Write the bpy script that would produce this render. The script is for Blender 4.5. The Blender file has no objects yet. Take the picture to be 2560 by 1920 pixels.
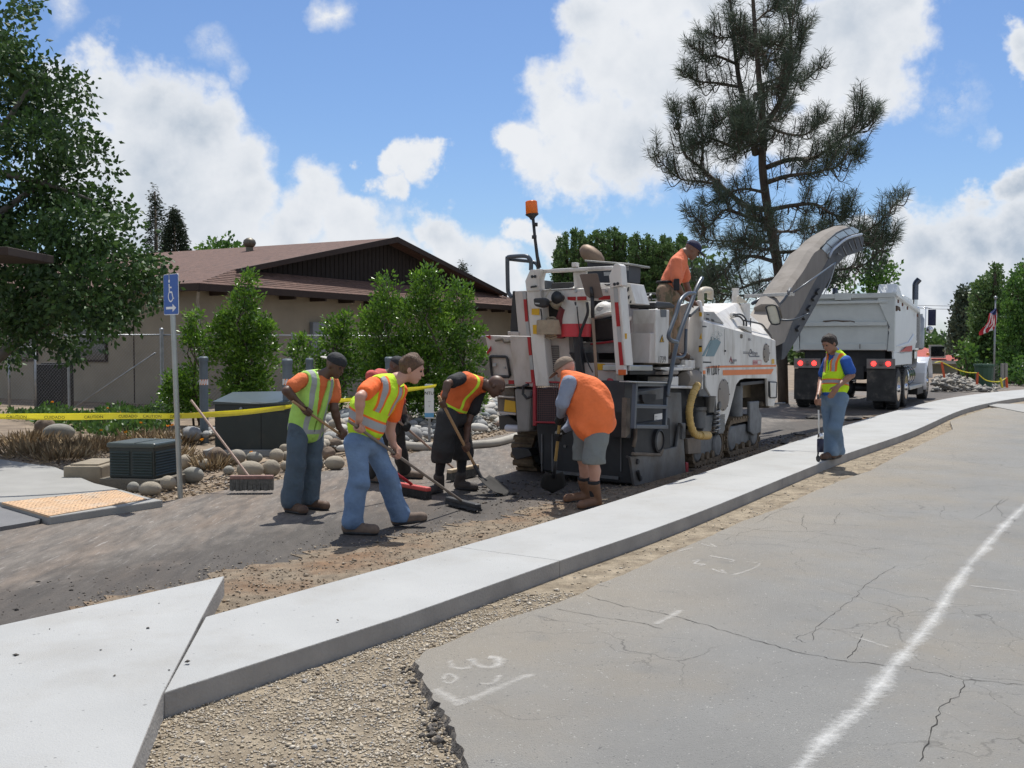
import bpy, math, random
import numpy as np
from mathutils import Vector, Matrix
random.seed(7); rng = np.random.default_rng(7)
SC = bpy.context.scene
COL = SC.collection

# ---------------------------------------------------------------- camera, sky, sun, exposure
F = 2560.0; TH = math.atan(94 / 2560); HC = 1.6
cam = bpy.data.cameras.new('camera'); cam.sensor_width = 36; cam.lens = 36.0; cam.clip_end = 3000; cam.clip_start = .05
camo = bpy.data.objects.new('camera', cam); COL.objects.link(camo)
camo.location = (0, 0, HC); camo.rotation_euler = (math.pi / 2 - TH, 0, 0)
SC.camera = camo
SC.view_settings.view_transform = 'Standard'; SC.view_settings.look = 'None'
SC.view_settings.exposure = 0.34; SC.view_settings.gamma = 1; SC.view_settings.use_curve_mapping = False
try:
    SC.cycles.use_denoising = True
    SC.cycles.max_bounces = 6; SC.cycles.transparent_max_bounces = 12
    SC.cycles.diffuse_bounces = 3; SC.cycles.glossy_bounces = 3; SC.cycles.transmission_bounces = 4
except Exception: pass

def ray(px, py):
    u = (px - 1280) / F; v = (960 - py) / F
    return np.array([u, math.cos(TH) + v * math.sin(TH), v * math.cos(TH) - math.sin(TH)])
EYE = np.array([0, 0, HC])
def G(px, py, z=0.0):                    # photo pixel -> point at height z
    d = ray(px, py); return EYE + d * ((z - HC) / d[2])
def A(px, py, Y):                        # photo pixel -> point at depth Y
    d = ray(px, py); return EYE + d * (Y / d[1])
def PL(px, py, p, n):                    # photo pixel -> point on a plane of the model
    d = ray(px, py); n = np.asarray(n, float)
    return EYE + d * (np.dot(np.asarray(p, float) - EYE, n) / np.dot(d, n))
K = 2560 / 2212.0                        # overview pixels -> photo pixels

SUN_EL, SUN_AZ = math.radians(65), math.radians(9)      # azimuth from +Y towards +X
sdir = Vector((math.sin(SUN_AZ) * math.cos(SUN_EL), math.cos(SUN_AZ) * math.cos(SUN_EL), math.sin(SUN_EL)))
sl = bpy.data.lights.new('sun', 'SUN'); sl.energy = 4.3; sl.angle = math.radians(.53); sl.color = (1, .965, .9)
so = bpy.data.objects.new('sun', sl); COL.objects.link(so); so.location = (0, 0, 30)
so.rotation_euler = sdir.to_track_quat('Z', 'Y').to_euler()

W = bpy.data.worlds.new('World'); SC.world = W; W.use_nodes = True
def build_world():
    nt = W.node_tree; N = nt.nodes; L = nt.links; N.clear()
    out = N.new('ShaderNodeOutputWorld'); bg = N.new('ShaderNodeBackground')
    sky = N.new('ShaderNodeTexSky'); sky.sky_type = 'NISHITA'; sky.sun_disc = False
    sky.sun_elevation = SUN_EL; sky.sun_rotation = SUN_AZ; sky.air_density = 1.0; sky.dust_density = .6; sky.ozone_density = 1.5
    tc = N.new('ShaderNodeTexCoord')
    def math_(op, a, b=None, c=None, clamp=False):
        m = N.new('ShaderNodeMath'); m.operation = op; m.use_clamp = clamp
        for i, v in enumerate((a, b, c)):
            if v is None: continue
            if isinstance(v, (int, float)): m.inputs[i].default_value = v
            else: L.new(v, m.inputs[i])
        return m.outputs[0]
    def noise(scale, detail, rough, vec=None, dist=0.0):
        n = N.new('ShaderNodeTexNoise'); n.inputs['Scale'].default_value = scale; n.inputs['Detail'].default_value = detail
        n.inputs['Roughness'].default_value = rough; n.inputs['Distortion'].default_value = dist
        L.new(vec if vec is not None else tc.outputs['Generated'], n.inputs['Vector']); return n
    # billowing warp
    nw = noise(9, 6, .62)
    sub = N.new('ShaderNodeVectorMath'); sub.operation = 'SUBTRACT'; L.new(nw.outputs['Color'], sub.inputs[0]); sub.inputs[1].default_value = (.5, .5, .5)
    sc = N.new('ShaderNodeVectorMath'); sc.operation = 'SCALE'; L.new(sub.outputs[0], sc.inputs[0]); sc.inputs['Scale'].default_value = .11
    ad = N.new('ShaderNodeVectorMath'); ad.operation = 'ADD'; L.new(tc.outputs['Generated'], ad.inputs[0]); L.new(sc.outputs[0], ad.inputs[1])
    blobs = [(150,190,70),(230,210,90),(320,250,110),(410,300,105),(480,370,95),(520,450,90),(330,390,170),(200,360,120),(440,480,130),
             (620,520,80),(700,420,75),(660,470,80),(760,480,70),(805,350,28),(880,345,38),(925,350,48),(860,400,40),
             (300,540,150),(520,570,130),(800,580,120),(980,560,75),(1060,590,70),(1130,500,40),(1190,520,50),(950,510,60),
             (1310,40,80),(1420,20,110),(1540,20,90),(1330,150,110),(1450,160,130),(1210,235,90),(1120,290,50),(1290,300,110),(1390,330,100),
             (1170,360,75),(1280,380,70),(1500,300,110),(1580,180,110),(1650,60,90),(1760,120,100),(1850,80,110),(1920,40,80),(1900,150,100),
             (1810,220,90),(1700,280,90),(2190,100,50),(2212,150,50),(2120,430,50),(2190,400,55),(2100,520,90),(2000,560,90),(2200,520,100),
             (1950,640,110),(2080,620,100),(2180,660,100),(1850,520,50),(1780,600,60),(1960,500,40)]
    wisps = [(450,120,60),(490,175,40),(240,95,35),(130,20,60),(2040,240,55),(1990,200,30),(640,330,20),(2100,290,30),(700,15,50),(1380,440,30)]
    def field(lst, vec):
        cur = None
        for x, y, r in lst:
            c = ray(x * K, y * K); c = c / np.linalg.norm(c); rr = r * K / F / np.sqrt(1 + ((x * K - 1280) / F) ** 2)
            d = N.new('ShaderNodeVectorMath'); d.operation = 'DISTANCE'; L.new(vec, d.inputs[0]); d.inputs[1].default_value = tuple(c)
            v = math_('MULTIPLY_ADD', d.outputs['Value'], -1 / rr, 1.0)
            cur = v if cur is None else math_('SMOOTH_MAX', cur, v, .25)
        return cur
    f1 = field(blobs, ad.outputs[0])
    f2 = field(wisps, ad.outputs[0])
    nf = noise(22, 7, .6); fb = math_('SUBTRACT', nf.outputs['Fac'], .5)
    m1 = math_('MULTIPLY_ADD', fb, 1.1, f1)
    # the sky beyond the frame: broken cumulus of the same kind
    dv = N.new('ShaderNodeVectorMath'); dv.operation = 'DOT_PRODUCT'; L.new(tc.outputs['Generated'], dv.inputs[0])
    dv.inputs[1].default_value = (0, math.cos(.15), math.sin(.15))
    outw = N.new('ShaderNodeMapRange'); L.new(dv.outputs['Value'], outw.inputs['Value'])
    outw.inputs['From Min'].default_value = .86; outw.inputs['From Max'].default_value = .78
    nb = noise(2.6, 6, .55); gen = math_('MULTIPLY_ADD', nb.outputs['Fac'], 5.0, -2.45)
    gen = math_('MULTIPLY', gen, outw.outputs[0]); genm = math_('SUBTRACT', gen, math_('MULTIPLY', math_('SUBTRACT', 1.0, outw.outputs[0]), 3.0))
    m1 = math_('MAXIMUM', m1, genm)
    mr = N.new('ShaderNodeMapRange'); mr.interpolation_type = 'SMOOTHSTEP'; L.new(m1, mr.inputs['Value'])
    mr.inputs['From Min'].default_value = -.17; mr.inputs['From Max'].default_value = .38
    nws = noise(14, 8, .7); w2 = math_('MULTIPLY', math_('MULTIPLY_ADD', nws.outputs['Fac'], 2.4, -.95, clamp=True), math_('MAXIMUM', f2, 0))
    w2 = math_('MULTIPLY', w2, 1.6, clamp=True)
    # thin veil towards the horizon
    sep = N.new('ShaderNodeSeparateXYZ'); L.new(tc.outputs['Generated'], sep.inputs[0])
    hz = N.new('ShaderNodeMapRange'); L.new(sep.outputs['Z'], hz.inputs['Value']); hz.inputs['From Min'].default_value = .12; hz.inputs['From Max'].default_value = 0
    hz.inputs['To Max'].default_value = .5
    mask = math_('MAXIMUM', math_('MAXIMUM', mr.outputs[0], w2), hz.outputs[0])
    # light and grey parts of the clouds
    shf = N.new('ShaderNodeVectorMath'); shf.operation = 'ADD'; L.new(tc.outputs['Generated'], shf.inputs[0]); shf.inputs[1].default_value = (.02, 0, .035)
    na = noise(5.5, 5, .55, shf.outputs[0]); 
    core = N.new('ShaderNodeMapRange'); L.new(m1, core.inputs['Value']); core.inputs['From Min'].default_value = .15; core.inputs['From Max'].default_value = .9
    shade = math_('MULTIPLY', math_('MULTIPLY_ADD', na.outputs['Fac'], 3.8, -1.35, clamp=True), core.outputs[0])
    n3 = noise(30, 5, .6); shade = math_('MULTIPLY_ADD', math_('SUBTRACT', n3.outputs['Fac'], .5), .35, shade, clamp=True)
    cc = N.new('ShaderNodeMixRGB'); L.new(shade, cc.inputs[0]); cc.inputs[1].default_value = (.66, .68, .71, 1); cc.inputs[2].default_value = (.36, .42, .50, 1)
    sk = N.new('ShaderNodeMixRGB'); sk.blend_type = 'MULTIPLY'; sk.inputs[0].default_value = 1; L.new(sky.outputs[0], sk.inputs[1]); sk.inputs[2].default_value = (.061, .074, .093, 1)
    mx = N.new('ShaderNodeMixRGB'); L.new(mask, mx.inputs[0]); L.new(sk.outputs[0], mx.inputs[1]); L.new(cc.outputs[0], mx.inputs[2])
    L.new(mx.outputs[0], bg.inputs['Color']); bg.inputs['Strength'].default_value = 1
    L.new(bg.outputs[0], out.inputs[0])
build_world()

# ---------------------------------------------------------------- materials
MATS = {}
def lin(c):  # sRGB 0-255 -> linear
    return tuple(((v / 255 + .055) / 1.055) ** 2.4 if v / 255 > .04045 else v / 255 / 12.92 for v in c)
def mat(name, col=(.5, .5, .5), rough=.6, metal=0.0, var=.12, vs=4.0, col2=None, mix2=(.55, .65), s2=2.0, bump=0.0, bs=60.0, spec=.5, sub=0.0, trans=0, stretch=None, emis=None, coat=0, world=False, alpha=None):
    if name in MATS: return MATS[name]
    m = bpy.data.materials.new(name); m.use_nodes = True; MATS[name] = m
    nt = m.node_tree; N = nt.nodes; L = nt.links
    b = N['Principled BSDF']; b.inputs['Roughness'].default_value = rough; b.inputs['Metallic'].default_value = metal
    if 'Specular IOR Level' in b.inputs: b.inputs['Specular IOR Level'].default_value = spec
    if coat: b.inputs['Coat Weight'].default_value = coat; b.inputs['Coat Roughness'].default_value = .15
    if trans: b.inputs['Transmission Weight'].default_value = trans
    if alpha is not None: b.inputs['Alpha'].default_value = alpha
    if emis: b.inputs['Emission Color'].default_value = (*emis[:3], 1); b.inputs['Emission Strength'].default_value = emis[3]
    tc = N.new('ShaderNodeTexCoord'); vec = tc.outputs['Object']
    if world:
        g = N.new('ShaderNodeNewGeometry'); vec = g.outputs['Position']
    if stretch:
        mp = N.new('ShaderNodeMapping'); mp.inputs['Scale'].default_value = stretch[:3]
        if len(stretch) > 3: mp.inputs['Rotation'].default_value = (0, 0, stretch[3])
        L.new(vec, mp.inputs[0]); vec = mp.outputs[0]
    n = N.new('ShaderNodeTexNoise'); n.inputs['Scale'].default_value = vs; n.inputs['Detail'].default_value = 5; n.inputs['Roughness'].default_value = .6; L.new(vec, n.inputs['Vector'])
    r = N.new('ShaderNodeMapRange'); L.new(n.outputs['Fac'], r.inputs['Value']); r.inputs['From Min'].default_value = .3; r.inputs['From Max'].default_value = .7
    r.inputs['To Min'].default_value = 1 - var; r.inputs['To Max'].default_value = 1 + var
    base = N.new('ShaderNodeRGB'); base.outputs[0].default_value = (*col, 1); src = base.outputs[0]
    if col2 is not None:
        n2 = N.new('ShaderNodeTexNoise'); n2.inputs['Scale'].default_value = s2; n2.inputs['Detail'].default_value = 7; n2.inputs['Roughness'].default_value = .65; L.new(vec, n2.inputs['Vector'])
        r2 = N.new('ShaderNodeMapRange'); L.new(n2.outputs['Fac'], r2.inputs['Value']); r2.inputs['From Min'].default_value = mix2[0]; r2.inputs['From Max'].default_value = mix2[1]
        mx = N.new('ShaderNodeMixRGB'); L.new(r2.outputs[0], mx.inputs[0]); L.new(src, mx.inputs[1]); mx.inputs[2].default_value = (*col2, 1); src = mx.outputs[0]
    mu = N.new('ShaderNodeVectorMath'); mu.operation = 'SCALE'; L.new(src, mu.inputs[0]); L.new(r.outputs[0], mu.inputs['Scale'])
    L.new(mu.outputs[0], b.inputs['Base Color'])
    if bump:
        nb = N.new('ShaderNodeTexNoise'); nb.inputs['Scale'].default_value = bs; nb.inputs['Detail'].default_value = 4; L.new(vec, nb.inputs['Vector'])
        bp = N.new('ShaderNodeBump'); bp.inputs['Strength'].default_value = min(1, bump); bp.inputs['Distance'].default_value = .02; L.new(nb.outputs['Fac'], bp.inputs['Height']); L.new(bp.outputs[0], b.inputs['Normal'])
    if sub:   # leaf translucency
        t = N.new('ShaderNodeBsdfTranslucent'); L.new(mu.outputs[0], t.inputs[0]); ms = N.new('ShaderNodeMixShader'); ms.inputs[0].default_value = sub
        L.new(b.outputs[0], ms.inputs[1]); L.new(t.outputs[0], ms.inputs[2]); L.new(ms.outputs[0], N['Material Output'].inputs[0])
    return m
def nodes_of(m): return m.node_tree.nodes, m.node_tree.links
def attr_layers(m, layers, name='st'):
    """fabric bands: layers = [(attribute, colour, roughness)] shown where the attribute < 0"""
    N, L = nodes_of(m); b = N['Principled BSDF']; src = b.inputs['Base Color'].links[0].from_socket
    for at, col in layers:
        a = N.new('ShaderNodeAttribute'); a.attribute_name = at
        lt = N.new('ShaderNodeMath'); lt.operation = 'LESS_THAN'; L.new(a.outputs['Fac'], lt.inputs[0]); lt.inputs[1].default_value = 0
        mx = N.new('ShaderNodeMixRGB'); L.new(lt.outputs[0], mx.inputs[0]); L.new(src, mx.inputs[1]); mx.inputs[2].default_value = (*col, 1); src = mx.outputs[0]
    L.new(src, b.inputs['Base Color'])

# ---------------------------------------------------------------- object helpers
MW = {}
def _m(o): return MW.get(o.name, Matrix.Identity(4)) if o is not None else Matrix.Identity(4)
def tag(o, label=None, cat=None, group=None, kind=None):
    if label: o['label'] = label
    if cat: o['category'] = cat
    if group: o['group'] = group
    if kind: o['kind'] = kind
    return o
def thing(name, label, cat, loc=(0, 0, 0), rz=0.0, group=None):
    o = bpy.data.objects.new(name, None); o.empty_display_size = .2; COL.objects.link(o)
    o.location = tuple(float(v) for v in loc); o.rotation_euler = (0, 0, rz)
    MW[o.name] = Matrix.Translation(Vector(o.location)) @ Matrix.Rotation(rz, 4, 'Z')
    return tag(o, label, cat, group)
class MB:
    """mesh builder, works in world coordinates (or through T)"""
    def __init__(s, T=None): s.v = []; s.f = []; s.T = T; s.mi = []
    def _add(s, vs, fs, mi=0):
        o = len(s.v)
        if s.T is not None: vs = [tuple(s.T(*p)) for p in vs]
        s.v += [tuple(float(c) for c in p) for p in vs]; s.f += [tuple(i + o for i in f) for f in fs]; s.mi += [mi] * len(fs); return s
    def box(s, x0, x1, y0, y1, z0, z1, mi=0):
        v = [(x0,y0,z0),(x1,y0,z0),(x1,y1,z0),(x0,y1,z0),(x0,y0,z1),(x1,y0,z1),(x1,y1,z1),(x0,y1,z1)]
        return s._add(v, [(0,3,2,1),(4,5,6,7),(0,1,5,4),(1,2,6,5),(2,3,7,6),(3,0,4,7)], mi)
    def ext(s, poly, vec, mi=0, vec2=None):
        """polygon (3-D points) extruded along vec"""
        P = [np.asarray(p, float) for p in poly]; n = len(P); vec = np.asarray(vec, float)
        nn = np.zeros(3)
        for i in range(n): nn += np.cross(P[i], P[(i + 1) % n])
        if np.dot(nn, vec) > 0: P = P[::-1]
        v = P + [p + vec for p in P]
        f = [tuple(range(n)), tuple(range(2 * n - 1, n - 1, -1))] + [(i, i + n, (i + 1) % n + n, (i + 1) % n) for i in range(n)]
        return s._add(v, f, mi)
    def tube(s, pts, r, n=8, cap=True, mi=0):
        P = [np.asarray(p, float) for p in pts]; R = r if hasattr(r, '__len__') else [r] * len(P)
        up = None; rings = []
        for i, p in enumerate(P):
            d = P[min(i + 1, len(P) - 1)] - P[max(i - 1, 0)]; d = d / (np.linalg.norm(d) + 1e-9)
            if up is None:
                a = np.array([0, 0, 1.]) if abs(d[2]) < .9 else np.array([1., 0, 0])
            else: a = up
            x = np.cross(a, d); x /= np.linalg.norm(x) + 1e-9; y = np.cross(d, x); up = y
            rings.append([p + R[i] * (math.cos(t) * x + math.sin(t) * y) for t in [2 * math.pi * k / n for k in range(n)]])
        v = [q for rg in rings for q in rg]; f = []
        for i in range(len(P) - 1):
            for k in range(n):
                a, b = i * n + k, i * n + (k + 1) % n; f.append((a, b, b + n, a + n))
        if cap: f += [tuple(range(n - 1, -1, -1)), tuple((len(P) - 1) * n + k for k in range(n))]
        return s._add(v, f, mi)
    def bar(s, a, b, w, h, up=(0, 0, 1), mi=0):
        a = np.asarray(a, float); b = np.asarray(b, float); d = b - a; d /= np.linalg.norm(d)
        x = np.cross(d, up); x /= np.linalg.norm(x); y = np.cross(x, d)
        v = [p + i * x * w / 2 + j * y * h / 2 for p in (a, b) for i, j in ((-1,-1),(1,-1),(1,1),(-1,1))]
        return s._add(v, [(3,2,1,0),(4,5,6,7),(0,1,5,4),(1,2,6,5),(2,3,7,6),(3,0,4,7)], mi)
    def lathe(s, c, axis, prof, n=16, mi=0):
        """prof: list of (dist along axis, radius)"""
        c = np.asarray(c, float); d = np.asarray(axis, float); d /= np.linalg.norm(d)
        a = np.array([0, 0, 1.]) if abs(d[2]) < .9 else np.array([1., 0, 0]); x = np.cross(a, d); x /= np.linalg.norm(x); y = np.cross(d, x)
        v = [c + d * h + r * (math.cos(t) * x + math.sin(t) * y) for h, r in prof for t in [2 * math.pi * k / n for k in range(n)]]
        f = []
        for i in range(len(prof) - 1):
            for k in range(n):
                p, q = i * n + k, i * n + (k + 1) % n; f.append((p, q, q + n, p + n))
        f += [tuple(range(n - 1, -1, -1)), tuple((len(prof) - 1) * n + k for k in range(n))]
        return s._add(v, f, mi)
    def ell(s, c, r, n=10, m=7, jit=0.0, seed=0, rot=None):
        rg = random.Random(seed); c = np.asarray(c, float); v = [np.array([0, 0, -1.])]
        for i in range(1, m):
            ph = -math.pi / 2 + math.pi * i / m
            for k in range(n):
                t = 2 * math.pi * k / n; v.append(np.array([math.cos(ph) * math.cos(t), math.cos(ph) * math.sin(t), math.sin(ph)]) * (1 + rg.uniform(-jit, jit)))
        v.append(np.array([0, 0, 1.]))
        R = np.array(rot.to_matrix()) if rot is not None else np.eye(3)
        v = [c + R @ (p * np.asarray(r, float)) for p in v]; f = []
        for k in range(n): f.append((0, 1 + (k + 1) % n, 1 + k))
        for i in range(m - 2):
            for k in range(n):
                a, b = 1 + i * n + k, 1 + i * n + (k + 1) % n; f.append((a, b, b + n, a + n))
        l = len(v) - 1
        for k in range(n): f.append((l, l - n + k, l - n + (k + 1) % n))
        return s._add(v, f)
def obj(name, mb, m, parent=None, smooth=False, bevel=0.0, label=None, arrays=None, auto=None):
    me = bpy.data.meshes.new(name)
    if arrays is not None: V, Fc = arrays
    else: V, Fc = mb.v, mb.f
    Mi = _m(parent).inverted()
    V = np.asarray(V, float)
    Mn = np.array(Mi); V = V @ Mn[:3, :3].T + Mn[:3, 3]
    if isinstance(Fc, np.ndarray) and Fc.ndim == 2:
        k = Fc.shape[1]; me.vertices.add(len(V)); me.vertices.foreach_set('co', V.astype(np.float32).ravel())
        me.loops.add(Fc.size); me.loops.foreach_set('vertex_index', Fc.astype(np.int32).ravel())
        me.polygons.add(len(Fc)); me.polygons.foreach_set('loop_start', np.arange(0, Fc.size, k, dtype=np.int32))
        me.update(calc_edges=True)
    else:
        me.from_pydata([tuple(p) for p in V], [], Fc)
    mats = m if isinstance(m, (list, tuple)) else [m]
    for q in mats: me.materials.append(q)
    if len(mats) > 1 and mb is not None: me.polygons.foreach_set('material_index', mb.mi)
    if smooth: me.polygons.foreach_set('use_smooth', [True] * len(me.polygons))
    o = bpy.data.objects.new(name, me); COL.objects.link(o)
    if parent is not None: o.parent = parent
    MW[o.name] = _m(parent).copy()
    if bevel:
        b = o.modifiers.new('bevel', 'BEVEL'); b.width = bevel; b.segments = 2; b.limit_method = 'ANGLE'; b.angle_limit = math.radians(35)
    if auto and smooth:
        try:
            me.set_sharp_from_angle(angle=math.radians(auto))
        except Exception: pass
    if label: o['label'] = label
    return o
def copy_tree(o, loc, rz=None, parent=None, scale=None):
    c = o.copy(); COL.objects.link(c); c.parent = parent
    if parent is None:
        c.location = loc
        if rz is not None: c.rotation_euler = (0, 0, rz)
        if scale: c.scale = (scale,) * 3 if not hasattr(scale, '__len__') else scale
    for ch in o.children: copy_tree(ch, None, None, c)
    return c
def text(name, s, size, org, xd, yd, m, parent, align='LEFT', off=.004, sx=1.0):
    cu = bpy.data.curves.new(name, 'FONT'); cu.body = s; cu.size = size; cu.align_x = align; cu.extrude = .0008; cu.resolution_u = 2
    o = bpy.data.objects.new(name, cu); COL.objects.link(o); cu.materials.append(m)
    x = Vector(xd).normalized(); y = Vector(yd); y = (y - x * y.dot(x)).normalized(); z = x.cross(y)
    Mx = Matrix(((x.x * sx, y.x, z.x, 0), (x.y * sx, y.y, z.y, 0), (x.z * sx, y.z, z.z, 0), (0, 0, 0, 1)))
    Mx = Matrix.Translation(Vector(org) + z * off) @ Mx
    me = bpy.data.meshes.new_from_object(o); bpy.data.objects.remove(o); bpy.data.curves.remove(cu)
    if not me.materials: me.materials.append(m)
    o = bpy.data.objects.new(name, me); COL.objects.link(o)
    if parent is not None: o.parent = parent; me.transform(_m(parent).inverted() @ Mx); MW[o.name] = _m(parent).copy()
    else: me.transform(Mx)
    return o
def tris_fill(poly):   # triangulate flat polygon
    from mathutils.geometry import tessellate_polygon
    return [tuple(t) for t in tessellate_polygon([[Vector(p) for p in poly]])]
# ================================================================ the ground and its sheets
def spline(pts, n=8):
    P = [np.asarray(p, float) for p in pts]; P = [2 * P[0] - P[1]] + P + [2 * P[-1] - P[-2]]; o = []
    for i in range(1, len(P) - 2):
        for k in range(n):
            t = k / n; a, b, c, d = P[i-1], P[i], P[i+1], P[i+2]
            o.append(.5 * ((2*b) + (-a+c)*t + (2*a-5*b+4*c-d)*t*t + (-a+3*b-3*c+d)*t**3))
    o.append(P[-2]); return o
STR_L = spline([(-1.69,5.60),(-.40,7.56),(.65,9.25),(2.22,12.0),(4.93,16.9),(8.4,22.9),(12.9,29.9),(17.6,35.3),(25,41.5),(36,48)], 8)
STR_R = spline([(-1.50,4.36),(-.75,5.40),(.22,6.91),(1.62,9.07),(4.28,13.6),(7.0,17.9),(11.2,25.0),(15.4,30.4),(22.0,36.8),(34,44.5)], 8)
ROAD = [(-0.05,3.2),(-0.16,3.75),(-0.28,4.31),(-0.35,4.52),(-0.42,4.79),(-0.48,5.05),(-0.44,5.22),(-0.35,5.34),(-0.08,5.79),(0.26,6.17),(0.43,6.42),(0.56,6.69),(0.74,6.93),(1.18,7.68),(1.61,8.36),(2.01,9.04),(2.62,9.91),(3.11,10.77),(3.83,11.9),(4.53,12.88),(5.4,14.4),(6.68,16.56),(8.31,19.26),(9.22,21.51),(11.94,25.72),(13.6,27.2),(17.4,31.6),(24,37.6),(36,45)]
def sheet(name, poly, z, m, label=None, parent=None, kind='structure', th=0.0):
    P = [(p[0], p[1], z) for p in poly]
    mb = MB()
    if th: mb.ext(P, (0, 0, -th))
    else: mb._add(P, [t if Vector(P[t[1]]).xy.__sub__(Vector(P[t[0]]).xy).cross(Vector(P[t[2]]).xy - Vector(P[t[0]]).xy) > 0 else (t[0], t[2], t[1]) for t in tris_fill(P)])
    o = obj(name, mb, m, parent)
    if parent is None and kind: o['kind'] = kind
    if label: o['label'] = label
    return o
def _near(p, Q):
    best = None
    for a, b in zip(Q[:-1], Q[1:]):
        d = b - a; t = np.clip(np.dot(p - a, d) / np.dot(d, d), 0, 1); q = a + d * t; e = np.linalg.norm(p - q)
        if best is None or e < best[0]: best = (e, q)
    return best[1]
_rf = [np.array(p, float) for p in STR_R]
STR_R2 = [STR_R[0]] + [_near(np.array(p, float), _rf) for p in STR_L[2:-1]] + [STR_R[-1]]; STR_R2.insert(1, (_rf[0] + STR_R2[1]) / 2)
# --- materials of the ground
m_dirt = mat('dirt', (.24, .185, .13), .95, var=.35, vs=1.2, col2=(.13, .095, .065), mix2=(.42, .66), s2=2.2, bump=.9, bs=25, world=True)
m_lane = mat('milled_asphalt', (.145, .126, .108), .85, var=.32, vs=6, col2=(.16, .115, .082), mix2=(.45, .72), s2=.5, bump=.7, bs=50, world=True, stretch=(1.9, .5, 1, math.radians(31)))
def lane_extra():
    N, L = nodes_of(m_lane); b = N['Principled BSDF']; src = b.inputs['Base Color'].links[0].from_socket
    g = N.new('ShaderNodeNewGeometry')
    def nz(scale, detail, st=None, lo=.5, hi=.6, rough=.6):
        mp = N.new('ShaderNodeMapping'); mp.inputs['Rotation'].default_value = (0, 0, math.radians(31)); mp.inputs['Scale'].default_value = st or (1, 1, 1); L.new(g.outputs['Position'], mp.inputs[0])
        n = N.new('ShaderNodeTexNoise'); n.inputs['Scale'].default_value = scale; n.inputs['Detail'].default_value = detail; n.inputs['Roughness'].default_value = rough; L.new(mp.outputs[0], n.inputs['Vector'])
        r = N.new('ShaderNodeMapRange'); L.new(n.outputs['Fac'], r.inputs['Value']); r.inputs['From Min'].default_value = lo; r.inputs['From Max'].default_value = hi; return r.outputs[0]
    for fac, col in ((nz(2.4, 8, (2.6, .4, 1), .5, .66), (.05, .045, .042)), (nz(7, 8, (5, .5, 1), .6, .68), (.36, .34, .32)), (nz(90, 3, None, .64, .7), (.4, .38, .35))):
        mx = N.new('ShaderNodeMixRGB'); mm = N.new('ShaderNodeMath'); mm.operation = 'MULTIPLY'; mm.inputs[1].default_value = .55; L.new(fac, mm.inputs[0])
        L.new(mm.outputs[0], mx.inputs[0]); L.new(src, mx.inputs[1]); mx.inputs[2].default_value = (*col, 1); src = mx.outputs[0]
    d = N.new('ShaderNodeVectorMath'); d.operation = 'DOT_PRODUCT'; L.new(g.outputs['Position'], d.inputs[0]); d.inputs[1].default_value = (.85, -.52, 0)
    n = N.new('ShaderNodeTexNoise'); n.inputs['Scale'].default_value = 1.1; n.inputs['Detail'].default_value = 8; n.inputs['Roughness'].default_value = .65; L.new(g.outputs['Position'], n.inputs['Vector'])
    a = N.new('ShaderNodeMath'); a.operation = 'ADD'; L.new(d.outputs['Value'], a.inputs[0]); a.inputs[1].default_value = 5.75
    ab = N.new('ShaderNodeMath'); ab.operation = 'ABSOLUTE'; L.new(a.outputs[0], ab.inputs[0])
    c = N.new('ShaderNodeMath'); c.operation = 'MULTIPLY_ADD'; L.new(n.outputs['Fac'], c.inputs[0]); c.inputs[1].default_value = -2.6; L.new(ab.outputs[0], c.inputs[2])
    r = N.new('ShaderNodeMapRange'); L.new(c.outputs[0], r.inputs['Value']); r.inputs['From Min'].default_value = -.85; r.inputs['From Max'].default_value = -.2; r.inputs['To Min'].default_value = .68; r.inputs['To Max'].default_value = 0
    mx = N.new('ShaderNodeMixRGB'); L.new(r.outputs[0], mx.inputs[0]); L.new(src, mx.inputs[1]); mx.inputs[2].default_value = (.034, .029, .025, 1); src = mx.outputs[0]
    L.new(src, b.inputs['Base Color'])
lane_extra()
m_gravel = mat('gravel_bed', (.34, .28, .20), .95, var=.3, vs=9, col2=(.22, .175, .12), mix2=(.42, .62), s2=3.5, bump=1, bs=120, world=True)
m_gravel2 = mat('gravel_bed_rusty', (.235, .185, .13), .95, var=.35, vs=9, col2=(.20, .11, .055), mix2=(.46, .70), s2=1.3, bump=1, bs=120, world=True)
m_stone = mat('crushed_gravel', (.42, .36, .28), .9, var=.15, vs=1)
m_conc = mat('new_concrete', (.35, .352, .345), .8, var=.08, vs=1.1, col2=(.30, .29, .27), mix2=(.50, .78), s2=1.3, bump=.35, bs=140, world=True)
m_conc_old = mat('old_concrete', (.28, .275, .26), .85, var=.10, vs=2, bump=.3, bs=90, world=True)
m_concface = mat('formed_concrete_face', (.30, .285, .265), .9, var=.15, vs=3, bump=.3, bs=60, world=True)
m_road = mat('old_asphalt', (.222, .219, .208), .88, var=.10, vs=1.0, col2=(.245, .222, .185), mix2=(.48, .72), s2=.6, bump=.8, bs=150, world=True)
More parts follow.
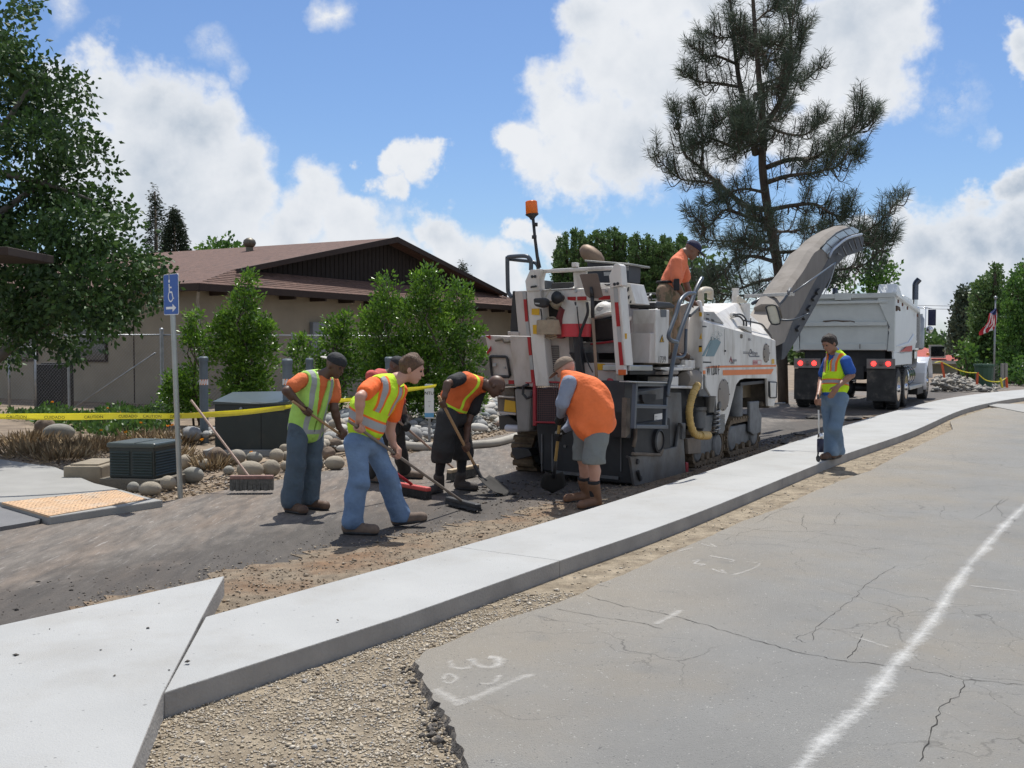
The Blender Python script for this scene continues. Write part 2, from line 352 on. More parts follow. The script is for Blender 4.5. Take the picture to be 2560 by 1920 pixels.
def speckle(m, scale, lo, hi, col, amt):
    N, L = nodes_of(m); b = N['Principled BSDF']; src = b.inputs['Base Color'].links[0].from_socket
    g = N.new('ShaderNodeNewGeometry'); v = N.new('ShaderNodeTexVoronoi'); v.inputs['Scale'].default_value = scale; L.new(g.outputs['Position'], v.inputs['Vector'])
    n = N.new('ShaderNodeTexNoise'); n.inputs['Scale'].default_value = scale * .37; L.new(g.outputs['Position'], n.inputs['Vector'])
    a = N.new('ShaderNodeMath'); a.operation = 'SUBTRACT'; L.new(n.outputs['Fac'], a.inputs[0]); L.new(v.outputs['Distance'], a.inputs[1])
    r = N.new('ShaderNodeMapRange'); L.new(a.outputs[0], r.inputs['Value']); r.inputs['From Min'].default_value = lo; r.inputs['From Max'].default_value = hi; r.inputs['To Max'].default_value = amt
    mx = N.new('ShaderNodeMixRGB'); L.new(r.outputs[0], mx.inputs[0]); L.new(src, mx.inputs[1]); mx.inputs[2].default_value = (*col, 1); L.new(mx.outputs[0], b.inputs['Base Color'])
def dust_edge():
    N, L = nodes_of(m_road); b = N['Principled BSDF']; src = b.inputs['Base Color'].links[0].from_socket
    g = N.new('ShaderNodeNewGeometry'); d = N.new('ShaderNodeVectorMath'); d.operation = 'DOT_PRODUCT'; L.new(g.outputs['Position'], d.inputs[0]); d.inputs[1].default_value = (.85, -.52, 0)
    n = N.new('ShaderNodeTexNoise'); n.inputs['Scale'].default_value = .9; n.inputs['Detail'].default_value = 6; L.new(g.outputs['Position'], n.inputs['Vector'])
    a = N.new('ShaderNodeMath'); a.operation = 'MULTIPLY_ADD'; L.new(n.outputs['Fac'], a.inputs[0]); a.inputs[1].default_value = -2.2; L.new(d.outputs['Value'], a.inputs[2])
    r = N.new('ShaderNodeMapRange'); L.new(a.outputs[0], r.inputs['Value']); r.inputs['From Min'].default_value = -4.2; r.inputs['From Max'].default_value = -2.6; r.inputs['To Min'].default_value = .45; r.inputs['To Max'].default_value = 0
    mx = N.new('ShaderNodeMixRGB'); L.new(r.outputs[0], mx.inputs[0]); L.new(src, mx.inputs[1]); mx.inputs[2].default_value = (.33, .275, .20, 1); L.new(mx.outputs[0], b.inputs['Base Color'])
dust_edge()
speckle(m_road, 60, .40, .48, (.42, .41, .38), .8)
speckle(m_road, 45, .41, .5, (.08, .08, .08), .7)
speckle(m_road, 3.1, .30, .62, (.15, .152, .15), .4)
def fine_cracks():
    N, L = nodes_of(m_road); b = N['Principled BSDF']; src = b.inputs['Base Color'].links[0].from_socket
    g = N.new('ShaderNodeNewGeometry'); nz = N.new('ShaderNodeTexNoise'); nz.inputs['Scale'].default_value = 2.2; nz.inputs['Detail'].default_value = 6; L.new(g.outputs['Position'], nz.inputs['Vector'])
    ad = N.new('ShaderNodeVectorMath'); ad.operation = 'MULTIPLY_ADD'; L.new(nz.outputs['Color'], ad.inputs[0]); ad.inputs[1].default_value = (.5, .5, 0); L.new(g.outputs['Position'], ad.inputs[2])
    for sc, lo, hi, amt in ((.85, .52, .60, .55), (2.3, .58, .64, .45)):
        v = N.new('ShaderNodeTexVoronoi'); v.feature = 'DISTANCE_TO_EDGE'; v.inputs['Scale'].default_value = sc; L.new(ad.outputs[0], v.inputs['Vector'])
        r = N.new('ShaderNodeMapRange'); L.new(v.outputs['Distance'], r.inputs['Value']); r.inputs['From Min'].default_value = .001 * sc; r.inputs['From Max'].default_value = .0045 * sc; r.inputs['To Min'].default_value = amt; r.inputs['To Max'].default_value = 0
        n = N.new('ShaderNodeTexNoise'); n.inputs['Scale'].default_value = .55; n.inputs['Detail'].default_value = 3; L.new(g.outputs['Position'], n.inputs['Vector'])
        q = N.new('ShaderNodeMapRange'); L.new(n.outputs['Fac'], q.inputs['Value']); q.inputs['From Min'].default_value = lo - .06; q.inputs['From Max'].default_value = hi
        m = N.new('ShaderNodeMath'); m.operation = 'MULTIPLY'; L.new(r.outputs[0], m.inputs[0]); L.new(q.outputs[0], m.inputs[1])
        mx = N.new('ShaderNodeMixRGB'); L.new(m.outputs[0], mx.inputs[0]); L.new(src, mx.inputs[1]); mx.inputs[2].default_value = (.04, .038, .035, 1); src = mx.outputs[0]
    L.new(src, b.inputs['Base Color'])
fine_cracks()
speckle(m_conc, 26, .47, .52, (.16, .16, .16), .75)

ground = obj('ground', MB()._add([(-400,-20,-.03),(400,-20,-.03),(400,900,-.03),(-400,900,-.03)], [(0,1,2,3)]), m_dirt); tag(ground, kind='structure')
# lane being milled: between the left verge and the strip
LTOP = [(-14,1.0),(-6.6,5.6),(-4.9,8.1),(-4.46,8.88),(-3.75,10.3),(-3.15,11.6),(-2.2,13.7),(-1.2,16.2),(-.2,18.6),(1.6,22.5),(4.5,28.5),(8.5,35.5),(14,42),(22,48.5)]
lane_poly = LTOP + [(33,54),(36,48.2)] + [tuple(p) for p in STR_L[::-1]] + [(-2.0,5.3),(-3.0,2.6),(-5,1.0)]
sheet('road', lane_poly, -.012, m_lane, 'milled brown grey lane with grinding streaks')
# strip of gravel left of the concrete walk
gl = [tuple(np.array(p) + np.array([-.86,.5]) * np.interp(p[1], [5.6,7,9,11,13,17,60], [1.15,1.25,.85,.75,.6,.5,.45])) for p in STR_L]
rgl = random.Random(3)
_g = []
for i in range(len(gl) - 1):
    for k in range(5):
        f = k / 5; w_ = rgl.gauss(0, .06 if i < 30 else .03) + .07*math.sin(i*1.9 + k*.5); _g.append((gl[i][0]*(1-f)+gl[i+1][0]*f - .86*w_, gl[i][1]*(1-f)+gl[i+1][1]*f + .5*w_))
gl = _g
sheet('gravel_bed', [(-2.35,5.9)] + gl + [tuple(p) for p in STR_L[::-1]] + [(-1.9,5.6)], -.006, m_gravel2, 'tan crushed gravel between the lane and the concrete walk')
gr_poly = [(-1.7,2.0),(-1.6,3.6)] + [tuple(p) for p in STR_R] + [(x+.4,y-.3) for x, y in ROAD[::-1]]
sheet('gravel_bed', gr_poly, -.004, m_gravel, 'tan crushed gravel between the concrete walk and the old asphalt')

# --- the new concrete walk: pad + strip, with edge thickness
walk = tag(thing('pavement', None, None, (-1, 6, 0)), kind='structure')
def slab(name, left, right, z, th, parent):
    L3 = [(p[0], p[1], z) for p in left]; R3 = [(p[0], p[1], z) for p in right]; n = len(L3)
    mb = MB(); v = L3 + R3 + [(x, y, z - th) for x, y, _ in L3] + [(x, y, z - th) for x, y, _ in R3]; f = []; 
    for i in range(n - 1):
        f.append((i, n + i, n + i + 1, i + 1))
        f.append((n + i, 3 * n + i, 3 * n + i + 1, n + i + 1)); f.append((i + 1, 2 * n + i + 1, 2 * n + i, i))
    f.append((0, 2 * n, 3 * n, n)); f.append((n - 1, 2 * n - 1, 4 * n - 1, 3 * n - 1))
    mb._add(v, f); mb.mi = [0 if k % 3 == 0 and k < 3 * (n - 1) else 1 for k in range(len(f))]
    return obj(name, mb, [m_conc, m_concface], parent, bevel=.006)
# cut the strip into slabs at control joints
cuts = [0, 8, 24, 40, 56, len(STR_L) - 1]
for a, b in zip(cuts[:-1], cuts[1:]):
    L_ = [np.array(p) for p in STR_L[a:b + 1]]; R_ = [np.array(p) for p in STR_R2[a:b + 1]]
    if a: L_[0] = L_[0] + (L_[1] - L_[0]) * .004 / np.linalg.norm(L_[1] - L_[0]); R_[0] = R_[0] + (R_[1] - R_[0]) * .004 / np.linalg.norm(R_[1] - R_[0])
    slab('slab', L_, R_, .11, .17, walk)
padP = [(-1.86,6.57),(-2.9,5.16),(-4.1,3.3),(-5.5,1.2),(-5.5,-1),(-.3,-1),(-1.02,2.5),(-1.33,3.52),(-1.49,4.30),(-1.70,5.56)]
mb = MB(); mb.ext([(x, y, .118) for x, y in padP], (0, 0, -.18)); 
for i in range(len(mb.f)): mb.mi[i] = 0 if i < 1 else 1
mb.mi[0] = 0; mb.mi[1] = 0
obj('slab', mb, [m_conc, m_concface], walk, bevel=.007)

# --- old asphalt with a broken edge
road = tag(thing('street', None, None, (5, 8, 0)), kind='structure')
re_ = []
rg = random.Random(11)
for i in range(len(ROAD) - 1):
    a, b = np.array(ROAD[i]), np.array(ROAD[i + 1]); n = max(2, int(np.linalg.norm(b - a) / .04)) if i < 14 else 10
    for k in range(n):
        p = a + (b - a) * k / n; j = .007 if i > 4 else .010; re_.append((p[0] + rg.uniform(-j, j), p[1] + rg.uniform(-j, j)))
re_.append(ROAD[-1])
rp = [(x, y, .035) for x, y in re_ + [(80,45),(80,-8),(-.0,-8),(-.25,2)]]
mb = MB()
mb._add(rp, [t if (rp[t[1]][0]-rp[t[0]][0])*(rp[t[2]][1]-rp[t[0]][1])-(rp[t[1]][1]-rp[t[0]][1])*(rp[t[2]][0]-rp[t[0]][0]) > 0 else (t[0], t[2], t[1]) for t in tris_fill(rp)])
n = len(re_); o0 = len(mb.v)
base = [(x - (.035 if y < 5.2 else .008) * 1 + rg.uniform(-.006, .006), y + rg.uniform(-.006, .006), -.03) for x, y in re_]
mb._add([(x, y, .035) for x, y in re_] + base, [(i, i + n, i + n + 1, i + 1) for i in range(n - 1)], 1)
m_broken = mat('broken_asphalt', (.10, .09, .08), .95, var=.4, vs=20, col2=(.3, .25, .19), s2=18, bump=1, bs=70, world=True)
obj('road_surface', mb, [m_road, m_broken], road)
# paint on the old asphalt, sprayed: soft ragged marks
def spray_mat(name, col, soft=.5):
    m = mat(name, col, .8, var=.05, vs=10, world=True); N, L = nodes_of(m); b = N['Principled BSDF']
    a = N.new('ShaderNodeAttribute'); a.attribute_name = 'edge'
    g = N.new('ShaderNodeNewGeometry'); n = N.new('ShaderNodeTexNoise'); n.inputs['Scale'].default_value = 28; n.inputs['Detail'].default_value = 6; n.inputs['Roughness'].default_value = .7; L.new(g.outputs['Position'], n.inputs['Vector'])
    n2 = N.new('ShaderNodeTexNoise'); n2.inputs['Scale'].default_value = 3.1; n2.inputs['Detail'].default_value = 2; L.new(g.outputs['Position'], n2.inputs['Vector'])
    s1 = N.new('ShaderNodeMath'); s1.operation = 'MULTIPLY_ADD'; L.new(n.outputs['Fac'], s1.inputs[0]); s1.inputs[1].default_value = 1.3; L.new(a.outputs['Fac'], s1.inputs[2])
    s2 = N.new('ShaderNodeMath'); s2.operation = 'MULTIPLY_ADD'; L.new(n2.outputs['Fac'], s2.inputs[0]); s2.inputs[1].default_value = 1.15; L.new(s1.outputs[0], s2.inputs[2])
    r = N.new('ShaderNodeMapRange'); L.new(s2.outputs[0], r.inputs['Value']); r.inputs['From Min'].default_value = 1.55; r.inputs['From Max'].default_value = 2.75; r.inputs['To Max'].default_value = soft
    L.new(r.outputs[0], b.inputs['Alpha']); return m
m_spray = spray_mat('white_spray_paint', (.78, .78, .76), .68); m_spray2 = spray_mat('faded_spray_paint', (.70, .68, .64), .5)
def stroke(name, pts, w, m, parent, z=.0385):
    P = spline([(p[0], p[1]) for p in pts], 6) if len(pts) > 2 else [np.array(pts[0][:2], float) * (1 - t) + np.array(pts[1][:2], float) * t for t in np.linspace(0, 1, 10)]
    V = []; E_ = []; Fc = []
    for i, p in enumerate(P):
        d = P[min(i + 1, len(P) - 1)] - P[max(i - 1, 0)]; d = d / (np.linalg.norm(d) + 1e-9); nrm = np.array([-d[1], d[0]])
        endf = min(1, min(i, len(P) - 1 - i) / 1.0)
        for k, s in enumerate((-1, 0, 1)):
            V.append((p[0] + nrm[0] * s * w, p[1] + nrm[1] * s * w, z)); E_.append(.95 * endf if s == 0 else 0.0)
        if i:
            a = (i - 1) * 3
            Fc += [(a, a + 1, a + 4, a + 3), (a + 1, a + 2, a + 5, a + 4)]
    mb = MB(); mb._add(V, [f[::-1] for f in Fc]); o = obj(name, mb, m, parent)
    at = o.data.attributes.new('edge', 'FLOAT', 'POINT'); at.data.foreach_set('value', E_)
    return o
g2 = lambda *l: [G(x * K, y * K, .035)[:2] for x, y in l]
stroke('painted_line', g2((1700,1700),(1780,1600),(1870,1520),(1930,1440),(2010,1345),(2080,1240),(2130,1180),(2185,1120),(2250,1060)) + [np.array([7.6, 13.9]), np.array([10.6, 18.4]), np.array([14.2, 23.6])], .08, m_spray, road)
zr = lambda *l: [G(1000 + x / 1.418, 1200 + y / 1.418, .035)[:2] for x, y in l]
for q, w in ((((175,640),(190,665),(240,668),(262,645),(250,640),(290,665),(345,660),(350,635),(310,628)), .03),
             (((150,712),(170,690),(200,705),(175,722),(152,712)), .022), (((120,740),(170,770),(230,800)), .05), (((215,795),(330,745),(480,685)), .045),
             (((280,725),(330,722),(358,690)), .025), (((905,515),(950,490),(1000,460)), .035)):
    stroke('spray_mark', zr(*q), w*1.35, m_spray2, road)
for q in (((1030,290),(1060,285),(1045,298),(1080,300),(1060,305)), ((1085,268),(1180,285),(1165,292)), ((1100,315),(1155,333),(1135,318)), ((1175,340),(1240,320),(1275,298),(1215,290)), ((1060,225),(1120,240),(1095,225)), ((985,255),(1040,240)), ((2010,375),(2212,398)), ((1620,560),(1740,597))):
    stroke('spray_mark', zr(*q), .022, m_spray2, road)
# cracks: thin dark grooves
m_crack = mat('road_crack', (.03, .028, .025), 1, var=.2)
def crack(pts, w, seed, sub=7, jit=1.0):
    r = random.Random(seed); P = [np.array(p, float) for p in pts]; Q = []
    for a, b in zip(P[:-1], P[1:]):
        for k in range(sub): Q.append(a + (b - a) * k / sub)
    Q.append(P[-1]); ln = np.linalg.norm(P[-1] - P[0])
    Q = [q + np.array([r.gauss(0, 1), r.gauss(0, 1)]) * .010 * jit * min(1, ln) for q in Q]
    mb = MB(); V = []; Fc = []
    for i, p in enumerate(Q):
        d = Q[min(i + 1, len(Q) - 1)] - Q[max(i - 1, 0)]; d /= np.linalg.norm(d) + 1e-9; nr = np.array([-d[1], d[0]]); ww = w * .34 * r.uniform(.35, 1.2) * (0.15 if i in (0, len(Q) - 1) else 1)
        V += [(p[0] + nr[0] * ww, p[1] + nr[1] * ww, .0372), (p[0] - nr[0] * ww, p[1] - nr[1] * ww, .0372)]
        if i: a = 2 * i - 2; Fc.append((a, a + 1, a + 3, a + 2))
    mb._add(V, Fc); return mb
CR = [(((545,455),(700,485),(860,508),(930,530)), .006), (((650,405),(800,450),(960,480),(1100,520),(1280,575),(1450,620),(1600,645),(1780,660),(1900,685),(2000,708),(2212,728)), .007),
      (((1765,300),(1690,345),(1640,385),(1610,420),(1560,460),(1480,515),(1460,570)), .0045), (((1585,635),(1620,595),(1640,545)), .006), (((2000,710),(1985,760),(1915,805),(1885,890),(1845,1000)), .007),
      (((1170,165),(1300,180),(1420,185),(1520,180)), .007), (((1280,130),(1400,150),(1520,158),(1700,165)), .006), (((1330,95),(1450,120),(1600,125)), .005), (((1560,115),(1545,135),(1540,160)), .005), (((1430,120),(1425,150),(1445,180)), .005),
      (((1260,155),(1340,110),(1430,90)), .005), (((1600,100),(1720,130),(1860,140)), .005), (((1520,80),(1640,95),(1800,90)), .005), (((2160,65),(2110,95),(2140,130),(2190,150)), .006), (((2140,65),(2090,110),(2030,140)), .005),
      (((1520,215),(1650,240),(1760,250)), .004), (((1440,580),(1400,560),(1500,525),(1640,548)), .004), (((690,370),(740,380)), .006), (((480,480),(560,500)), .004), (((1100,190),(1300,205),(1500,230)), .004),(((1140,215),(1240,180),(1330,165)), .004),(((1670,60),(1760,85),(1900,75)), .004)]
for i, (q, w) in enumerate(CR):
    obj('crack', crack(zr(*q), w, i, jit=.55 if i in (2, 3, 4, 14) else .9), m_crack, road)
# far concrete gutter beyond the old asphalt, at the right edge
gutter = MB().ext([(*G(x * K, y * K, .05)[:2], .05) for x, y in ((2118,872),(2230,872),(2260,885),(2225,893))], (0, 0, -.08))
tag(obj('kerb', gutter, m_conc_old), kind='structure')
# left: older pavement with orange tactile panel, asphalt apron
zl = lambda *l: [G(0 + x / 2.011, 1200 + y / 2.011, .05)[:2] for x, y in l]
pav = tag(thing('footpath', None, None, (-5, 9, 0)), kind='structure')
pz = [G(x / 2.37, 600 + y / 2.37, .06)[:2] for x, y in ((295,1640),(965,1540),(880,1525),(690,1470),(560,1440),(330,1345),(0,1298),(-500,1240),(-900,1300),(-500,1430),(0,1552))]
obj('slab', MB().ext([(x, y, .06) for x, y in pz], (0, 0, -.1)), [m_conc_old], pav, bevel=.01)
m_tact = mat('orange_tactile_panel', (.52, .34, .20), .7, var=.12, vs=5, col2=(.45, .36, .27), mix2=(.5, .7), s2=4, bump=.2, world=True)
speckle(m_tact, 22, .30, .36, (.05, .04, .03), .8)
tp = [np.array(G(x / 2.37, 600 + y / 2.37, .07)[:2]) for x, y in ((10,1552),(290,1632),(870,1533),(690,1480))]
tm = MB().ext([(x, y, .068) for x, y in tp], (0, 0, -.02))
obj('tactile_panel', tm, m_tact, pav)
dm = MB()
for i in range(13):
    for j in range(26):
        u, v = (i + .5) / 13, (j + .5) / 26
        p = (tp[0] * (1 - u) + tp[1] * u) * (1 - v) + (tp[3] * (1 - u) + tp[2] * u) * v
        dm.lathe((p[0], p[1], .068), (0, 0, 1), [(0, .014), (.005, .009)], 6)
dd = obj('dome_grid', dm, m_tact, pav); dd['kind'] = 'stuff'
ap = [G(x / 2.37, 600 + y / 2.37, .02)[:2] for x, y in ((0,1562),(270,1640),(210,1665),(0,1700),(-600,1760),(-800,1560))]
sheet('apron', ap, .02, mat('dark_asphalt', (.16, .16, .165), .9, var=.12, vs=3, bump=.4, bs=120, world=True), th=.05)

# --- loose stones (crushed gravel), joined
def in_poly(P, poly):
    x, y = P[:, 0], P[:, 1]; ins = np.zeros(len(P), bool); poly = np.asarray(poly, float); j = len(poly) - 1
    for i in range(len(poly)):
        xi, yi = poly[i]; xj, yj = poly[j]
        if yi != yj:
            c = ((yi > y) != (yj > y)) & (x < (xj - xi) * (y - yi) / (yj - yi) + xi); ins ^= c
        j = i
    return ins
def stones(name, C, R, m, kind='stuff', flat=.65, label=None, parent=None):
    """C (n,3) centres, R (n,) sizes"""
    n = len(C); tv = np.array([(1,0,0),(-1,0,0),(0,1,0),(0,-1,0),(0,0,1),(0,0,-.7)], float)
    tf = np.array([(0,2,4),(2,1,4),(1,3,4),(3,0,4),(2,0,5),(1,2,5),(3,1,5),(0,3,5)])
    V = tv[None] * (1 + rng.uniform(-.35, .35, (n, 6, 1))); V = V * np.stack([R * rng.uniform(.7, 1.3, n), R * rng.uniform(.55, 1.0, n), R * flat * rng.uniform(.6, 1.1, n)], 1)[:, None]
    t = rng.uniform(0, 6.28, n); tl = rng.normal(0, .35, n)
    c, s = np.cos(t)[:, None], np.sin(t)[:, None]; ct, st = np.cos(tl)[:, None], np.sin(tl)[:, None]
    y2 = V[..., 1] * ct - V[..., 2] * st; z2 = V[..., 1] * st + V[..., 2] * ct; x, y = V[..., 0], y2
    V = np.stack([x * c - y * s, x * s + y * c, z2], -1) + C[:, None]
    Fc = (tf[None] + (np.arange(n) * 6)[:, None, None]).reshape(-1, 3)
    o = obj(name, None, m, parent, arrays=(V.reshape(-1, 3), Fc))
    a = o.data.attributes.new('tint', 'FLOAT', 'POINT'); a.data.foreach_set('value', np.repeat(rng.uniform(0, 1, n), 6))
    o['kind'] = kind
    if label: o['label'] = label
    return o
def tint(m, cols):
    N, L = nodes_of(m); b = N['Principled BSDF']; a = N.new('ShaderNodeAttribute'); a.attribute_name = 'tint'
    r = N.new('ShaderNodeValToRGB'); r.color_ramp.interpolation = 'LINEAR'; e = r.color_ramp.elements
    for i, c in enumerate(cols):
        if i < 2: el = e[i]; el.position = i / (len(cols) - 1) if len(cols) > 1 else 0
        else: el = e.new(i / (len(cols) - 1))
        el.color = (*c, 1)
    for i, c in enumerate(cols): pass
    L.new(a.outputs['Fac'], r.inputs[0]); L.new(r.outputs[0], b.inputs['Base Color'])
def tint_cols(m, cols):
    N, L = nodes_of(m); b = N['Principled BSDF']; a = N.new('ShaderNodeAttribute'); a.attribute_name = 'tint'
    r = N.new('ShaderNodeValToRGB'); e = r.color_ramp.elements; e[0].position = 0; e[0].color = (*cols[0], 1); e[1].position = 1; e[1].color = (*cols[-1], 1)
    for i in range(1, len(cols) - 1): q = e.new(i / (len(cols) - 1)); q.color = (*cols[i], 1)
    L.new(a.outputs['Fac'], r.inputs[0]); L.new(r.outputs[0], b.inputs['Base Color'])
tint_cols(m_stone, [(.18,.14,.10),(.46,.39,.29),(.38,.32,.23),(.56,.50,.41),(.32,.29,.25),(.44,.36,.25),(.30,.30,.30)])
m_stone2 = mat('muddy_gravel', (.3, .25, .2), .9); tint_cols(m_stone2, [(.10,.075,.05),(.30,.24,.17),(.22,.17,.12),(.40,.34,.26),(.16,.13,.10),(.28,.19,.11),(.13,.12,.11)])
def scatter(poly, n, zf=0.0, box=None):
    P = np.asarray(poly, float); x0, y0 = P.min(0); x1, y1 = P.max(0)
    if box: x0, x1, y0, y1 = max(x0, box[0]), min(x1, box[1]), max(y0, box[2]), min(y1, box[3])
    q = np.stack([rng.uniform(x0, x1, n), rng.uniform(y0, y1, n)], 1)
    return q[in_poly(q, poly)]
def gravel(poly, n, box, r0, r1, z, name='gravel', label=None, m=None):
    q = scatter(poly, n, box=box)
    # clumpy density
    k = np.sin(q[:, 0] * 5.1 + 1.3 * np.sin(q[:, 1] * 3.7)) * np.sin(q[:, 1] * 4.3 + np.sin(q[:, 0] * 6)) ; q = q[rng.uniform(0, 1, len(q)) < .72 + .4 * k]
    R = rng.uniform(r0, r1, len(q)) * (1 + .9 * (rng.uniform(0, 1, len(q)) > .96)); C = np.concatenate([q, (z + R * .25)[:, None]], 1)
    return stones(name, C, R, m or m_stone, label=label)
g_near = [(-1.33,3.3),(-1.49,4.3)] + [tuple(p) for p in STR_R[:30]] + [(x-.01,y) for x, y in ROAD[12::-1]] + [(-.3,2.9)]
gravel(g_near, 100000, (-2, 6, 2.9, 6.6), .0042, .0105, -.004, label='tan crushed gravel heaped beside the concrete walk')
gravel([(-.56,5.1),(-.44,5.12),(-.16,3.75),(-.04,3.0),(-.2,3.0),(-.33,3.9)], 900, None, .006, .022, -.004, name='rubble', label='dark rubble crumbled from the broken asphalt edge', m=m_broken)
gravel(gr_poly, 30000, (-1, 14, 6.6, 26), .006, .014, -.004, label='tan crushed gravel along the far part of the walk')
gl_poly = [(-2.6,5.8)] + [(x-.1,y+.1) for x, y in gl[:200]] + [tuple(p) for p in STR_L[39::-1]] + [(-1.9,5.6)]
gravel(gl_poly, 60000, (-3.3, 7, 5.2, 20), .006, .013, -.004, m=m_stone2, label='tan crushed gravel between lane and concrete walk')
m_chunk = mat('loose_asphalt_crumbs', (.07, .062, .055), .95, var=.3, vs=30)
tint_cols(m_chunk, [(.035,.03,.028),(.06,.052,.045),(.10,.085,.07),(.16,.13,.10),(.05,.045,.04)])
dk = [(-4.9,4.2),(-2.7,5.5),(-2.0,6.6),(-1.0,7.6),(.5,10.2),(1.3,11.6),(.6,12.0),(-.6,10.4),(-1.8,8.6),(-3.2,7.0),(-5.3,5.4)]
gravel(dk, 7000, None, .003, .010, -.012, name='crumbs', label='dark asphalt crumbs left on the milled lane', m=m_chunk)
dk2 = [(-.6,10.0),(1.1,11.3),(2.6,12.6),(6,18.5),(5.2,19),(.9,12.4),(-.3,12.2)]
gravel(dk2, 9000, None, .008, .024, -.012, name='crumbs', label='dark asphalt crumbs around the milling machine', m=m_chunk)
for px, py, r in ((80,880,.014),(745,745,.010),(943,915,.014),(577,985,.008),(850,957,.007),(505,855,.006),(660,853,.006),(800,620,.006),(1697,706,.009),(250,750,.006)):
    p = G(px / 2.011, 1200 + py / 2.011, .12); stones('asphalt_crumb', np.array([[p[0], p[1], .122]]), np.array([r]), m_chunk, kind='stuff', label='dark crumb of asphalt lying on the new concrete')
# ================================================================ foliage tools
def leafmat(name, cols, rough=.5, sub=.3, spec=.45):
    m = mat(name, cols[0], rough, var=.1, spec=spec, sub=sub); N, L = nodes_of(m); b = N['Principled BSDF']
    a = N.new('ShaderNodeAttribute'); a.attribute_name = 'tint'; r = N.new('ShaderNodeValToRGB'); e = r.color_ramp.elements
    e[0].color = (*cols[0], 1); e[1].color = (*cols[-1], 1)
    for i in range(1, len(cols) - 1): q = e.new(i / (len(cols) - 1)); q.color = (*cols[i], 1)
    L.new(a.outputs['Fac'], r.inputs[0]); L.new(r.outputs[0], b.inputs['Base Color'])
    for n in N:
        if n.type == 'BSDF_TRANSLUCENT': L.new(r.outputs[0], n.inputs[0])
    return m
def leaf_object(name, C, D, S, T, m, parent, w=.42, fold=.25, kind=None):
    """C centres, D leaf directions, S lengths, T tint ; each leaf is a folded pair of triangles"""
    n = len(C); D = D / (np.linalg.norm(D, axis=1, keepdims=True) + 1e-9)
    r = rng.normal(0, 1, (n, 3)); r[:, 2] *= .45; sd = np.cross(D, r); sd /= np.linalg.norm(sd, axis=1, keepdims=True) + 1e-9; up = np.cross(sd, D)
    S = S[:, None]; p0 = C; p1 = C + D * S * .5 + sd * S * w + up * S * fold * .4; p2 = C + D * S; p3 = C + D * S * .5 - sd * S * w + up * S * fold * .4; pm = C + D * S * .5
    V = np.stack([p0, p1, p2, p3], 1).reshape(-1, 3); b = np.arange(n)[:, None] * 4
    Fc = np.concatenate([b + np.array([[0, 1, 2]]), b + np.array([[0, 2, 3]])], 0)
    o = obj(name, None, m, parent, arrays=(V, Fc)); a = o.data.attributes.new('tint', 'FLOAT', 'POINT'); a.data.foreach_set('value', np.repeat(T, 4).astype(np.float32))
    if kind: o['kind'] = kind
    return o
def clumps(blobs, per, cl_r, leaves, up=.3, shell=.55, seedout=None):
    """clumps of leaves spread in ellipsoid blobs: returns centres, outward dirs, clump tint"""
    C, D, T = [], [], []
    for c, r in blobs:
        c = np.asarray(c, float); r = np.asarray(r if hasattr(r, '__len__') else (r, r, r), float)
        n = max(9 if cl_r < .1 else 3, int(per * (r[0] * r[1] * r[2]) ** (2 / 3)))
        d = rng.normal(0, 1, (n, 3)); d /= np.linalg.norm(d, axis=1, keepdims=True)
        rad = shell + (1 - shell) * rng.uniform(0, 1, n) ** .6; rad *= rng.uniform(.85, 1.12, n)
        cc = c + d * rad[:, None] * r
        k = leaves; off = rng.normal(0, cl_r, (n, k, 3)) * np.array([1, 1, .75])
        dd = d[:, None] * .8 + rng.normal(0, .6, (n, k, 3)) + np.array([0, 0, up]) + off / cl_r * .35
        C.append((cc[:, None] + off).reshape(-1, 3)); D.append(dd.reshape(-1, 3))
        t = rng.uniform(.1, .75, n)[:, None] + rng.uniform(-.2, .25, (n, k)); T.append(t.ravel())
    return np.concatenate(C), np.concatenate(D), np.clip(np.concatenate(T), 0, 1)
m_bark = mat('bark', (.085, .065, .05), .95, var=.35, vs=12, bump=1, bs=30, stretch=(1, 1, .25))
m_bark2 = mat('grey_bark', (.13, .12, .105), .95, var=.3, vs=10, bump=.8, bs=30, stretch=(1, 1, .25))
m_leaf = leafmat('maple_leaf', [(.018,.040,.013),(.036,.08,.020),(.062,.125,.028),(.10,.18,.04)], .6, .18)
m_leaf_b = leafmat('laurel_leaf', [(.04,.09,.012),(.085,.18,.02),(.16,.30,.03),(.26,.42,.05)], .35, .3, .55)
m_leaf_p = leafmat('poplar_leaf', [(.045,.08,.028),(.08,.145,.042),(.125,.205,.06),(.18,.27,.085)], .5, .22)
m_leaf_y = leafmat('young_tree_leaf', [(.03,.075,.015),(.06,.14,.025),(.11,.22,.035),(.16,.28,.05)], .5, .25)
m_needle = leafmat('pine_needle', [(.035,.05,.032),(.065,.088,.055),(.10,.13,.082),(.16,.19,.13)], .55, .1, .3)
m_needle_d = leafmat('cedar_foliage', [(.022,.036,.020),(.04,.06,.032),(.07,.09,.05)], .6, .1, .3)
m_cover = leafmat('ground_cover_leaf', [(.03,.07,.015),(.06,.13,.025),(.11,.21,.035)], .5, .25)
m_dry = leafmat('dry_grass', [(.18,.125,.075),(.30,.22,.13),(.42,.33,.21)], .8, .2, .2)

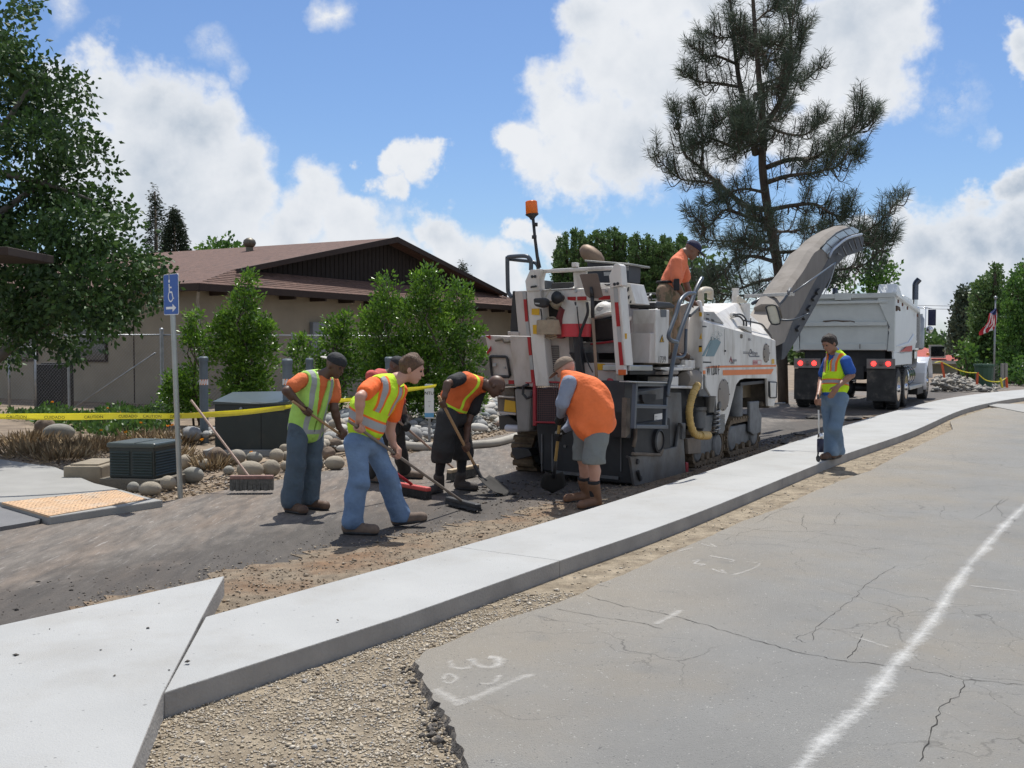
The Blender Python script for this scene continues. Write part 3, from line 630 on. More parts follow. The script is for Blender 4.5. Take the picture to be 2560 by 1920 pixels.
# ---- building behind the fence
aH = math.radians(29); Hu = np.array([math.sin(aH), math.cos(aH), 0]); Hv = np.array([-math.cos(aH), math.sin(aH), 0]); HC0 = np.array([-8.25, 27.0, 0.0])
hp = lambda u, v, z: HC0 + Hu * u + Hv * v + np.array([0, 0, z])
m_wall = mat('stucco_wall', (.27, .235, .18), .95, var=.10, vs=1.2, bump=.3, bs=80)
m_roof = mat('brown_red_shingle', (.125, .072, .055), .95, var=.35, vs=7, col2=(.085,.052,.042), s2=3, bump=.7, bs=35)
m_trimb = mat('dark_brown_trim', (.035, .022, .017), .85, var=.15, vs=6)
m_gable = mat('dark_board_gable', (.024, .017, .014), .9, var=.15, vs=5)
hs = thing('house', 'low beige building with brown hip roof and dark gable behind the chain link fence', 'building', hp(8, 4, 0), 0)
EZ, PK, BU = 3.27, 5.42, 20.1; SK = (3.83 - 3.27) / 1.2; GZ = 3.83
wm = MB(hp); wm.box(.65, BU - .6, .65, 22, -.1, 3.12); obj('wall', wm, m_wall, hs)
r_ = MB(hp)   # roof sheets as thin slabs
def slabq(mb, q, th=.1):
    a = [np.array(p, float) for p in q]; mb.ext(a, (0, 0, -th))
for q in ([(0,0,EZ),(BU,0,EZ),(BU-2.54,1.2,GZ),(2.54,1.2,GZ)],):
    slabq(r_, q)
slabq(r_, [(0,0,EZ+.002),(2.54,1.2,GZ+.002),(BU/2,1.0,PK),(BU/2,24,PK),(0,24,EZ+.002)][:1] + [(2.54,1.2,GZ+.002),(2.54,24,GZ+.002),(0,24,EZ+.002)])
slabq(r_, [(2.54,.75,GZ+.004),(BU/2,.75,PK),(BU/2,24,PK),(2.54,24,GZ+.004)], .12)
slabq(r_, [(BU-2.54,.75,GZ+.004),(BU/2,.75,PK),(BU/2,24,PK),(BU-2.54,24,GZ+.004)][::-1], .12)
slabq(r_, [(BU,0,EZ+.002),(BU-2.54,1.2,GZ+.002),(BU-2.54,24,GZ+.002),(BU,24,EZ+.002)][::-1])
roof = obj('roof', r_, m_roof, hs)
# courses of shingles as fine raised lines
for k in range(1, 9):
    t = k / 9; a = MB(hp); a.box(2.54*t+.02, BU-2.54*t-.02, 1.2*t-.004, 1.2*t+.012, EZ+.56*t+.0, EZ+.56*t+.014); obj('shingle_course', a, m_roof, roof)
gm = MB(hp); gm.ext([(2.9,1.35,GZ-.02),(BU-2.9,1.35,GZ-.02),(BU/2,1.35,PK-.12)], (0,.08,0)); gb = obj('gable', gm, m_gable, hs)
for k in range(60):
    u = 3.2 + k * (BU - 6.4) / 60; zt = GZ + (PK - .15 - GZ) * (1 - abs(u - BU / 2) / (BU / 2 - 2.9)) 
    if zt - GZ > .12:
        a = MB(hp); a.box(u, u + .03, 1.33, 1.352, GZ - .01, zt - .03); obj('batten', a, m_gable, gb)
bm_ = MB(hp)
for s0, s1 in ((2.2, BU/2), (BU-2.2, BU/2)):
    bm_.ext([(s0,.72,GZ-.16),(s1,.72,PK-.17),(s1,.72,PK+.03),(s0,.72,GZ-.02)], (0,.06,0))
obj('bargeboard', bm_, m_trimb, hs)
fm = MB(hp); fm.box(-.02, BU+.02, -.05, -.005, EZ-.2, EZ-.02); fm.box(-.05, -.005, -.05, 24, EZ-.2, EZ-.02); obj('fascia', fm, m_trimb, hs)
sm_ = MB(hp); sm_.box(.0, BU, 0, .65, EZ-.16, EZ-.12); sm_.box(0,.65,.65,24,EZ-.16,EZ-.12); obj('soffit', sm_, m_trimb, hs)
for k in range(14):
    a = MB(hp); a.box(1.0+k*1.4, 1.08+k*1.4, .02, .62, EZ-.28, EZ-.16); obj('rafter_tail', a, m_trimb, hs)
m_pipe = mat('painted_downspout', (.33, .31, .28), .6)
a = MB(hp); a.tube([hp(.3,.3,3.08),hp(.5,.55,2.8),hp(.58,.6,2.7),hp(.58,.6,0)] if False else [(.3,.3,3.08),(.5,.55,2.8),(.58,.6,2.7),(.58,.6,0)], .04, 6); obj('downspout', a, m_pipe, hs)
a = MB(hp); a.box(7.95,8.05,.58,.645,0,3.1); obj('downspout', a, m_trimb, hs)
a = MB(hp); a.box(5.2,5.8,.5,.64,1.3,2.35); obj('meter_box', a, mat('grey_box_paint',(.2,.22,.24),.6), hs, bevel=.01)
for v in (3.2,6.4,9.6): obj('wall_joint', MB(hp).box(.632,.648,v,v+.02,0,3.05), m_trimb, hs)
m_glassd = mat('dark_glass', (.02,.025,.03), .08, spec=.8)
for v in (4.3, 7.4, 10.6):
    w_ = obj('window', MB(hp).box(.60,.645,v,v+1.35,1.15,2.5), m_trimb, hs); obj('pane', MB(hp).box(.585,.598,v+.06,v+1.29,1.21,2.44), m_glassd, w_)
vp = PL(624, 642, hp(0, 6, 0), Hv) + np.array([0, 0, .22]); vb = thing('roof_vent', 'round turbine vent on a short pipe standing on the brown roof', 'vent', (vp[0], vp[1], vp[2] - .1))
m_vent = mat('vent_metal', (.12,.105,.08), .5, .4, var=.2)
obj('pipe', MB().lathe(vp - np.array([0,0,.2]), (0,0,1), [(-.2,.13),(.32,.13)], 14), m_vent, vb, True, auto=40)
obj('turbine', MB().lathe(vp + np.array([0,0,.12]), (0,0,1), [(0,.13),(.06,.2),(.16,.235),(.26,.2),(.33,.1),(.35,.02)], 18), m_vent, vb, True)
# second building roof further left
h2 = thing('house', 'second low building whose brown roof ridge shows above the first roof at left', 'building', hp(-2, 24, 0))
h2o = lambda u, v, z: hp(u - 1.5, v + 22, z)
a = MB(h2o); a.box(.6,13.4,.6,11,-.1,3.6); obj('wall', a, m_wall, h2)
a = MB(h2o); a._add([(0,0,3.5),(14,0,3.5),(14,12,3.5),(0,12,3.5),(5,6,5.55),(9,6,5.55)], [(0,1,5,4),(1,2,5),(2,3,4,5),(3,0,4),(3,2,1,0)]); obj('roof', a, m_roof, h2)
# a sliver of dark eave at the left edge of the view, over the footpath
ev = thing('shelter', 'dark brown shelter roof edge jutting in from the left above the footpath', 'shelter', (-7.6, 13.2, 0))
e0 = A(-60, 632, 13.2)
obj('roof', MB().box(-10.2, A(48,632,13.2)[0], 12.9, 14.2, e0[2]-.06, e0[2]+.05), m_trimb, ev, bevel=.01)
obj('post', MB().box(-9.2,-9.05,13.5,13.65,-.05,e0[2]-.06), m_trimb, ev)

# ---- chain link fence
m_galv = mat('galvanised_steel', (.30, .31, .32), .45, .7, var=.15, vs=8)
fe = thing('chain_link_fence', 'grey chain link fence with top rail and diagonal brace in front of the beige building', 'fence', (-8.0, 23.4, 0))
FA, FB, FC = np.array([-8.0, 23.4, 0]), np.array([1.6, 28.4, 0]), np.array([-13.5, 24.9, 0])
def fence_run(A0, B0, step, dens):
    d = B0 - A0; ln = np.linalg.norm(d); u = d / ln; n = np.cross(u, (0,0,1)); mesh = MB()
    k = 0; s = -1.8
    while s < ln + 1.8:
        for sg in (1, -1):
            a0, z0, a1, z1 = s, .05, s + sg * 1.8, 1.85
            # clip to run
            def cl(a, z): return a, z
            if sg == 1: lo, hi = max(a0, 0), min(a1, ln)
            else: lo, hi = max(a1, 0), min(a0, ln)
            if hi > lo:
                f = lambda a: .05 + (a - a0) / (a1 - a0) * 1.8
                p, q = A0 + u * lo + np.array([0,0,f(lo)]), A0 + u * hi + np.array([0,0,f(hi)])
                w = .0022; up = np.array([0,0,1.]) * w; nn = n * w
                mesh._add([p - up + nn*sg, p + up, p - nn, q - up + nn*sg, q + up, q - nn], [(0,1,4,3),(1,2,5,4),(2,0,3,5)])
        s += dens
    return mesh
o = obj('wire_mesh', fence_run(FA, FB, 3, .085), m_galv, fe); o['kind'] = 'stuff'
o = obj('wire_mesh', fence_run(FC, FA, 3, .085), m_galv, fe); o['kind'] = 'stuff'
for A0, B0 in ((FA, FB), (FC, FA)):
    obj('rail', MB().tube([A0 + (0,0,1.86), B0 + (0,0,1.86)], .021, 8), m_galv, fe, True)
for p, r, h in ((FA,.045,1.98),(FA+(FB-FA)*.28,.03,1.9),(FA+(FB-FA)*.56,.03,1.9),(FA+(FB-FA)*.84,.03,1.9),(FC+(FA-FC)*.56,.03,1.9),(FC+(FA-FC)*.1,.03,1.9)):
    po = obj('post', MB().tube([p - (0,0,.1), p + (0,0,h)], r, 10), m_galv, fe, True, auto=40); obj('post_cap', MB().ell(p + (0,0,h), (r*1.15,r*1.15,r), 10, 6), m_galv, po, True)
obj('brace', MB().tube([FA + (FC-FA)*.03 + (0,0,1.45), FA + (FC-FA)*.42 + (0,0,.15)], .018, 8), m_galv, fe, True)
# low side fence and dark unit in the tree shade
lf = thing('chain_link_fence', 'short low chain link fence in the shade behind the maple at far left', 'fence', (-12.2, 25.4, 0))
q0, q1 = A(22, 915, 25.5), A(88, 912, 25.5)
o = obj('wire_mesh', MB().box(q0[0], q1[0], 25.5, 25.504, .05, q0[2]) if False else fence_run(np.array([q0[0],25.5,-.2]), np.array([q1[0],25.5,-.2]), 3, .09), m_galv, lf); o['kind'] = 'stuff'
obj('rail', MB().tube([(q0[0],25.5,q0[2]+.45),(q1[0],25.5,q1[2]+.45)], .02, 8), m_galv, lf, True); obj('post', MB().tube([(q0[0],25.5,-.05),(q0[0],25.5,q0[2]+.5)], .03, 8), m_galv, lf, True); obj('post', MB().tube([(q1[0],25.5,-.05),(q1[0],25.5,q0[2]+.5)], .03, 8), m_galv, lf, True)
un = thing('condenser_unit', 'black air conditioning unit standing in the shade behind the fence', 'utility unit', (*A(120, 990, 25.8)[:2], 0))
c = A(120, 990, 25.8); obj('housing', MB().box(c[0]-.36,c[0]+.36,25.8,26.5,.0,1.15), mat('black_unit',(.015,.015,.016),.6), un, bevel=.02)
obj('fan_grille', MB().lathe((c[0],26.15,1.15),(0,0,1),[(0,.3),(.03,.3),(.03,.2)],20), mat('black_unit',), un)

# ---- bollards
m_boll = mat('blue_grey_paint', (.125, .155, .18), .5, var=.15, vs=5)
m_orange_refl = mat('orange_reflective', (.8,.22,.04), .5); m_white_refl = mat('white_reflective', (.75,.76,.76), .45)
def bollard(x, ytop, ybot, label, w=20, band=None, zb=0.0):
    Y = (HC - zb) * F / (ybot - 866); p = A(x, ybot, Y); top = A(x, ytop, Y); r = w / 2 / F * Y
    t = thing('bollard', label, 'bollard', (p[0], Y, zb), group='steel bollards by the utility boxes')
    obj('pipe', MB().lathe((p[0], Y, zb - .1), (0,0,1), [(0,r),(top[2]-zb+.04,r)], 20), m_boll, t, True, auto=40)
    obj('cap', MB().lathe((p[0], Y, top[2]-.07), (0,0,1), [(0,r*1.12),(.06,r*1.12),(.085,r*.8)], 20), m_boll, t, True, auto=40)
    if band:
        z0 = A(x, band, Y)[2]
        obj('reflective_band', MB().lathe((p[0], Y, z0), (0,0,1), [(0,r*1.02),(.09,r*1.02)], 20), m_white_refl, t, True, auto=40)
        mb = MB()
        for k in range(3):
            a = math.radians(-125 + k * 34); pts = []
            for da, dz in ((0,.0),(.3,.0),(.62,.09),(.32,.09)):
                pts.append((p[0] + math.cos(a+da)*r*1.04, Y + math.sin(a+da)*r*1.04, z0 + dz))
            mb.ext(pts, (0,.003,0))
        obj('reflective_stripe', mb, m_orange_refl, t)
    return t
bollard(511, 893, 1104, 'tall blue grey bollard with orange and white band between tall shrub and green box', 21, 962)
bollard(720, 899, 1130, 'blue grey bollard at right end of the large green cabinet behind the lime vest worker', 24, 962)
bollard(775, 897, 1082, 'blue grey bollard half hidden behind the head of the lime vest worker', 18)
bollard(974, 894, 1085, 'blue grey bollard behind the black cap of the stooping worker', 21)

# ---- utility boxes
m_green = mat('dark_green_enamel', (.020, .028, .026), .4, var=.15, vs=4, col2=(.032,.035,.03), s2=3, spec=.5)
m_greenT = mat('green_enamel_top', (.05, .066, .063), .35, var=.1, vs=4, spec=.6)
c1 = G(560, 1128, .02); c1 = (c1[0], c1[1])
tb = thing('transformer_cabinet', 'large dark green transformer cabinet with slanted lid behind the boulders', 'utility cabinet', (c1[0]+.3, c1[1]+.6, 0), 0)
x0, x1 = G(549,1128,0)[0], G(712,1128,0)[0]+.12; Yb = 15.35; zt = A(560, 1003, Yb)[2]; zt = 0.80
LT = lambda x, y, z: (x0 + (x1-x0)*x + y*.0, Yb + y + (1-x)*.25 - .1*0, z)
ztl = A(553, 993, Yb+.2)[2]; 
obj('body', MB().box(x0, x1, Yb, Yb+1.05, -.05, ztl-.07), m_green, tb, bevel=.015)
lid = MB(); zz = ztl
lid._add([(x0-.02,Yb-.03,zz-.10),(x1+.02,Yb-.03,zz-.10),(x1+.02,Yb+1.08,zz-.07),(x0-.02,Yb+1.08,zz-.07),(x0-.02,Yb-.03,zz-.05),(x0+.6*(x1-x0),Yb-.03,zz-.085),(x1+.02,Yb-.03,zz-.05),(x1+.02,Yb+1.08,zz+.06),(x0-.02,Yb+1.08,zz+.04)],
         [(0,1,6,5,4),(4,5,6,7,8),(1,2,7,6),(2,3,8,7),(3,0,4,8),(3,2,1,0)]); obj('lid', lid, m_greenT, tb, bevel=.006)
obj('door_seam', MB().box(x0+.62*(x1-x0), x0+.62*(x1-x0)+.012, Yb-.004, Yb+.0, .02, ztl-.11), mat('seam_black',(.01,.012,.012),.7), tb)
obj('door_seam', MB().box(x0+.03, x1-.03, Yb-.004, Yb, ztl-.215, ztl-.205), mat('seam_black'), tb)
obj('latch', MB().lathe((x0+.36*(x1-x0), Yb-.02, ztl-.16), (0,-1,0), [(-.02,.025),(.01,.025),(.015,.015)], 10), m_galv, tb, True)
obj('base_pad', MB().box(x0-.15, x1+.15, Yb-.12, Yb+1.2, -.06, .05), m_conc_old, tb, bevel=.01)
# slatted pedestal
zq = lambda x, y: (x / 2.37, 600 + y / 2.37)
pA = G(*zq(640, 1405), .02); pedY = 11.55
xl, xm, xr = A(*zq(632,1400), pedY)[0], A(*zq(800,1440), pedY)[0], A(*zq(968,1400), pedY)[0]
ped = thing('utility_pedestal', 'small green louvred utility pedestal on a concrete pad beside the sign post', 'utility pedestal', ((xl+xr)/2, pedY, 0), math.radians(0))
pc = np.array([(xl+xr)/2, pedY+.33, 0]); ang = math.radians(-12)
PT = lambda x, y, z: pc + np.array([x*math.cos(ang)-y*math.sin(ang), x*math.sin(ang)+y*math.cos(ang), z])
hw, hd, hz = (xr-xl)/2*.88, .28, .10; ht = A(*zq(700,1200), pedY+.1)[2]
obj('body', MB(PT).box(-hw, hw, -hd, hd, hz, ht-.05), m_green, ped, bevel=.012)
m_greenM = mat('mid_green_enamel', (.035,.05,.045), .45, var=.15, vs=6)
for k in range(9):
    z = hz + .035 + k * (ht-.12-hz) / 9
    for (a0, a1) in ((-hw+.02, -.02), (.02, hw-.02)):
        obj('louvre', MB(PT)._add([(a0,-hd-.003,z+.02),(a1,-hd-.003,z+.02),(a1,-hd-.02,z),(a0,-hd-.02,z),(a0,-hd-.003,z-.004),(a1,-hd-.003,z-.004)], [(0,3,2,1),(3,4,5,2),(0,4,3),(1,2,5)]), m_greenM, ped)
    obj('louvre', MB(PT)._add([(hw+.003,-hd+.02,z+.02),(hw+.003,hd-.02,z+.02),(hw+.02,hd-.02,z),(hw+.02,-hd+.02,z),(hw+.003,-hd+.02,z-.004),(hw+.003,hd-.02,z-.004)], [(0,1,2,3),(3,2,5,4),(0,3,4),(1,5,2)]), m_greenM, ped)
obj('lid', MB(PT).box(-hw-.025, hw+.025, -hd-.025, hd+.025, ht-.06, ht), m_greenT, ped, bevel=.022)
obj('lid_seam', MB(PT).box(.05, .062, -hd-.02, hd+.02, ht-.001, ht+.004), m_green, ped)
obj('pad', MB(PT).box(-hw-.08, hw+.1, -hd-.08, hd+.1, -.05, hz), mat('dusty_concrete',(.16,.14,.11),.95,var=.2,bump=.4), ped, bevel=.01)
vx0, vx1 = A(*zq(395,1400), 12.1)[0], A(*zq(620,1400), 12.1)[0]
vt = thing('utility_vault', 'low tan concrete utility vault beside the green pedestal', 'utility box', ((vx0+vx1)/2, 12.3, 0))
m_vault = mat('tan_concrete', (.26,.22,.165), .95, var=.2, vs=5, bump=.4, bs=70)
obj('box', MB().box(vx0, vx1, 12.0, 12.75, -.05, .19), m_vault, vt, bevel=.02); obj('cover', MB().box(vx0+.06, vx1-.06, 12.06, 12.69, .19, .21), m_vault, vt, bevel=.006)

# ---- accessible parking sign
m_blue = mat('sign_blue', (.02, .10, .38), .45, var=.05); m_white = mat('sign_white', (.78,.79,.78), .5, var=.04); m_alu = mat('aluminium', (.45,.46,.45), .4, .5)
sx, sY = G(447, 1244, 0)[0], 10.85
sp = thing('parking_sign', 'blue and white wheelchair sign with arrow on a leaning steel pole', 'sign', (sx, sY, 0))
ptop = A(428, 690, sY); obj('pole', MB().tube([(sx, sY, -.1), ptop + (0,0,.02)], .028, 14), mat('sign_pole', (.36,.38,.37), .35, .75, var=.15), sp, True, auto=40)
sc_ = A(427.5, 736, sY-.04); sa = math.radians(-58); sxd = np.array([math.cos(sa), -math.sin(sa)*1.0, 0]); sxd = np.array([math.cos(math.radians(43)), -math.sin(math.radians(43)), 0]); snn = np.cross(sxd, (0,0,1)); 
ST = lambda x, y, z: sc_ + sxd * x + np.array([.03*z*0, 0, z]) + snn * y
def rrect(w, h, r, n=5):
    o = []
    for cx, cz, a0 in ((w-r,h-r,0),(-w+r,h-r,90),(-w+r,-h+r,180),(w-r,-h+r,270)):
        for k in range(n + 1): a = math.radians(a0 + 90 * k / n); o.append((cx + r*math.cos(a), cz + r*math.sin(a)))
    return o
plate = obj('plate', MB(ST).ext([ST(x,0,z) for x,z in rrect(.155,.215,.025)], (0,0,0)) if False else (lambda mb: mb.ext([ST(x,0,z) for x,z in rrect(.155,.215,.025)], -snn*.004))(MB()), m_white, sp)
obj('blue_field', MB().ext([ST(x,.001,z) for x,z in rrect(.148,.208,.02)], snn*.0015), m_blue, plate)
def ribbon(pts, w):
    mb = MB(); P = [np.array(p, float) for p in pts]; V = []; Fc = []
    for i, p in enumerate(P):
        d = P[min(i+1,len(P)-1)] - P[max(i-1,0)]; d /= np.linalg.norm(d); nr = np.array([-d[1], d[0]])
        for s in (1, -1): V.append(ST(p[0]+nr[0]*w*s, .004, p[1]+nr[1]*w*s))
        if i: a = 2*i-2; Fc.append((a,a+1,a+3,a+2))
    mb._add(V, Fc); return mb
sym = MB(); z0 = .055
for q in (ribbon([(-.028,.185-.0),(-.028,.135)], .0), ): pass
def addr(mb, other): mb._add(other.v, other.f)
for pts, w in (([(-.03,.11),(-.026,.02)], .010), ([(-.028,.075),(.02,.072)], .008), ([(-.026,.025),(.025,.022),(.05,-.045),(.068,-.04)], .010),
               ([(.035*math.cos(t)*1.35+.0, -.02+.055*math.sin(t)) for t in np.linspace(2.3, 6.1, 16)], .0075)):
    addr(sym, ribbon(pts, w))
sym._add([ST(-.03+.016*math.cos(t), .004, .14+.018*math.sin(t)) for t in np.linspace(0, 2*math.pi, 13)[:-1]], [tuple(range(12))])
obj('wheelchair_symbol', sym, m_white, plate)
ar = MB(); ar._add([ST(x,.004,z) for x,z in ((-.1,-.13),(.035,-.13),(.035,-.10),(.11,-.143),(.035,-.186),(.035,-.156),(-.1,-.156))], [tuple(range(7))]); obj('arrow', ar, m_white, plate)

# ---- caution tape
m_tape = mat('yellow_tape', (.80, .72, .05), .4, var=.06, sub=.25); m_black = mat('black_print', (.02,.02,.02), .6)
tp_ = [(-420,1036,10.6),(-60,1040,10.7),(150,1043,10.9),(330,1040,11.3),(447,1040,11.6),(600,1033,13.4),(712,1020,15.2)]
tpr = [(712,1019,15.2),(775,1009,15.6),(890,998,15.9),(985,980,16.4),(1090,965,17)]
tape = thing('caution_tape', 'yellow caution tape sagging across from the left edge to the bollards', 'caution tape', A(447,1040,11.6))
def tape_mesh(lst, w, tw, n=14):
    P = spline([A(x, y, Y) for x, y, Y in lst], n); V = []; Fc = []
    for i, p in enumerate(P):
        t = i / (len(P)-1); a = tw(t); d = P[min(i+1,len(P)-1)] - P[max(i-1,0)]; d /= np.linalg.norm(d)
        up = np.array([0,0,1.]); sd = np.cross(d, up); v = up * math.cos(a) + sd * math.sin(a)
        V += [p + v*w/2, p - v*w/2]
        if i: b = 2*i-2; Fc.append((b,b+1,b+3,b+2))
    mb = MB(); mb._add(V, Fc); return mb, P
mt, TP = tape_mesh(tp_, .064, lambda t: .15 + .5*math.sin(t*9)*.5)
obj('tape_band', mt, m_tape, tape)
mt2, _ = tape_mesh([(x, y-5, Y+.04) for x, y, Y in tp_], .05, lambda t: 1.0 + .4*math.sin(t*13)); obj('tape_band', mt2, m_tape, tape)
k = 0
for i in range(20, len(TP) - 14, 7):
    p = TP[i]; d = TP[i+1] - TP[i]
    if i < 58: text('print', ('CAUTION', 'CUIDADO')[k % 2], .044, p - np.array([0,0,.016]), d, (0,0,1), m_black, tape, 'CENTER', off=.012); k += 1
tape2 = thing('caution_tape', 'second span of yellow tape running behind the workers to the marker stake', 'caution tape', A(890,998,15.9))
mt, _ = tape_mesh(tpr, .06, lambda t: .3 + .6*math.sin(t*7)); obj('tape_band', mt, m_tape, tape2)
mt, _ = tape_mesh([(x, y-4, Y+.04) for x, y, Y in tpr], .045, lambda t: .9 + .5*math.sin(t*15)); obj('tape_band', mt, m_tape, tape2)

# ---- utility marker stake
mk = thing('marker_post', 'white marker sign with blue ends on a thin metal post in the cobbles', 'marker', (*A(1073,1085,17.2)[:2], 0))
mc = A(1073, 1003, 17.2); obj('post', MB().box(mc[0]-.022,mc[0]+.022,17.21,17.23,-.05,mc[2]), m_galv, mk)
pl = obj('panel', MB().ext([(mc[0]+x, 17.2, mc[2]+z) for x, z in rrect(.078,.29,.03)], (0,.006,0)), m_white, mk)
obj('blue_band', MB().box(mc[0]-.077,mc[0]+.077,17.194,17.199,mc[2]+.22,mc[2]+.27), mat('light_blue', (.12,.36,.62), .5), pl); obj('blue_band', MB().box(mc[0]-.077,mc[0]+.077,17.194,17.199,mc[2]-.27,mc[2]-.2), mat('light_blue'), pl)
text('print', 'NTU', .075, (mc[0],17.196,mc[2]+.11), (1,0,0), (0,0,1), m_black, pl, 'CENTER', off=.002)
for dz in (-.02,-.1): text('print', 'I' if dz < -.05 else '—', .05, (mc[0],17.196,mc[2]+dz), (1,0,0), (0,0,1), m_black, pl, 'CENTER', off=.002)

# ---- boulders along the verge
m_bould = mat('river_boulder', (.30,.26,.20), .85, var=.2, vs=3, col2=(.22,.20,.17), s2=2, bump=.3, bs=30)
m_bould2 = mat('grey_boulder', (.24,.23,.20), .85, var=.2, vs=3, bump=.3, bs=30); m_bould3 = mat('brown_rough_rock', (.16,.12,.09), .95, var=.35, vs=4, bump=.8, bs=14)
BL = [('p',120,1030,80,100,0),('p',220,1200,150,105,1),('p',370,1060,105,75,0),('p',540,950,130,115,2),('p',800,960,122,98,0),('p',695,1140,72,62,1),('p',975,1130,182,115,0),('p',1030,970,112,75,1),
      ('p',1255,1110,118,112,0),('p',1325,945,98,92,0),('p',1430,850,75,60,0),('p',1450,950,60,65,0),('p',1440,1080,62,65,0),('p',2090,1040,135,92,0),('p',2010,920,92,92,2),('p',2090,800,102,82,2),('p',1880,1060,70,70,0),
      ('l',790,1465,36,32,1),('l',890,1475,70,43,0),('l',895,1408,60,37,0),('l',995,1440,50,43,0),('l',990,1365,52,32,0),('l',350,1140,95,50,1),('l',265,1110,60,50,2),('l',935,1095,30,32,1)]
lab = {'0': 'tan', '1': 'grey', '2': 'brown'}
names = ['rounded tan boulder just left of the sign pole above the verge','long olive grey boulder at the foot of the sign pole','pale streaked boulder right of the sign pole','jagged brown rock under the leaning broom handle','tan boulder crossed by the middle of the leaning broom handle','small round grey boulder left of the leaning broom','big egg shaped tan boulder directly above the leaning broom head','flat grey boulder in front of the green cabinet with dry weeds',
         'upright round tan boulder right of the egg shaped one','round tan boulder below the corner of the green cabinet','small tan boulder against the lime vest worker knee at cabinet','tan boulder behind the knee of the lime vest worker','low tan boulder beside the shin of the lime vest worker','long smooth tan boulder between the two front workers','reddish brown rock behind the long smooth boulder','dark rough rock above the reddish one between the front workers','tan boulder just right of the lime vest worker legs',
         'grey boulder at the left end of the pile by the orange panel','widest tan boulder beside the corner of the orange panel','tan boulder stacked behind the widest one near the pedestal','round tan boulder touching the left of the sign pole','tan boulder at the top of the pile beside the pedestal','big pale half buried boulder under the tape at left','dark brown rock lying beside the half buried boulder at left','grey stone standing among the poppies beside the sign pole']
def rock(r, seed, rough):
    rg = random.Random(seed); mb = MB(); mb.ell((0,0,0), r, 14, 9, jit=.035 if not rough else .14, seed=seed); return mb
for i, (fr, x, y, rx, ry, k) in enumerate(BL):
    if fr == 'p': X, Yp, s = 440 + x/5.267, 960 + y/5.267, 1/5.267
    else: X, Yp, s = x/2.37, 600 + y/2.37, 1/2.37
    bot = Yp + ry*s; Y = HC*F/(bot-866) + .12; 
    if fr == 'p' and y < 1000 and k != 2: Y = min(Y, 14.8)
    c = A(X, Yp, Y); r = (rx*s/F*Y*1.04, ry*s/F*Y*1.1, ry*s/F*Y*1.06)
    t = obj('boulder', None, (m_bould, m_bould2, m_bould3)[k], arrays=(np.array(rock(r, i, k == 2).v) + c, rock(r, i, k == 2).f), smooth=True)
    t.data.materials[0] = (m_bould, m_bould2, m_bould3)[k]
    tag(t, names[i], 'boulder', 'boulders along the verge')
    su = t.modifiers.new('s', 'SUBSURF'); su.levels = su.render_levels = 1
# ---- cobbles
def verge(y):  # x of the lane's left edge at depth y
    P = np.array(LTOP); return np.interp(y, P[:, 1], P[:, 0])
cob = []
edge_pts = [G(1290,1095), G(1180,1118), G(1110,1120), G(1020,1117), G(960,1100), G(930,1085)]
for i in range(9000):
    y = rng.uniform(13.2, 31); off = rng.uniform(-5.8, -.75); x = verge(y) + off
    if y < 15.3 and x < -3.1: continue
    px = 1280 + x / y * F
    fy = np.interp(px, [600, 860, 940, 1020, 1110, 1180, 1290, 1400, 3000], [15.2, 15.2, 17.5, 16.25, 16.1, 16.2, 17.9, 19, 13])
    if y < fy + .15: continue
    if x < -3.0 and y < 16.9: continue
    if x < -5.6: continue
    if off > -1.5 and rng.uniform() < .5: continue
    cob.append((x, y))
cob = np.array(cob); keep = []
cell = {}
for x, y in cob:
    r = float(np.clip(rng.lognormal(-2.25, .38), .055, .26)); kx, ky = int(x/.3), int(y/.3); ok = True
    for a in range(kx-1, kx+2):
        for b in range(ky-1, ky+2):
            for (x2, y2, r2) in cell.get((a, b), ()):
                if (x-x2)**2 + (y-y2)**2 < (.80*(r+r2))**2: ok = False
    if ok: cell.setdefault((kx, ky), []).append((x, y, r)); keep.append((x, y, r))
keep.sort(key=lambda q: -q[2] / q[1])
m_cobs = [mat('cobble_grey', (.27,.27,.265), .85, var=.18, vs=4, bump=.2), mat('cobble_tan', (.36,.32,.26), .85, var=.18, vs=4, bump=.2), mat('cobble_blue', (.20,.22,.225), .8, var=.18, vs=4, bump=.2), mat('cobble_pale', (.46,.44,.40), .85, var=.12, vs=4), mat('cobble_pink', (.36,.27,.22), .85, var=.15, vs=4)]
protos = []
for k in range(15):
    rg = random.Random(k); mb = MB(); mb.ell((0,0,0), (1, rg.uniform(.62,.85), rg.uniform(.45,.7)), 9, 6, jit=.05, seed=k+50)
    o = obj('cobble', mb, m_cobs[(0,1,0,2,3,0,1,4,0,1,2,0,3,1,0)[k]], smooth=True); protos.append(o)
used = set()
def mound(x, y):
    o = verge(y) - x; return .16 * max(0, math.sin(min(1, max(0, (o - .6) / 5)) * math.pi))
rest_c, rest_r = [], []
vis = lambda x, y: abs(x / y * F) < 1300
ci = 0
for x, y, r in keep:
    z = mound(x, y) + r * .22
    if ci < 290 and vis(x, y):
        k = ci % 15; src = protos[k]
        o = src if ci < 15 else src.copy()
        if ci >= 15: COL.objects.link(o)
        o.location = (x, y, z); o.rotation_euler = (rng.uniform(-.3,.3), rng.uniform(-.3,.3), rng.uniform(0, 6.28)); o.scale = (r*1.12,)*3
        tag(o, 'smooth river cobble lying in the bed of stones beside the lane', 'cobble', 'river cobbles beside the lane'); ci += 1
    else: rest_c.append((x, y, z)); rest_r.append(r*1.1)
mm = mat('cobble_mix', (.3,.29,.27), .85); tint_cols(mm, [(.17,.17,.165),(.24,.23,.21),(.31,.275,.225),(.2,.19,.17),(.34,.32,.28)])
stones('cobble_bed', np.array(rest_c), np.array(rest_r)*1.1, mm, label='bed of small river cobbles beside the lane')
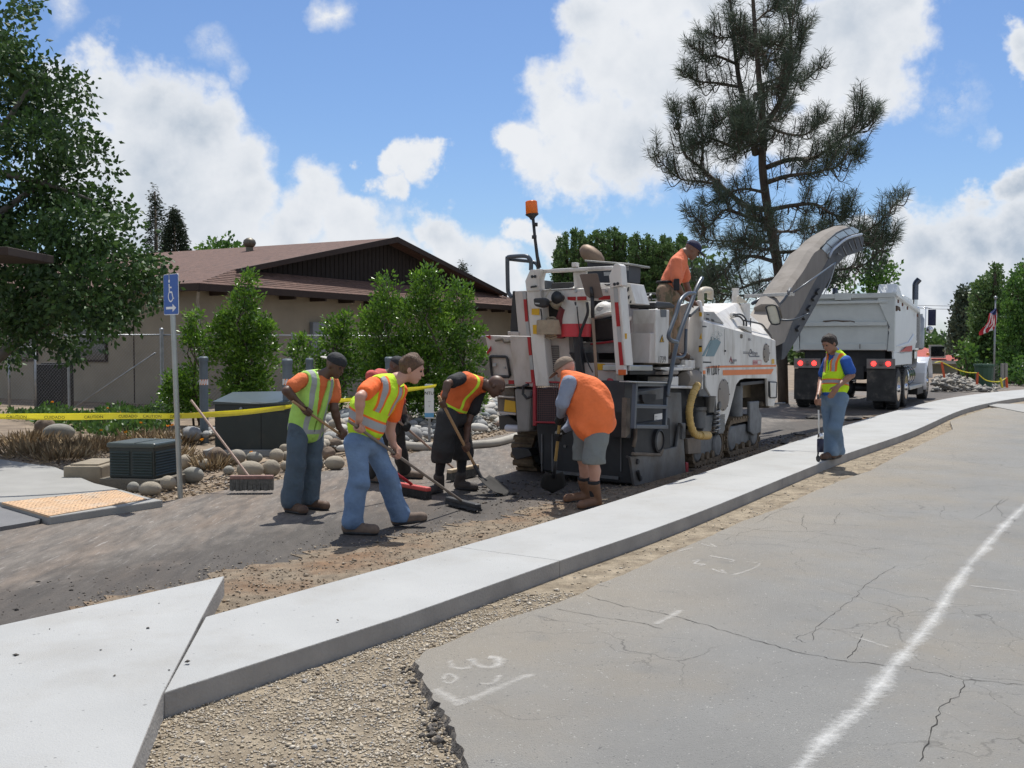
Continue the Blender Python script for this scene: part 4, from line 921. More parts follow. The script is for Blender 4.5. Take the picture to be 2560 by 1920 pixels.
n = 5200; yy = rng.uniform(13, 32, n); xx = verge(yy) - rng.uniform(.5, 6, n); ok = (xx > -6) & ~((yy < 17) & (xx < -3)) & (yy > np.interp(1280 + xx/yy*F, [600,860,940,1020,1290,1400], [15.2,15.4,17.6,16.3,18,19]))
xx, yy = xx[ok], yy[ok]; stones('cobble_bed', np.stack([xx, yy, np.array([mound(a, b) for a, b in zip(xx, yy)]) - .01], 1), rng.uniform(.04, .09, len(xx)), mm, label='small pebbles filling the gaps between the river cobbles')
# far rock pile by the stakes
fr_ = []
for i in range(420):
    px = rng.uniform(2335, 2490); Y = rng.uniform(36, 44); zt = np.interp(px, [2335,2380,2420,2490],[.38,.42,.25,.0]); fr_.append((A(px, 900, Y)[0], Y, rng.uniform(-.05, max(zt, 0))))
fr_ = np.array(fr_); stones('rock_pile', fr_, rng.uniform(.09,.2,len(fr_)), mm, label='heap of pale broken rock beyond the truck')
# edging
ed = [G(1302,1088,.04), G(1280,1096,.04), G(1235,1108,.04), G(1180,1113,.04), G(1110,1116,.04), G(1050,1117,.04), G(1012,1113,.04), G(975,1100,.04)]
tag(obj('garden_edging', MB().tube(spline(ed, 6), .07, 10), mat('pale_edging', (.36,.335,.29), .9, var=.12, bump=.2), smooth=True), 'curved pale concrete edging in front of the river cobbles', 'edging')

# ---- planting on the left: mulch, ground cover, poppies, dry grass
def cover(name, poly, n, h, size, m, label, nz=1.0, tl=(0,1)):
    q = scatter(poly, n); z = h * rng.uniform(0, 1, len(q)) * (.5 + .5*np.sin(q[:,0]*2.3+1.1*q[:,1])**2)
    D = rng.normal(0, .6, (len(q), 3)) + np.array([0,0,nz]); o = leaf_object(name, np.concatenate([q, z[:,None]], 1), D, rng.uniform(size*.6, size*1.3, len(q)), rng.uniform(tl[0], tl[1], len(q)), m, None, w=.3, kind='stuff'); o['label'] = label; return o
cov = [G(-300,1035)[:2], G(0,1040)[:2], G(150,1075)[:2], G(250,1100)[:2], G(400,1095)[:2], G(440,1050)[:2], G(400,1028)[:2], (-9,22.8),(-15,24),(-18,20)]
cover('ground_cover', cov, 26000, .32, .10, m_cover, 'low green ground cover with poppies under the tape')
m_poppy = leafmat('poppy_petal', [(.75,.22,.01),(.85,.45,.03)], .6, .3)
for i, (x, y) in enumerate(((600,1130),(640,998),(715,1022),(745,1140),(835,1085),(995,1105),(1020,1100),(310,962),(1195,1185),(1490,1262))):
    P = (x/2.37, 600+y/2.37); g = G(*P, .28 if y < 1150 else .1)
    if g[1] > 22: g = A(*P, 20)
    n = 12; C = np.repeat(np.array([g]), n, 0) + rng.normal(0, .005, (n,3)); D = np.stack([np.cos(np.arange(n)), np.sin(np.arange(n)), np.full(n, .8)], 1)
    o = leaf_object('poppy', C, D, np.full(n, .032), rng.uniform(0,1,n), m_poppy, None, w=.5)
    tag(o, (('orange poppy nearest the top of the green cover','orange poppy left of centre in the green cover','orange poppy low beside the sign pole in the cover','orange poppy right of the green cover under the tape','orange poppy between pale boulder and sign pole','orange poppy just left of the sign pole under the tape','orange poppy touching the left side of the sign pole','yellow orange poppy in the shade of the maple')[i] if i < 8 else ('small orange poppy between the bollard and the dry weeds','small orange poppy above the boulders at the green cabinet')[i-8]), 'flower', 'orange poppies')
for i, (x, y, r, n) in enumerate(((250,1260,.55,380),(480,1230,.55,420),(560,1240,.4,260),(380,1290,.4,260),(1050,1200,.35,260),(1000,1290,.3,200),(1250,1350,.18,160),(160,1200,.5,400),(700,1120,.6,300),(900,1180,.5,260))):
    g = G(x/2.37, 600+y/2.37, 0); a = rng.uniform(0, 6.28, n); rr = rng.uniform(0, r, n); C = np.stack([g[0]+rr*np.cos(a), g[1]+rr*np.sin(a)*1.3, np.full(n, -.02)], 1)
    D = np.stack([np.cos(a)*.6, np.sin(a)*.6, rng.uniform(.4,1.2,n)], 1) + rng.normal(0,.25,(n,3)); o = leaf_object('grass_tuft', C, D, rng.uniform(.1,.3,n), rng.uniform(0,1,n), m_dry, None, w=.035, kind='stuff'); o['label'] = 'dry straw coloured grass on the bare verge'
mul = [G(-300,1090)[:2], G(0,1085)[:2], G(420,1110)[:2], G(560,1130)[:2], G(700,1210)[:2], G(560,1225)[:2], G(420,1240)[:2], G(330,1235)[:2], G(240,1200)[:2], G(140,1165)[:2], G(0,1145)[:2], G(-300,1130)[:2]]
m_mulch = mat('mulch_chip', (.3,.22,.15), .95); tint_cols(m_mulch, [(.12,.08,.05),(.3,.22,.14),(.42,.34,.25),(.2,.19,.18)])
q = scatter(mul, 9000); stones('mulch', np.concatenate([q, np.full((len(q),1), -.02)], 1), rng.uniform(.012,.035,len(q)), m_mulch, flat=.4, label='bark and gravel mulch on the left verge')
vd = [(verge(y) - a, y) for y, a in ((10.2,0),(12,0),(14,0),(17,0),(20,0))] + [(verge(y) - 1.1, y) for y in (20,17,14,12,10.5)]
q = scatter(vd, 5200); stones('verge_clods', np.concatenate([q, np.full((len(q),1), -.015)], 1), rng.uniform(.01,.04,len(q)), m_mulch, flat=.6, label='clods and stones on the bare verge beside the lane')
# ================================================================ trees and shrubs
def blobs_px(lst, Y, org=(0,0), sc=1.0, dz=1.0, jy=.6):
    out = []
    for q in lst:
        x, y, r = q[:3]; Yd = Y + (q[3] if len(q) > 3 else rng.uniform(-jy, jy)); ry = q[4] if len(q) > 4 else r
        c = A(org[0] + x/sc, org[1] + y/sc, Yd); k = Yd / F / sc; out.append((c, (r*k, r*k*dz, ry*k)))
    return out
def limb(mb, a, b, r0, r1, seed, bend=.15, n=5, cap=True):
    rg = random.Random(seed); a = np.array(a, float); b = np.array(b, float); L_ = np.linalg.norm(b-a); P = []
    for i in range(n+1):
        t = i/n; P.append(a + (b-a)*t + np.array([rg.gauss(0,1), rg.gauss(0,1), rg.gauss(0,1)*.5+math.sin(t*math.pi)*1.0])*bend*L_*.18*math.sin(t*math.pi))
    mb.tube(P, [r0+(r1-r0)*i/n for i in range(n+1)], 7); return P
# -- big maple at the left
mp_ = [(130,60,70),(190,10,40),(40,60,60),(100,240,110),(30,350,150),(210,420,120),(390,440,85),(500,540,75),(250,600,190),(500,640,60),(420,800,130),(560,890,90),(640,1000,55),(250,850,230),(100,700,230),(350,1090,230),(620,1220,120),(760,1290,75),
       (500,1350,200),(880,1540,85),(150,1250,240),(300,1500,240),(700,1550,150),(800,1610,120),(930,1680,75),(900,1780,80),(700,1790,150),(500,1760,230),(250,1760,240),(100,1900,200),(320,1960,130),(420,2050,70),(40,2080,90),(560,1930,80),(660,1900,80),(-150,900,260),(-150,1400,300),(-100,300,200),(-200,1800,250)]
YM = 15.8
mt = thing('maple_tree', 'large dense green maple filling the left edge of the view over the footpath', 'tree', (-9.4, 16.2, 0))
mp_ = [(x - (22 if y < 1100 else 0), y, r*(.80 if y < 1100 else .9)) for x, y, r in mp_]
C, D, T = clumps(blobs_px(mp_, YM, (0,0), 2.37, 1.1, 1.1), 200, .12, 26, up=-.25, shell=.35)
leaf_object('crown', C, D, rng.uniform(.06,.125,len(C)), T, m_leaf, mt, w=.3)
tb_ = MB(); base = np.array([-9.4, 16.2, -.1]); a_ = lambda x, y, d: A(x, y, YM + d)
fk = a_(-90, 960, .2); limb(tb_, base, fk, .26, .2, 1)
bA = a_(118, 802, -.2); limb(tb_, a_(-90, 960, .2), bA, .11, .07, 2, .05)
limb(tb_, bA, a_(185, 690, -.3), .06, .03, 3, .05); limb(tb_, bA, a_(95, 700, .1), .05, .02, 4, .1); limb(tb_, fk, a_(-40, 200, .4), .19, .06, 5, .1)
limb(tb_, a_(-70,600,.3), a_(160,420,.1), .08, .02, 6); limb(tb_, a_(-60,400,.3), a_(110,180,.3), .06, .015, 7); limb(tb_, a_(-60,420,.3), a_(230,500,-.2), .06, .015, 8); limb(tb_, a_(-70,650,.3), a_(330,640,0), .08, .02, 9)
obj('trunk', tb_, m_bark2, mt, True)
# -- shrubs in front of the fence  (H zoom: origin 400,560 scale 2.458)
def shrub(name, lst, Y, label, base_px, group=None, per=420, size=.085, dz=.95, stems=4):
    t = thing(name, label, 'shrub', (*A(*base_px, Y)[:2], 0), group=group)
    bl = blobs_px(lst, Y, (400,560), 2.458, dz, .15)
    xs = [q[0] for q in lst if q[1] > 800] or [q[0] for q in lst]
    xm = (min(xs)+max(xs))/2
    for xx in (xm-45, xm+45): bl += blobs_px([(xx, 1000, 85, 0, 80), (xx, 1090, 80, 0, 80)], Y, (400,560), 2.458, dz, .1)
    C, D, T = clumps(bl, per, .07, 16, up=.55, shell=.45)
    k = C[:,2] > .02; C, D, T = C[k], D[k], T[k]
    leaf_object('foliage', C, D, rng.uniform(size*.7,size*1.3,len(C)), T, m_leaf_b, t, w=.24)
    mb = MB(); b = np.array([*A(*base_px, Y)[:2], -.05]); top = bl[0][0]
    for i in range(stems):
        q = bl[i % len(bl)][0]; limb(mb, b + np.array([rng.uniform(-.15,.15), rng.uniform(-.1,.1), 0]), q, .025, .008, i+20, .3)
    obj('stem', mb, m_bark, t, True); return t
shrub('laurel_shrub', [(540,330,28,0,40),(530,400,50,0,60),(520,480,90,0,80),(500,560,110,0,90),(530,660,150,0,90),(640,620,60),(470,760,170,0,110),(560,850,150,0,110),(520,960,160,0,100),(640,740,70),(400,640,60,0,60),(370,560,20,0,30),(340,680,60)], 21.2, 'tall bright green laurel shrub left of the green cabinet', (600,1035), 'laurel shrubs along the fence')
shrub('laurel_shrub', [(210,560,22,0,35),(215,640,60,0,45),(200,690,60),(230,740,70),(300,800,70),(120,950,55),(80,960,30),(210,900,60)], 21.0, 'short laurel shrub partly behind the sign pole', (500,1035), 'laurel shrubs along the fence')
shrub('laurel_shrub', [(1050,610,45,0,50),(1140,580,22,0,30),(1130,640,60,0,60),(1060,700,90,0,60),(1160,740,100,0,80),(1010,800,70),(1100,870,120,0,90),(880,720,30,0,50),(870,800,80,0,60),(850,880,70),(1190,900,80)], 20.6, 'loose green laurel shrub behind the lime vest worker head', (840,1040), 'laurel shrubs along the fence')
shrub('laurel_shrub', [(1390,350,40,0,45),(1400,430,70,0,60),(1400,530,110,0,90),(1330,600,80),(1400,680,140,0,120),(1330,800,110),(1420,860,150,0,130),(1380,960,140,0,100),(1270,560,35),(1280,640,40)], 20.2, 'broad green laurel shrub left of the tallest one', (970,1050), 'laurel shrubs along the fence')
shrub('laurel_shrub', [(1650,280,40,0,45),(1620,350,70,0,60),(1660,440,100,0,100),(1600,560,130,0,120),(1700,700,150,0,140),(1560,800,140,0,140),(1650,900,160,0,140),(1540,960,130)], 20.0, 'tallest and darkest laurel shrub rising before the gable', (1070,1055), 'laurel shrubs along the fence', per=480)
shrub('laurel_shrub', [(1820,390,35,0,50),(1880,410,35,0,50),(1850,480,70,0,70),(1830,600,100,0,110),(1870,730,95,0,110),(1890,850,80,0,110),(1850,950,90),(1950,660,30),(1960,780,25)], 20.4, 'green laurel shrub nearest to the milling machine', (1140,1055), 'laurel shrubs along the fence')
# -- conifers behind the roof at left, (zoom region1 scale 2.37)
def conifer(lab_, top, bot, rb, Y, m, seed, n=2600, open_=.5, name='conifer'):
    a = A(*top, Y); b = A(*bot, Y); t = thing(name, lab_, 'tree', (b[0], Y, 0)); H_ = a[2] - .2
    obj('trunk', MB().tube([(b[0],Y,-.1),(a[0],Y,a[2])], [.22,.03], 8), m_bark, t, True)
    u = rng.uniform(0,1,n)**.8; lay = np.round(u*16)/16 if open_ > .6 else u; z = a[2] - (a[2]-b[2])*lay; R = rb*(lay**.8)*rng.uniform(.15,1,n)**.5; an = rng.uniform(0,6.28,n)
    cx = a[0] + (b[0]-a[0])*lay; C = np.stack([cx+R*np.cos(an), Y+R*np.sin(an), z-R*.15+rng.normal(0,.12,n)], 1)
    k = 7; C = np.repeat(C,k,0)+rng.normal(0,.09,(n*k,3)); an = np.repeat(an,k); D = np.stack([np.cos(an),np.sin(an),np.full(n*k,-.1)],1)+rng.normal(0,.4,(n*k,3))
    leaf_object('crown', C, D, rng.uniform(.08,.2,n*k), np.clip(np.repeat(rng.uniform(0,1,n),k)+rng.normal(0,.15,n*k),0,1), m, t, w=.14); return t
conifer('thin open conifer with bare tiers rising behind the roof at left', (387,478), (395,700), .62, 45, m_needle_d, 1, 420, .8)
conifer('dense dark conifer beside the thin one behind the roof', (435,528), (437,700), .85, 44, m_needle_d, 2, 1300, .4)
conifer('tiny distant conifer above the right end of the roof', (1157,662), (1160,740), .6, 60, m_needle_d, 3, 300, .8)
def leafy(name, lst, Y, label, base, org, sc, m, size, per=60, cl=.3, leaves=18, up=.2, dz=1, trunk=.15, group=None, shell=.45, mb_=None, jy=.4):
    t = thing(name, label, 'tree', (*A(*base, Y)[:2], 0), group=group); bl = blobs_px(lst, Y, org, sc, dz, jy)
    C, D, T = clumps(bl, per, cl, leaves, up=up, shell=shell); k = C[:,2] > .05; C, D, T = C[k], D[k], T[k]
    leaf_object('crown', C, D, rng.uniform(size*.7,size*1.3,len(C)), T, m, t, w=.36)
    mb = MB(); b = np.array([*A(*base, Y)[:2], -.1]); top = max(bl, key=lambda q: q[0][2])[0]; limb(mb, b, top, trunk, trunk*.15, 5, .05, 8)
    for i, q in enumerate(bl[::2]): limb(mb, b + (top-b)*min(.8, max(.15, (q[0][2]-b[2])/(top[2]-b[2]+.01)-.2)), q[0], trunk*.35, .02, i+60, .15)
    obj('trunk', mb, m_bark, t, True); return t
leafy('broadleaf_tree', [(1290,1490,60),(1330,1460,30),(1400,1500,40),(1440,1510,30),(1240,1510,30)], 62, 'small round tree top showing behind the roof vent', (550,700), (0,0), 2.37, m_leaf_y, .28, 40, .35)
# -- poplars behind the machine (z4: origin 1200,480 scale 3.687)
def columns(spec, y_bot):
    out = []
    for x, yt, w in spec:
        n = max(3, int((y_bot-yt)/(w*.8)))
        for k in range(n):
            f = k/(n-1); out.append((x+random.uniform(-.25,.25)*w, yt+w*.8+(y_bot-yt)*f, w*(.32+.5*min(1,f*2.4)), None, w*(.8)))
    return [(a,b,c,random.uniform(-1.2,1.2),e) for a,b,c,_,e in out]
G3 = 'poplars behind the milling machine'
leafy('poplar_tree', columns([(870,340,26),(790,380,30),(730,430,34),(930,360,24),(975,420,24),(700,540,22),(760,520,50),(850,520,55),(940,560,50),(800,700,60),(730,640,30),(880,740,60),(770,780,30)], 1120), 42, 'leftmost poplar clump behind the machine top bar', (1440,780), (1200,480), 3.687, m_leaf_p, .075, 420, .05, 14, up=1.3, trunk=.12, group=G3, shell=.2)
leafy('poplar_tree', columns([(1070,350,26),(1130,370,24),(1185,345,26),(1240,330,24),(1330,395,24),(1280,380,24),(1020,400,24),(1100,520,60),(1200,520,60),(1290,540,50),(1180,700,70),(1080,700,50)], 1150), 44, 'middle poplar clump above the dark console of the machine', (1510,780), (1200,480), 3.687, m_leaf_p, .075, 420, .05, 14, up=1.3, trunk=.12, group=G3, shell=.2)
leafy('poplar_tree', columns([(1440,385,28),(1390,430,24),(1550,400,26),(1500,440,28),(1600,450,26),(1690,405,24),(1740,430,26),(1640,480,24),(1450,600,60),(1560,600,60),(1680,600,60),(1400,800,50),(1520,800,60),(1640,780,60)], 1150), 43, 'right hand poplar clump between console and the standing operator', (1630,800), (1200,480), 3.687, m_leaf_p, .075, 420, .05, 14, up=1.3, trunk=.12, group=G3, shell=.2)
leafy('poplar_tree', columns([(1850,390,24),(1830,430,20),(1885,420,18),(1770,480,24),(1850,560,40)], 900), 45, 'single slim poplar spire just behind the operator back', (1700,800), (1200,480), 3.687, m_leaf_p, .075, 420, .05, 14, up=1.3, trunk=.1, group=G3, shell=.2)
leafy('broadleaf_tree', [(1960,640,90),(2050,680,80),(2140,700,60),(1950,780,120),(2080,820,110),(2180,800,80),(1980,920,120),(2120,940,110)], 38, 'dull green low tree behind the operator hands', (1760,850), (1200,480), 3.687, m_leaf_p, .2, 42, .28, 16, trunk=.12)
# -- young trees behind the conveyor (zE: origin 1860,540 scale 5.53)
leafy('young_tree', [(1800,560,50),(1850,480,60),(1830,640,110),(1920,700,100),(1780,760,140),(1950,850,120),(1700,900,120),(1850,980,160),(2080,740,50),(2030,820,60),(1990,600,25,0,40),(1850,350,50),(1780,420,60),(1560,960,70),(1700,1000,120)], 33, 'young leafy tree behind the dump truck tailgate', (2190,860), (1860,540), 5.53, m_leaf_y, .13, 120, .13, 12, up=.3, trunk=.06, shell=.25)
leafy('young_tree', [(1380,900,70),(1300,960,80),(1440,820,40),(1350,1040,70),(1620,230,35),(1680,260,40),(1650,330,30)], 32, 'small sapling between the conveyor and the truck', (2110,860), (1860,540), 5.53, m_leaf_y, .12, 120, .12, 12, up=.2, trunk=.04, shell=.2)
# -- right hand trees (zr2: origin 2280,640 scale 3.95)
leafy('cypress_tree', columns([(510,310,22),(470,380,34),(440,480,34),(540,360,20),(430,600,36),(410,720,40),(460,800,60),(390,840,40),(520,560,60),(500,700,70)], 900), 60, 'blue grey conifer at the left of the right hand trees', (2400,960), (2280,640), 3.95, m_needle, .2, 110, .15, 14, up=1.0, trunk=.15, shell=.2)
leafy('poplar_tree', columns([(830,90,22),(775,170,24),(680,250,22),(630,270,24),(730,210,22),(860,200,24),(890,400,24),(700,420,60),(820,360,60),(620,480,50),(760,560,90),(640,640,70),(860,640,80),(560,800,70),(700,820,100),(850,860,100)], 1150), 52, 'tall dark poplar group behind the flagpole', (2470,960), (2280,640), 3.95, m_leaf_p, .15, 150, .12, 16, up=1.0, trunk=.2, shell=.2)
leafy('poplar_tree', columns([(1100,60,30),(1040,150,28),(1000,210,24),(950,300,34),(1060,280,60),(930,440,60),(1050,480,80),(960,640,90),(1100,640,110),(980,860,110),(1120,900,120),(1250,100,50),(1300,300,100),(1350,600,160),(1250,850,160)], 1200), 46, 'bright green poplar at the right edge of the view', (2560,970), (2280,640), 3.95, m_leaf_y, .14, 150, .12, 16, up=1.0, trunk=.2, shell=.2)
leafy('broadleaf_tree', [(520,900,45),(560,960,60),(600,1040,70),(640,1120,60),(600,1180,50),(500,930,30)], 50, 'yellow green shrubby tree beside the red roofed house', (2420,965), (2280,640), 3.95, m_leaf_y, .2, 60, .25, 14, trunk=.06)
sh = leafy('round_shrub', [(760,1160,60),(830,1150,60),(790,1220,70),(860,1210,50),(830,1280,60),(740,1210,40)], 44, 'clipped blue green shrub at the foot of the flagpole', (2485,975), (2280,640), 3.95, m_needle, .14, 120, .14, 14, trunk=.04); sh['category'] = 'shrub'
leafy('broadleaf_tree', [(1020,1140,60),(1080,1220,70),(980,1240,60),(1120,1100,80),(1060,1290,60),(1180,1200,90)], 42, 'low leafy bush at the right edge beside the stakes', (2545,975), (2280,640), 3.95, m_leaf_y, .14, 120, .16, 14, trunk=.04)['category'] = 'bush'
leafy('broadleaf_tree', [(220,910,40),(190,930,30),(300,940,25),(320,935,20),(250,925,30)], 110, 'distant tree line above the red roof', (2340,900), (2280,640), 3.95, m_leaf_p, .5, 30, .5, 14, trunk=.1)
# hedge / wood that closes the horizon behind everything
hb = []
for i in range(150):
    x = -70 + i*1.15 + rng.uniform(-.4,.4); hb.append(((x*1.4, 92 + 6*math.sin(i*.7) , rng.uniform(.8,1.6)), (1.7,1.5,rng.uniform(1.0,1.9))))
C, D, T = clumps(hb, 30, .5, 14, up=.3, shell=.4); k = C[:,2] > 0
o = leaf_object('hedgerow', C[k], D[k], rng.uniform(.3,.6,k.sum()), T[k], m_leaf_p, None, w=.4, kind='stuff'); o['label'] = 'dark green hedgerow closing the view far behind'

# -- the big pine (image zoom: origin 1550,0 scale 2.074)
def pine():
    Y0 = 29.0; z5 = lambda x, y, dy=0.0: A(1550 + x/2.074, y/2.074, Y0 + dy)
    t = thing('pine_tree', 'tall grey green pine with open drooping branches behind the conveyor', 'tree', (*z5(840,1700)[:2], 0))
    mb = MB(); rg = random.Random(5)
    trunkP = [z5(850,1780)*np.array([1,1,0])+np.array([0,0,-.1]), z5(830,1500), z5(795,1250), z5(760,1050), z5(738,850), z5(742,700), z5(735,560), z5(722,420), z5(712,300), z5(700,150), z5(690,0), z5(688,-140)]
    mb.tube(spline(trunkP, 4), list(np.linspace(.15, .04, len(spline(trunkP, 4)))), 10)
    br = [([(705,800,0),(660,600,.5),(615,400,.8),(590,200,.8),(575,40,.8),(570,-60,.8)],.11), ([(738,660,0),(800,580,-.5),(860,460,-.8),(890,330,-.8),(925,210,-.8),(950,130,-.8)],.10), ([(860,450,-.8),(885,250,-.8),(880,100,-.8),(878,60,-.8)],.06),
          ([(740,1085,0),(640,1060,.8),(520,960,1.2),(420,870,1.5),(330,790,1.5),(300,640,1.5),(285,565,1.5)],.09), ([(520,960,1.2),(420,940,1.6),(320,930,2),(240,870,2),(180,790,2)],.05), ([(420,870,1.5),(430,740,1.3),(405,620,1.3),(400,570,1.3)],.05),
          ([(620,780,.5),(520,735,-.6),(450,715,-1),(380,760,-1.2)],.05), ([(610,450,.6),(500,430,.4),(400,420,.2),(335,370,0)],.05), ([(600,330,.8),(500,290,.5),(430,290,.2),(380,235,0)],.045), ([(590,190,.8),(520,195,.4),(460,165,.2)],.035),
          ([(755,870,0),(870,830,-.5),(1000,820,-1),(1070,780,-1.2),(1150,720,-1.2),(1220,640,-1.2),(1255,510,-1.2)],.08), ([(1150,720,-1.2),(1240,680,-1),(1310,580,-1)],.045), ([(765,945,0),(860,915,-1),(960,900,-1.5),(1060,880,-1.8),(1110,780,-1.8)],.075), ([(1060,880,-1.8),(1130,860,-1.8),(1190,780,-1.8),(1235,800,-1.8)],.04),
          ([(740,640,0),(850,690,.8),(950,700,1.2),(1010,660,1.2),(1050,620,1.2)],.05), ([(730,440,0),(850,400,.8),(950,420,1),(1040,340,1)],.045), ([(725,340,0),(800,310,.5),(880,290,.5)],.035),
          ([(790,1085,0),(900,1065,-1),(1010,1060,-1.5),(1100,1110,-1.5),(1160,1120,-1.5),(1175,1050,-1.5)],.07), ([(790,1200,0),(880,1200,1),(980,1180,1.5),(1060,1150,1.8)],.05), ([(810,1310,0),(920,1300,-1),(1040,1260,-1.6),(1150,1210,-1.9)],.06),
          ([(1000,1290,-1.5),(1180,1250,-2),(1290,1190,-2),(1380,1120,-2),(1450,1020,-2)],.045), ([(770,1150,0),(650,1120,-1),(540,1090,-1.5),(450,1180,-1.6),(370,1100,-1.6)],.06), ([(790,1260,0),(680,1240,1),(560,1250,1.5),(450,1240,1.8),(420,1190,1.8)],.055),
          ([(810,1360,0),(700,1330,-1),(600,1340,-1.6),(530,1420,-1.8),(480,1440,-1.8)],.06), ([(820,1440,0),(720,1460,1),(600,1500,1.5),(480,1480,1.6),(380,1430,1.6)],.06), ([(830,1450,0),(930,1470,-1),(1060,1480,-1.6),(1150,1420,-1.6)],.055), ([(1150,1210,-1.9),(1280,1260,-2),(1370,1240,-2)],.03),
          ([(1100,1400,-1.6),(1250,1380,-1.8),(1350,1300,-1.8),(1390,1220,-1.8)],.035), ([(830,1500,0),(700,1530,-1),(560,1530,-1.5),(450,1500,-1.6)],.05), ([(700,240,0),(640,200,0),(610,120,0)],.03), ([(695,120,0),(760,60,.3),(800,40,.3),(830,10,.3)],.03), ([(760,1000,0),(650,980,-.8),(560,1000,-1.2),(480,1040,-1.4)],.05), ([(745,760,0),(660,760,-.8),(560,820,-1.2)],.045), ([(735,560,0),(660,560,-.6),(560,600,-1),(490,640,-1.2)],.045)]
    # branches towards and away from the viewer
    for i in range(11):
        f = rg.uniform(.08,.86); x = 840-150*f; y = 1480-1500*f; a = rg.choice([-1,1]); L_ = (1-f)*170+60; dx = rg.uniform(-1,1)*L_
        br.append(([(x,y,0),(x+dx*.5,y-10,a*1.3*(1-f*.5)),(x+dx,y-rg.uniform(-10,60),a*2.4*(1-f*.55)),(x+dx*1.2,y-rg.uniform(50,120),a*2.8*(1-f*.55))],.045))
    tips = []
    def grow(P, r0, depth):
        Q = spline(P, 5); R = list(np.linspace(r0, .012, len(Q))); mb.tube(Q, R, 6); 
        for i, p in enumerate(Q):
            f = i/(len(Q)-1); d = Q[min(i+1,len(Q)-1)]-Q[max(i-1,0)]; d = d/(np.linalg.norm(d)+1e-9)
            if f > .45 and (depth or f > .7): tips.append((p, d, 1))
            nk = 1 if depth else 2
            if depth == 0 and f > .12:
                for k in range(2):
                    L_ = rg.uniform(.45,1.15)*(1.15-f*.6); a = rg.uniform(0,6.28); s = np.cross(d,(0,0,1)); s /= np.linalg.norm(s)+1e-9; w = np.cross(s,d)
                    o = s*math.cos(a)+w*math.sin(a)*.7; e1 = p + (o*.6+d*.35)*L_*.6 + np.array([0,0,-.10*L_]); e2 = e1 + (o*.35+d*.3)*L_*.5 + np.array([0,0,.38*L_])
                    grow([p, e1, e2], .018, 1)
    for P, r in br: grow([z5(*q) for q in P], r, 0)
    for f in np.linspace(.80,1,12): tips.append((spline(trunkP,4)[int(f*(len(spline(trunkP,4))-1))], np.array([0,0,1.]), 1))
    obj('trunk', mb, m_bark, t, True)
    C, D, T = [], [], []
    for p, d, w in tips:
        if rg.random() < .33: continue
        n = 14; base = rng.uniform(.1,.7)
        v = rng.normal(0,1,(n,3)); v -= (v@d)[:,None]*d*.3; v /= np.linalg.norm(v,axis=1,keepdims=True)
        C.append(p + d*rng.uniform(-.12,.12,n)[:,None]); D.append(v*.9 + d*.75 + np.array([0,0,-.12])); T.append(np.clip(base+rng.uniform(-.15,.25,n),0,1))
    C = np.concatenate(C); D = np.concatenate(D); T = np.concatenate(T); leaf_object('crown', C, D, rng.uniform(.17,.34,len(C)), T, m_needle, t, w=.021, fold=0)
    cm = MB()
    for q in ((740,495,0),(705,500,.3),(505,945,1.2),(965,840,-1),(300,655,1.5),(720,250,-.3)): cm.ell(z5(*q), (.09,.09,.13), 8, 6, .1, 3)
    cn = obj('pine_cone', cm, m_bark, t)
pine()
# ---- far right: red roofed house, flagpole, stakes, power lines
rh = thing('house', 'distant pale house with red tiled roof behind the truck', 'building', (*A(2370, 960, 62)[:2], 0))
a0, a1 = A(2322, 940, 62), A(2400, 900, 62)
X0, X1, Xr = A(2290,900,62)[0], A(2412,900,62)[0], A(2330,880,62)[0]; ze = A(2350, 902, 62)[2]; zr_ = A(2330, 872, 62)[2]
obj('wall', MB().box(X0+.3, X1-.3, 62, 70, -.1, ze), mat('olive_stucco', (.30,.29,.22), .9), rh)
obj('roof', MB()._add([(X0-.3,61.4,ze),(X1,61.4,ze),(X1,71,ze),(X0-.3,71,ze),(X0+.5,66,zr_+.3),(Xr+.4,66,zr_+.3)],[(0,1,5,4),(1,2,5),(2,3,4,5),(3,0,4),(3,2,1,0)]), mat('red_tile', (.34,.07,.05), .85, var=.2, vs=6), rh)
obj('fascia', MB().box(X0-.3,X1+.05,61.3,61.38,ze-.18,ze+.02), mat('white_trim', (.6,.6,.57), .7), rh)
w_ = obj('window', MB().box(X1-2.2,X1-1.2,61.9,61.98,.9,1.7), mat('white_trim'), rh); obj('pane', MB().box(X1-2.1,X1-1.3,61.86,61.9,1.0,1.6), m_glassd, w_)
fp = A(2484, 968, 41); ft = A(2489, 748, 41)
fl = thing('flagpole', 'tall thin grey flagpole standing in front of the dark trees', 'flagpole', (fp[0], 41, 0))
obj('pole', MB().tube([(fp[0],41,-.1),(ft[0],41,ft[2])], [.045,.025], 10), m_galv, fl, True); obj('finial', MB().ell((ft[0],41,ft[2]+.06), (.07,.07,.07), 8, 6), m_galv, fl, True)
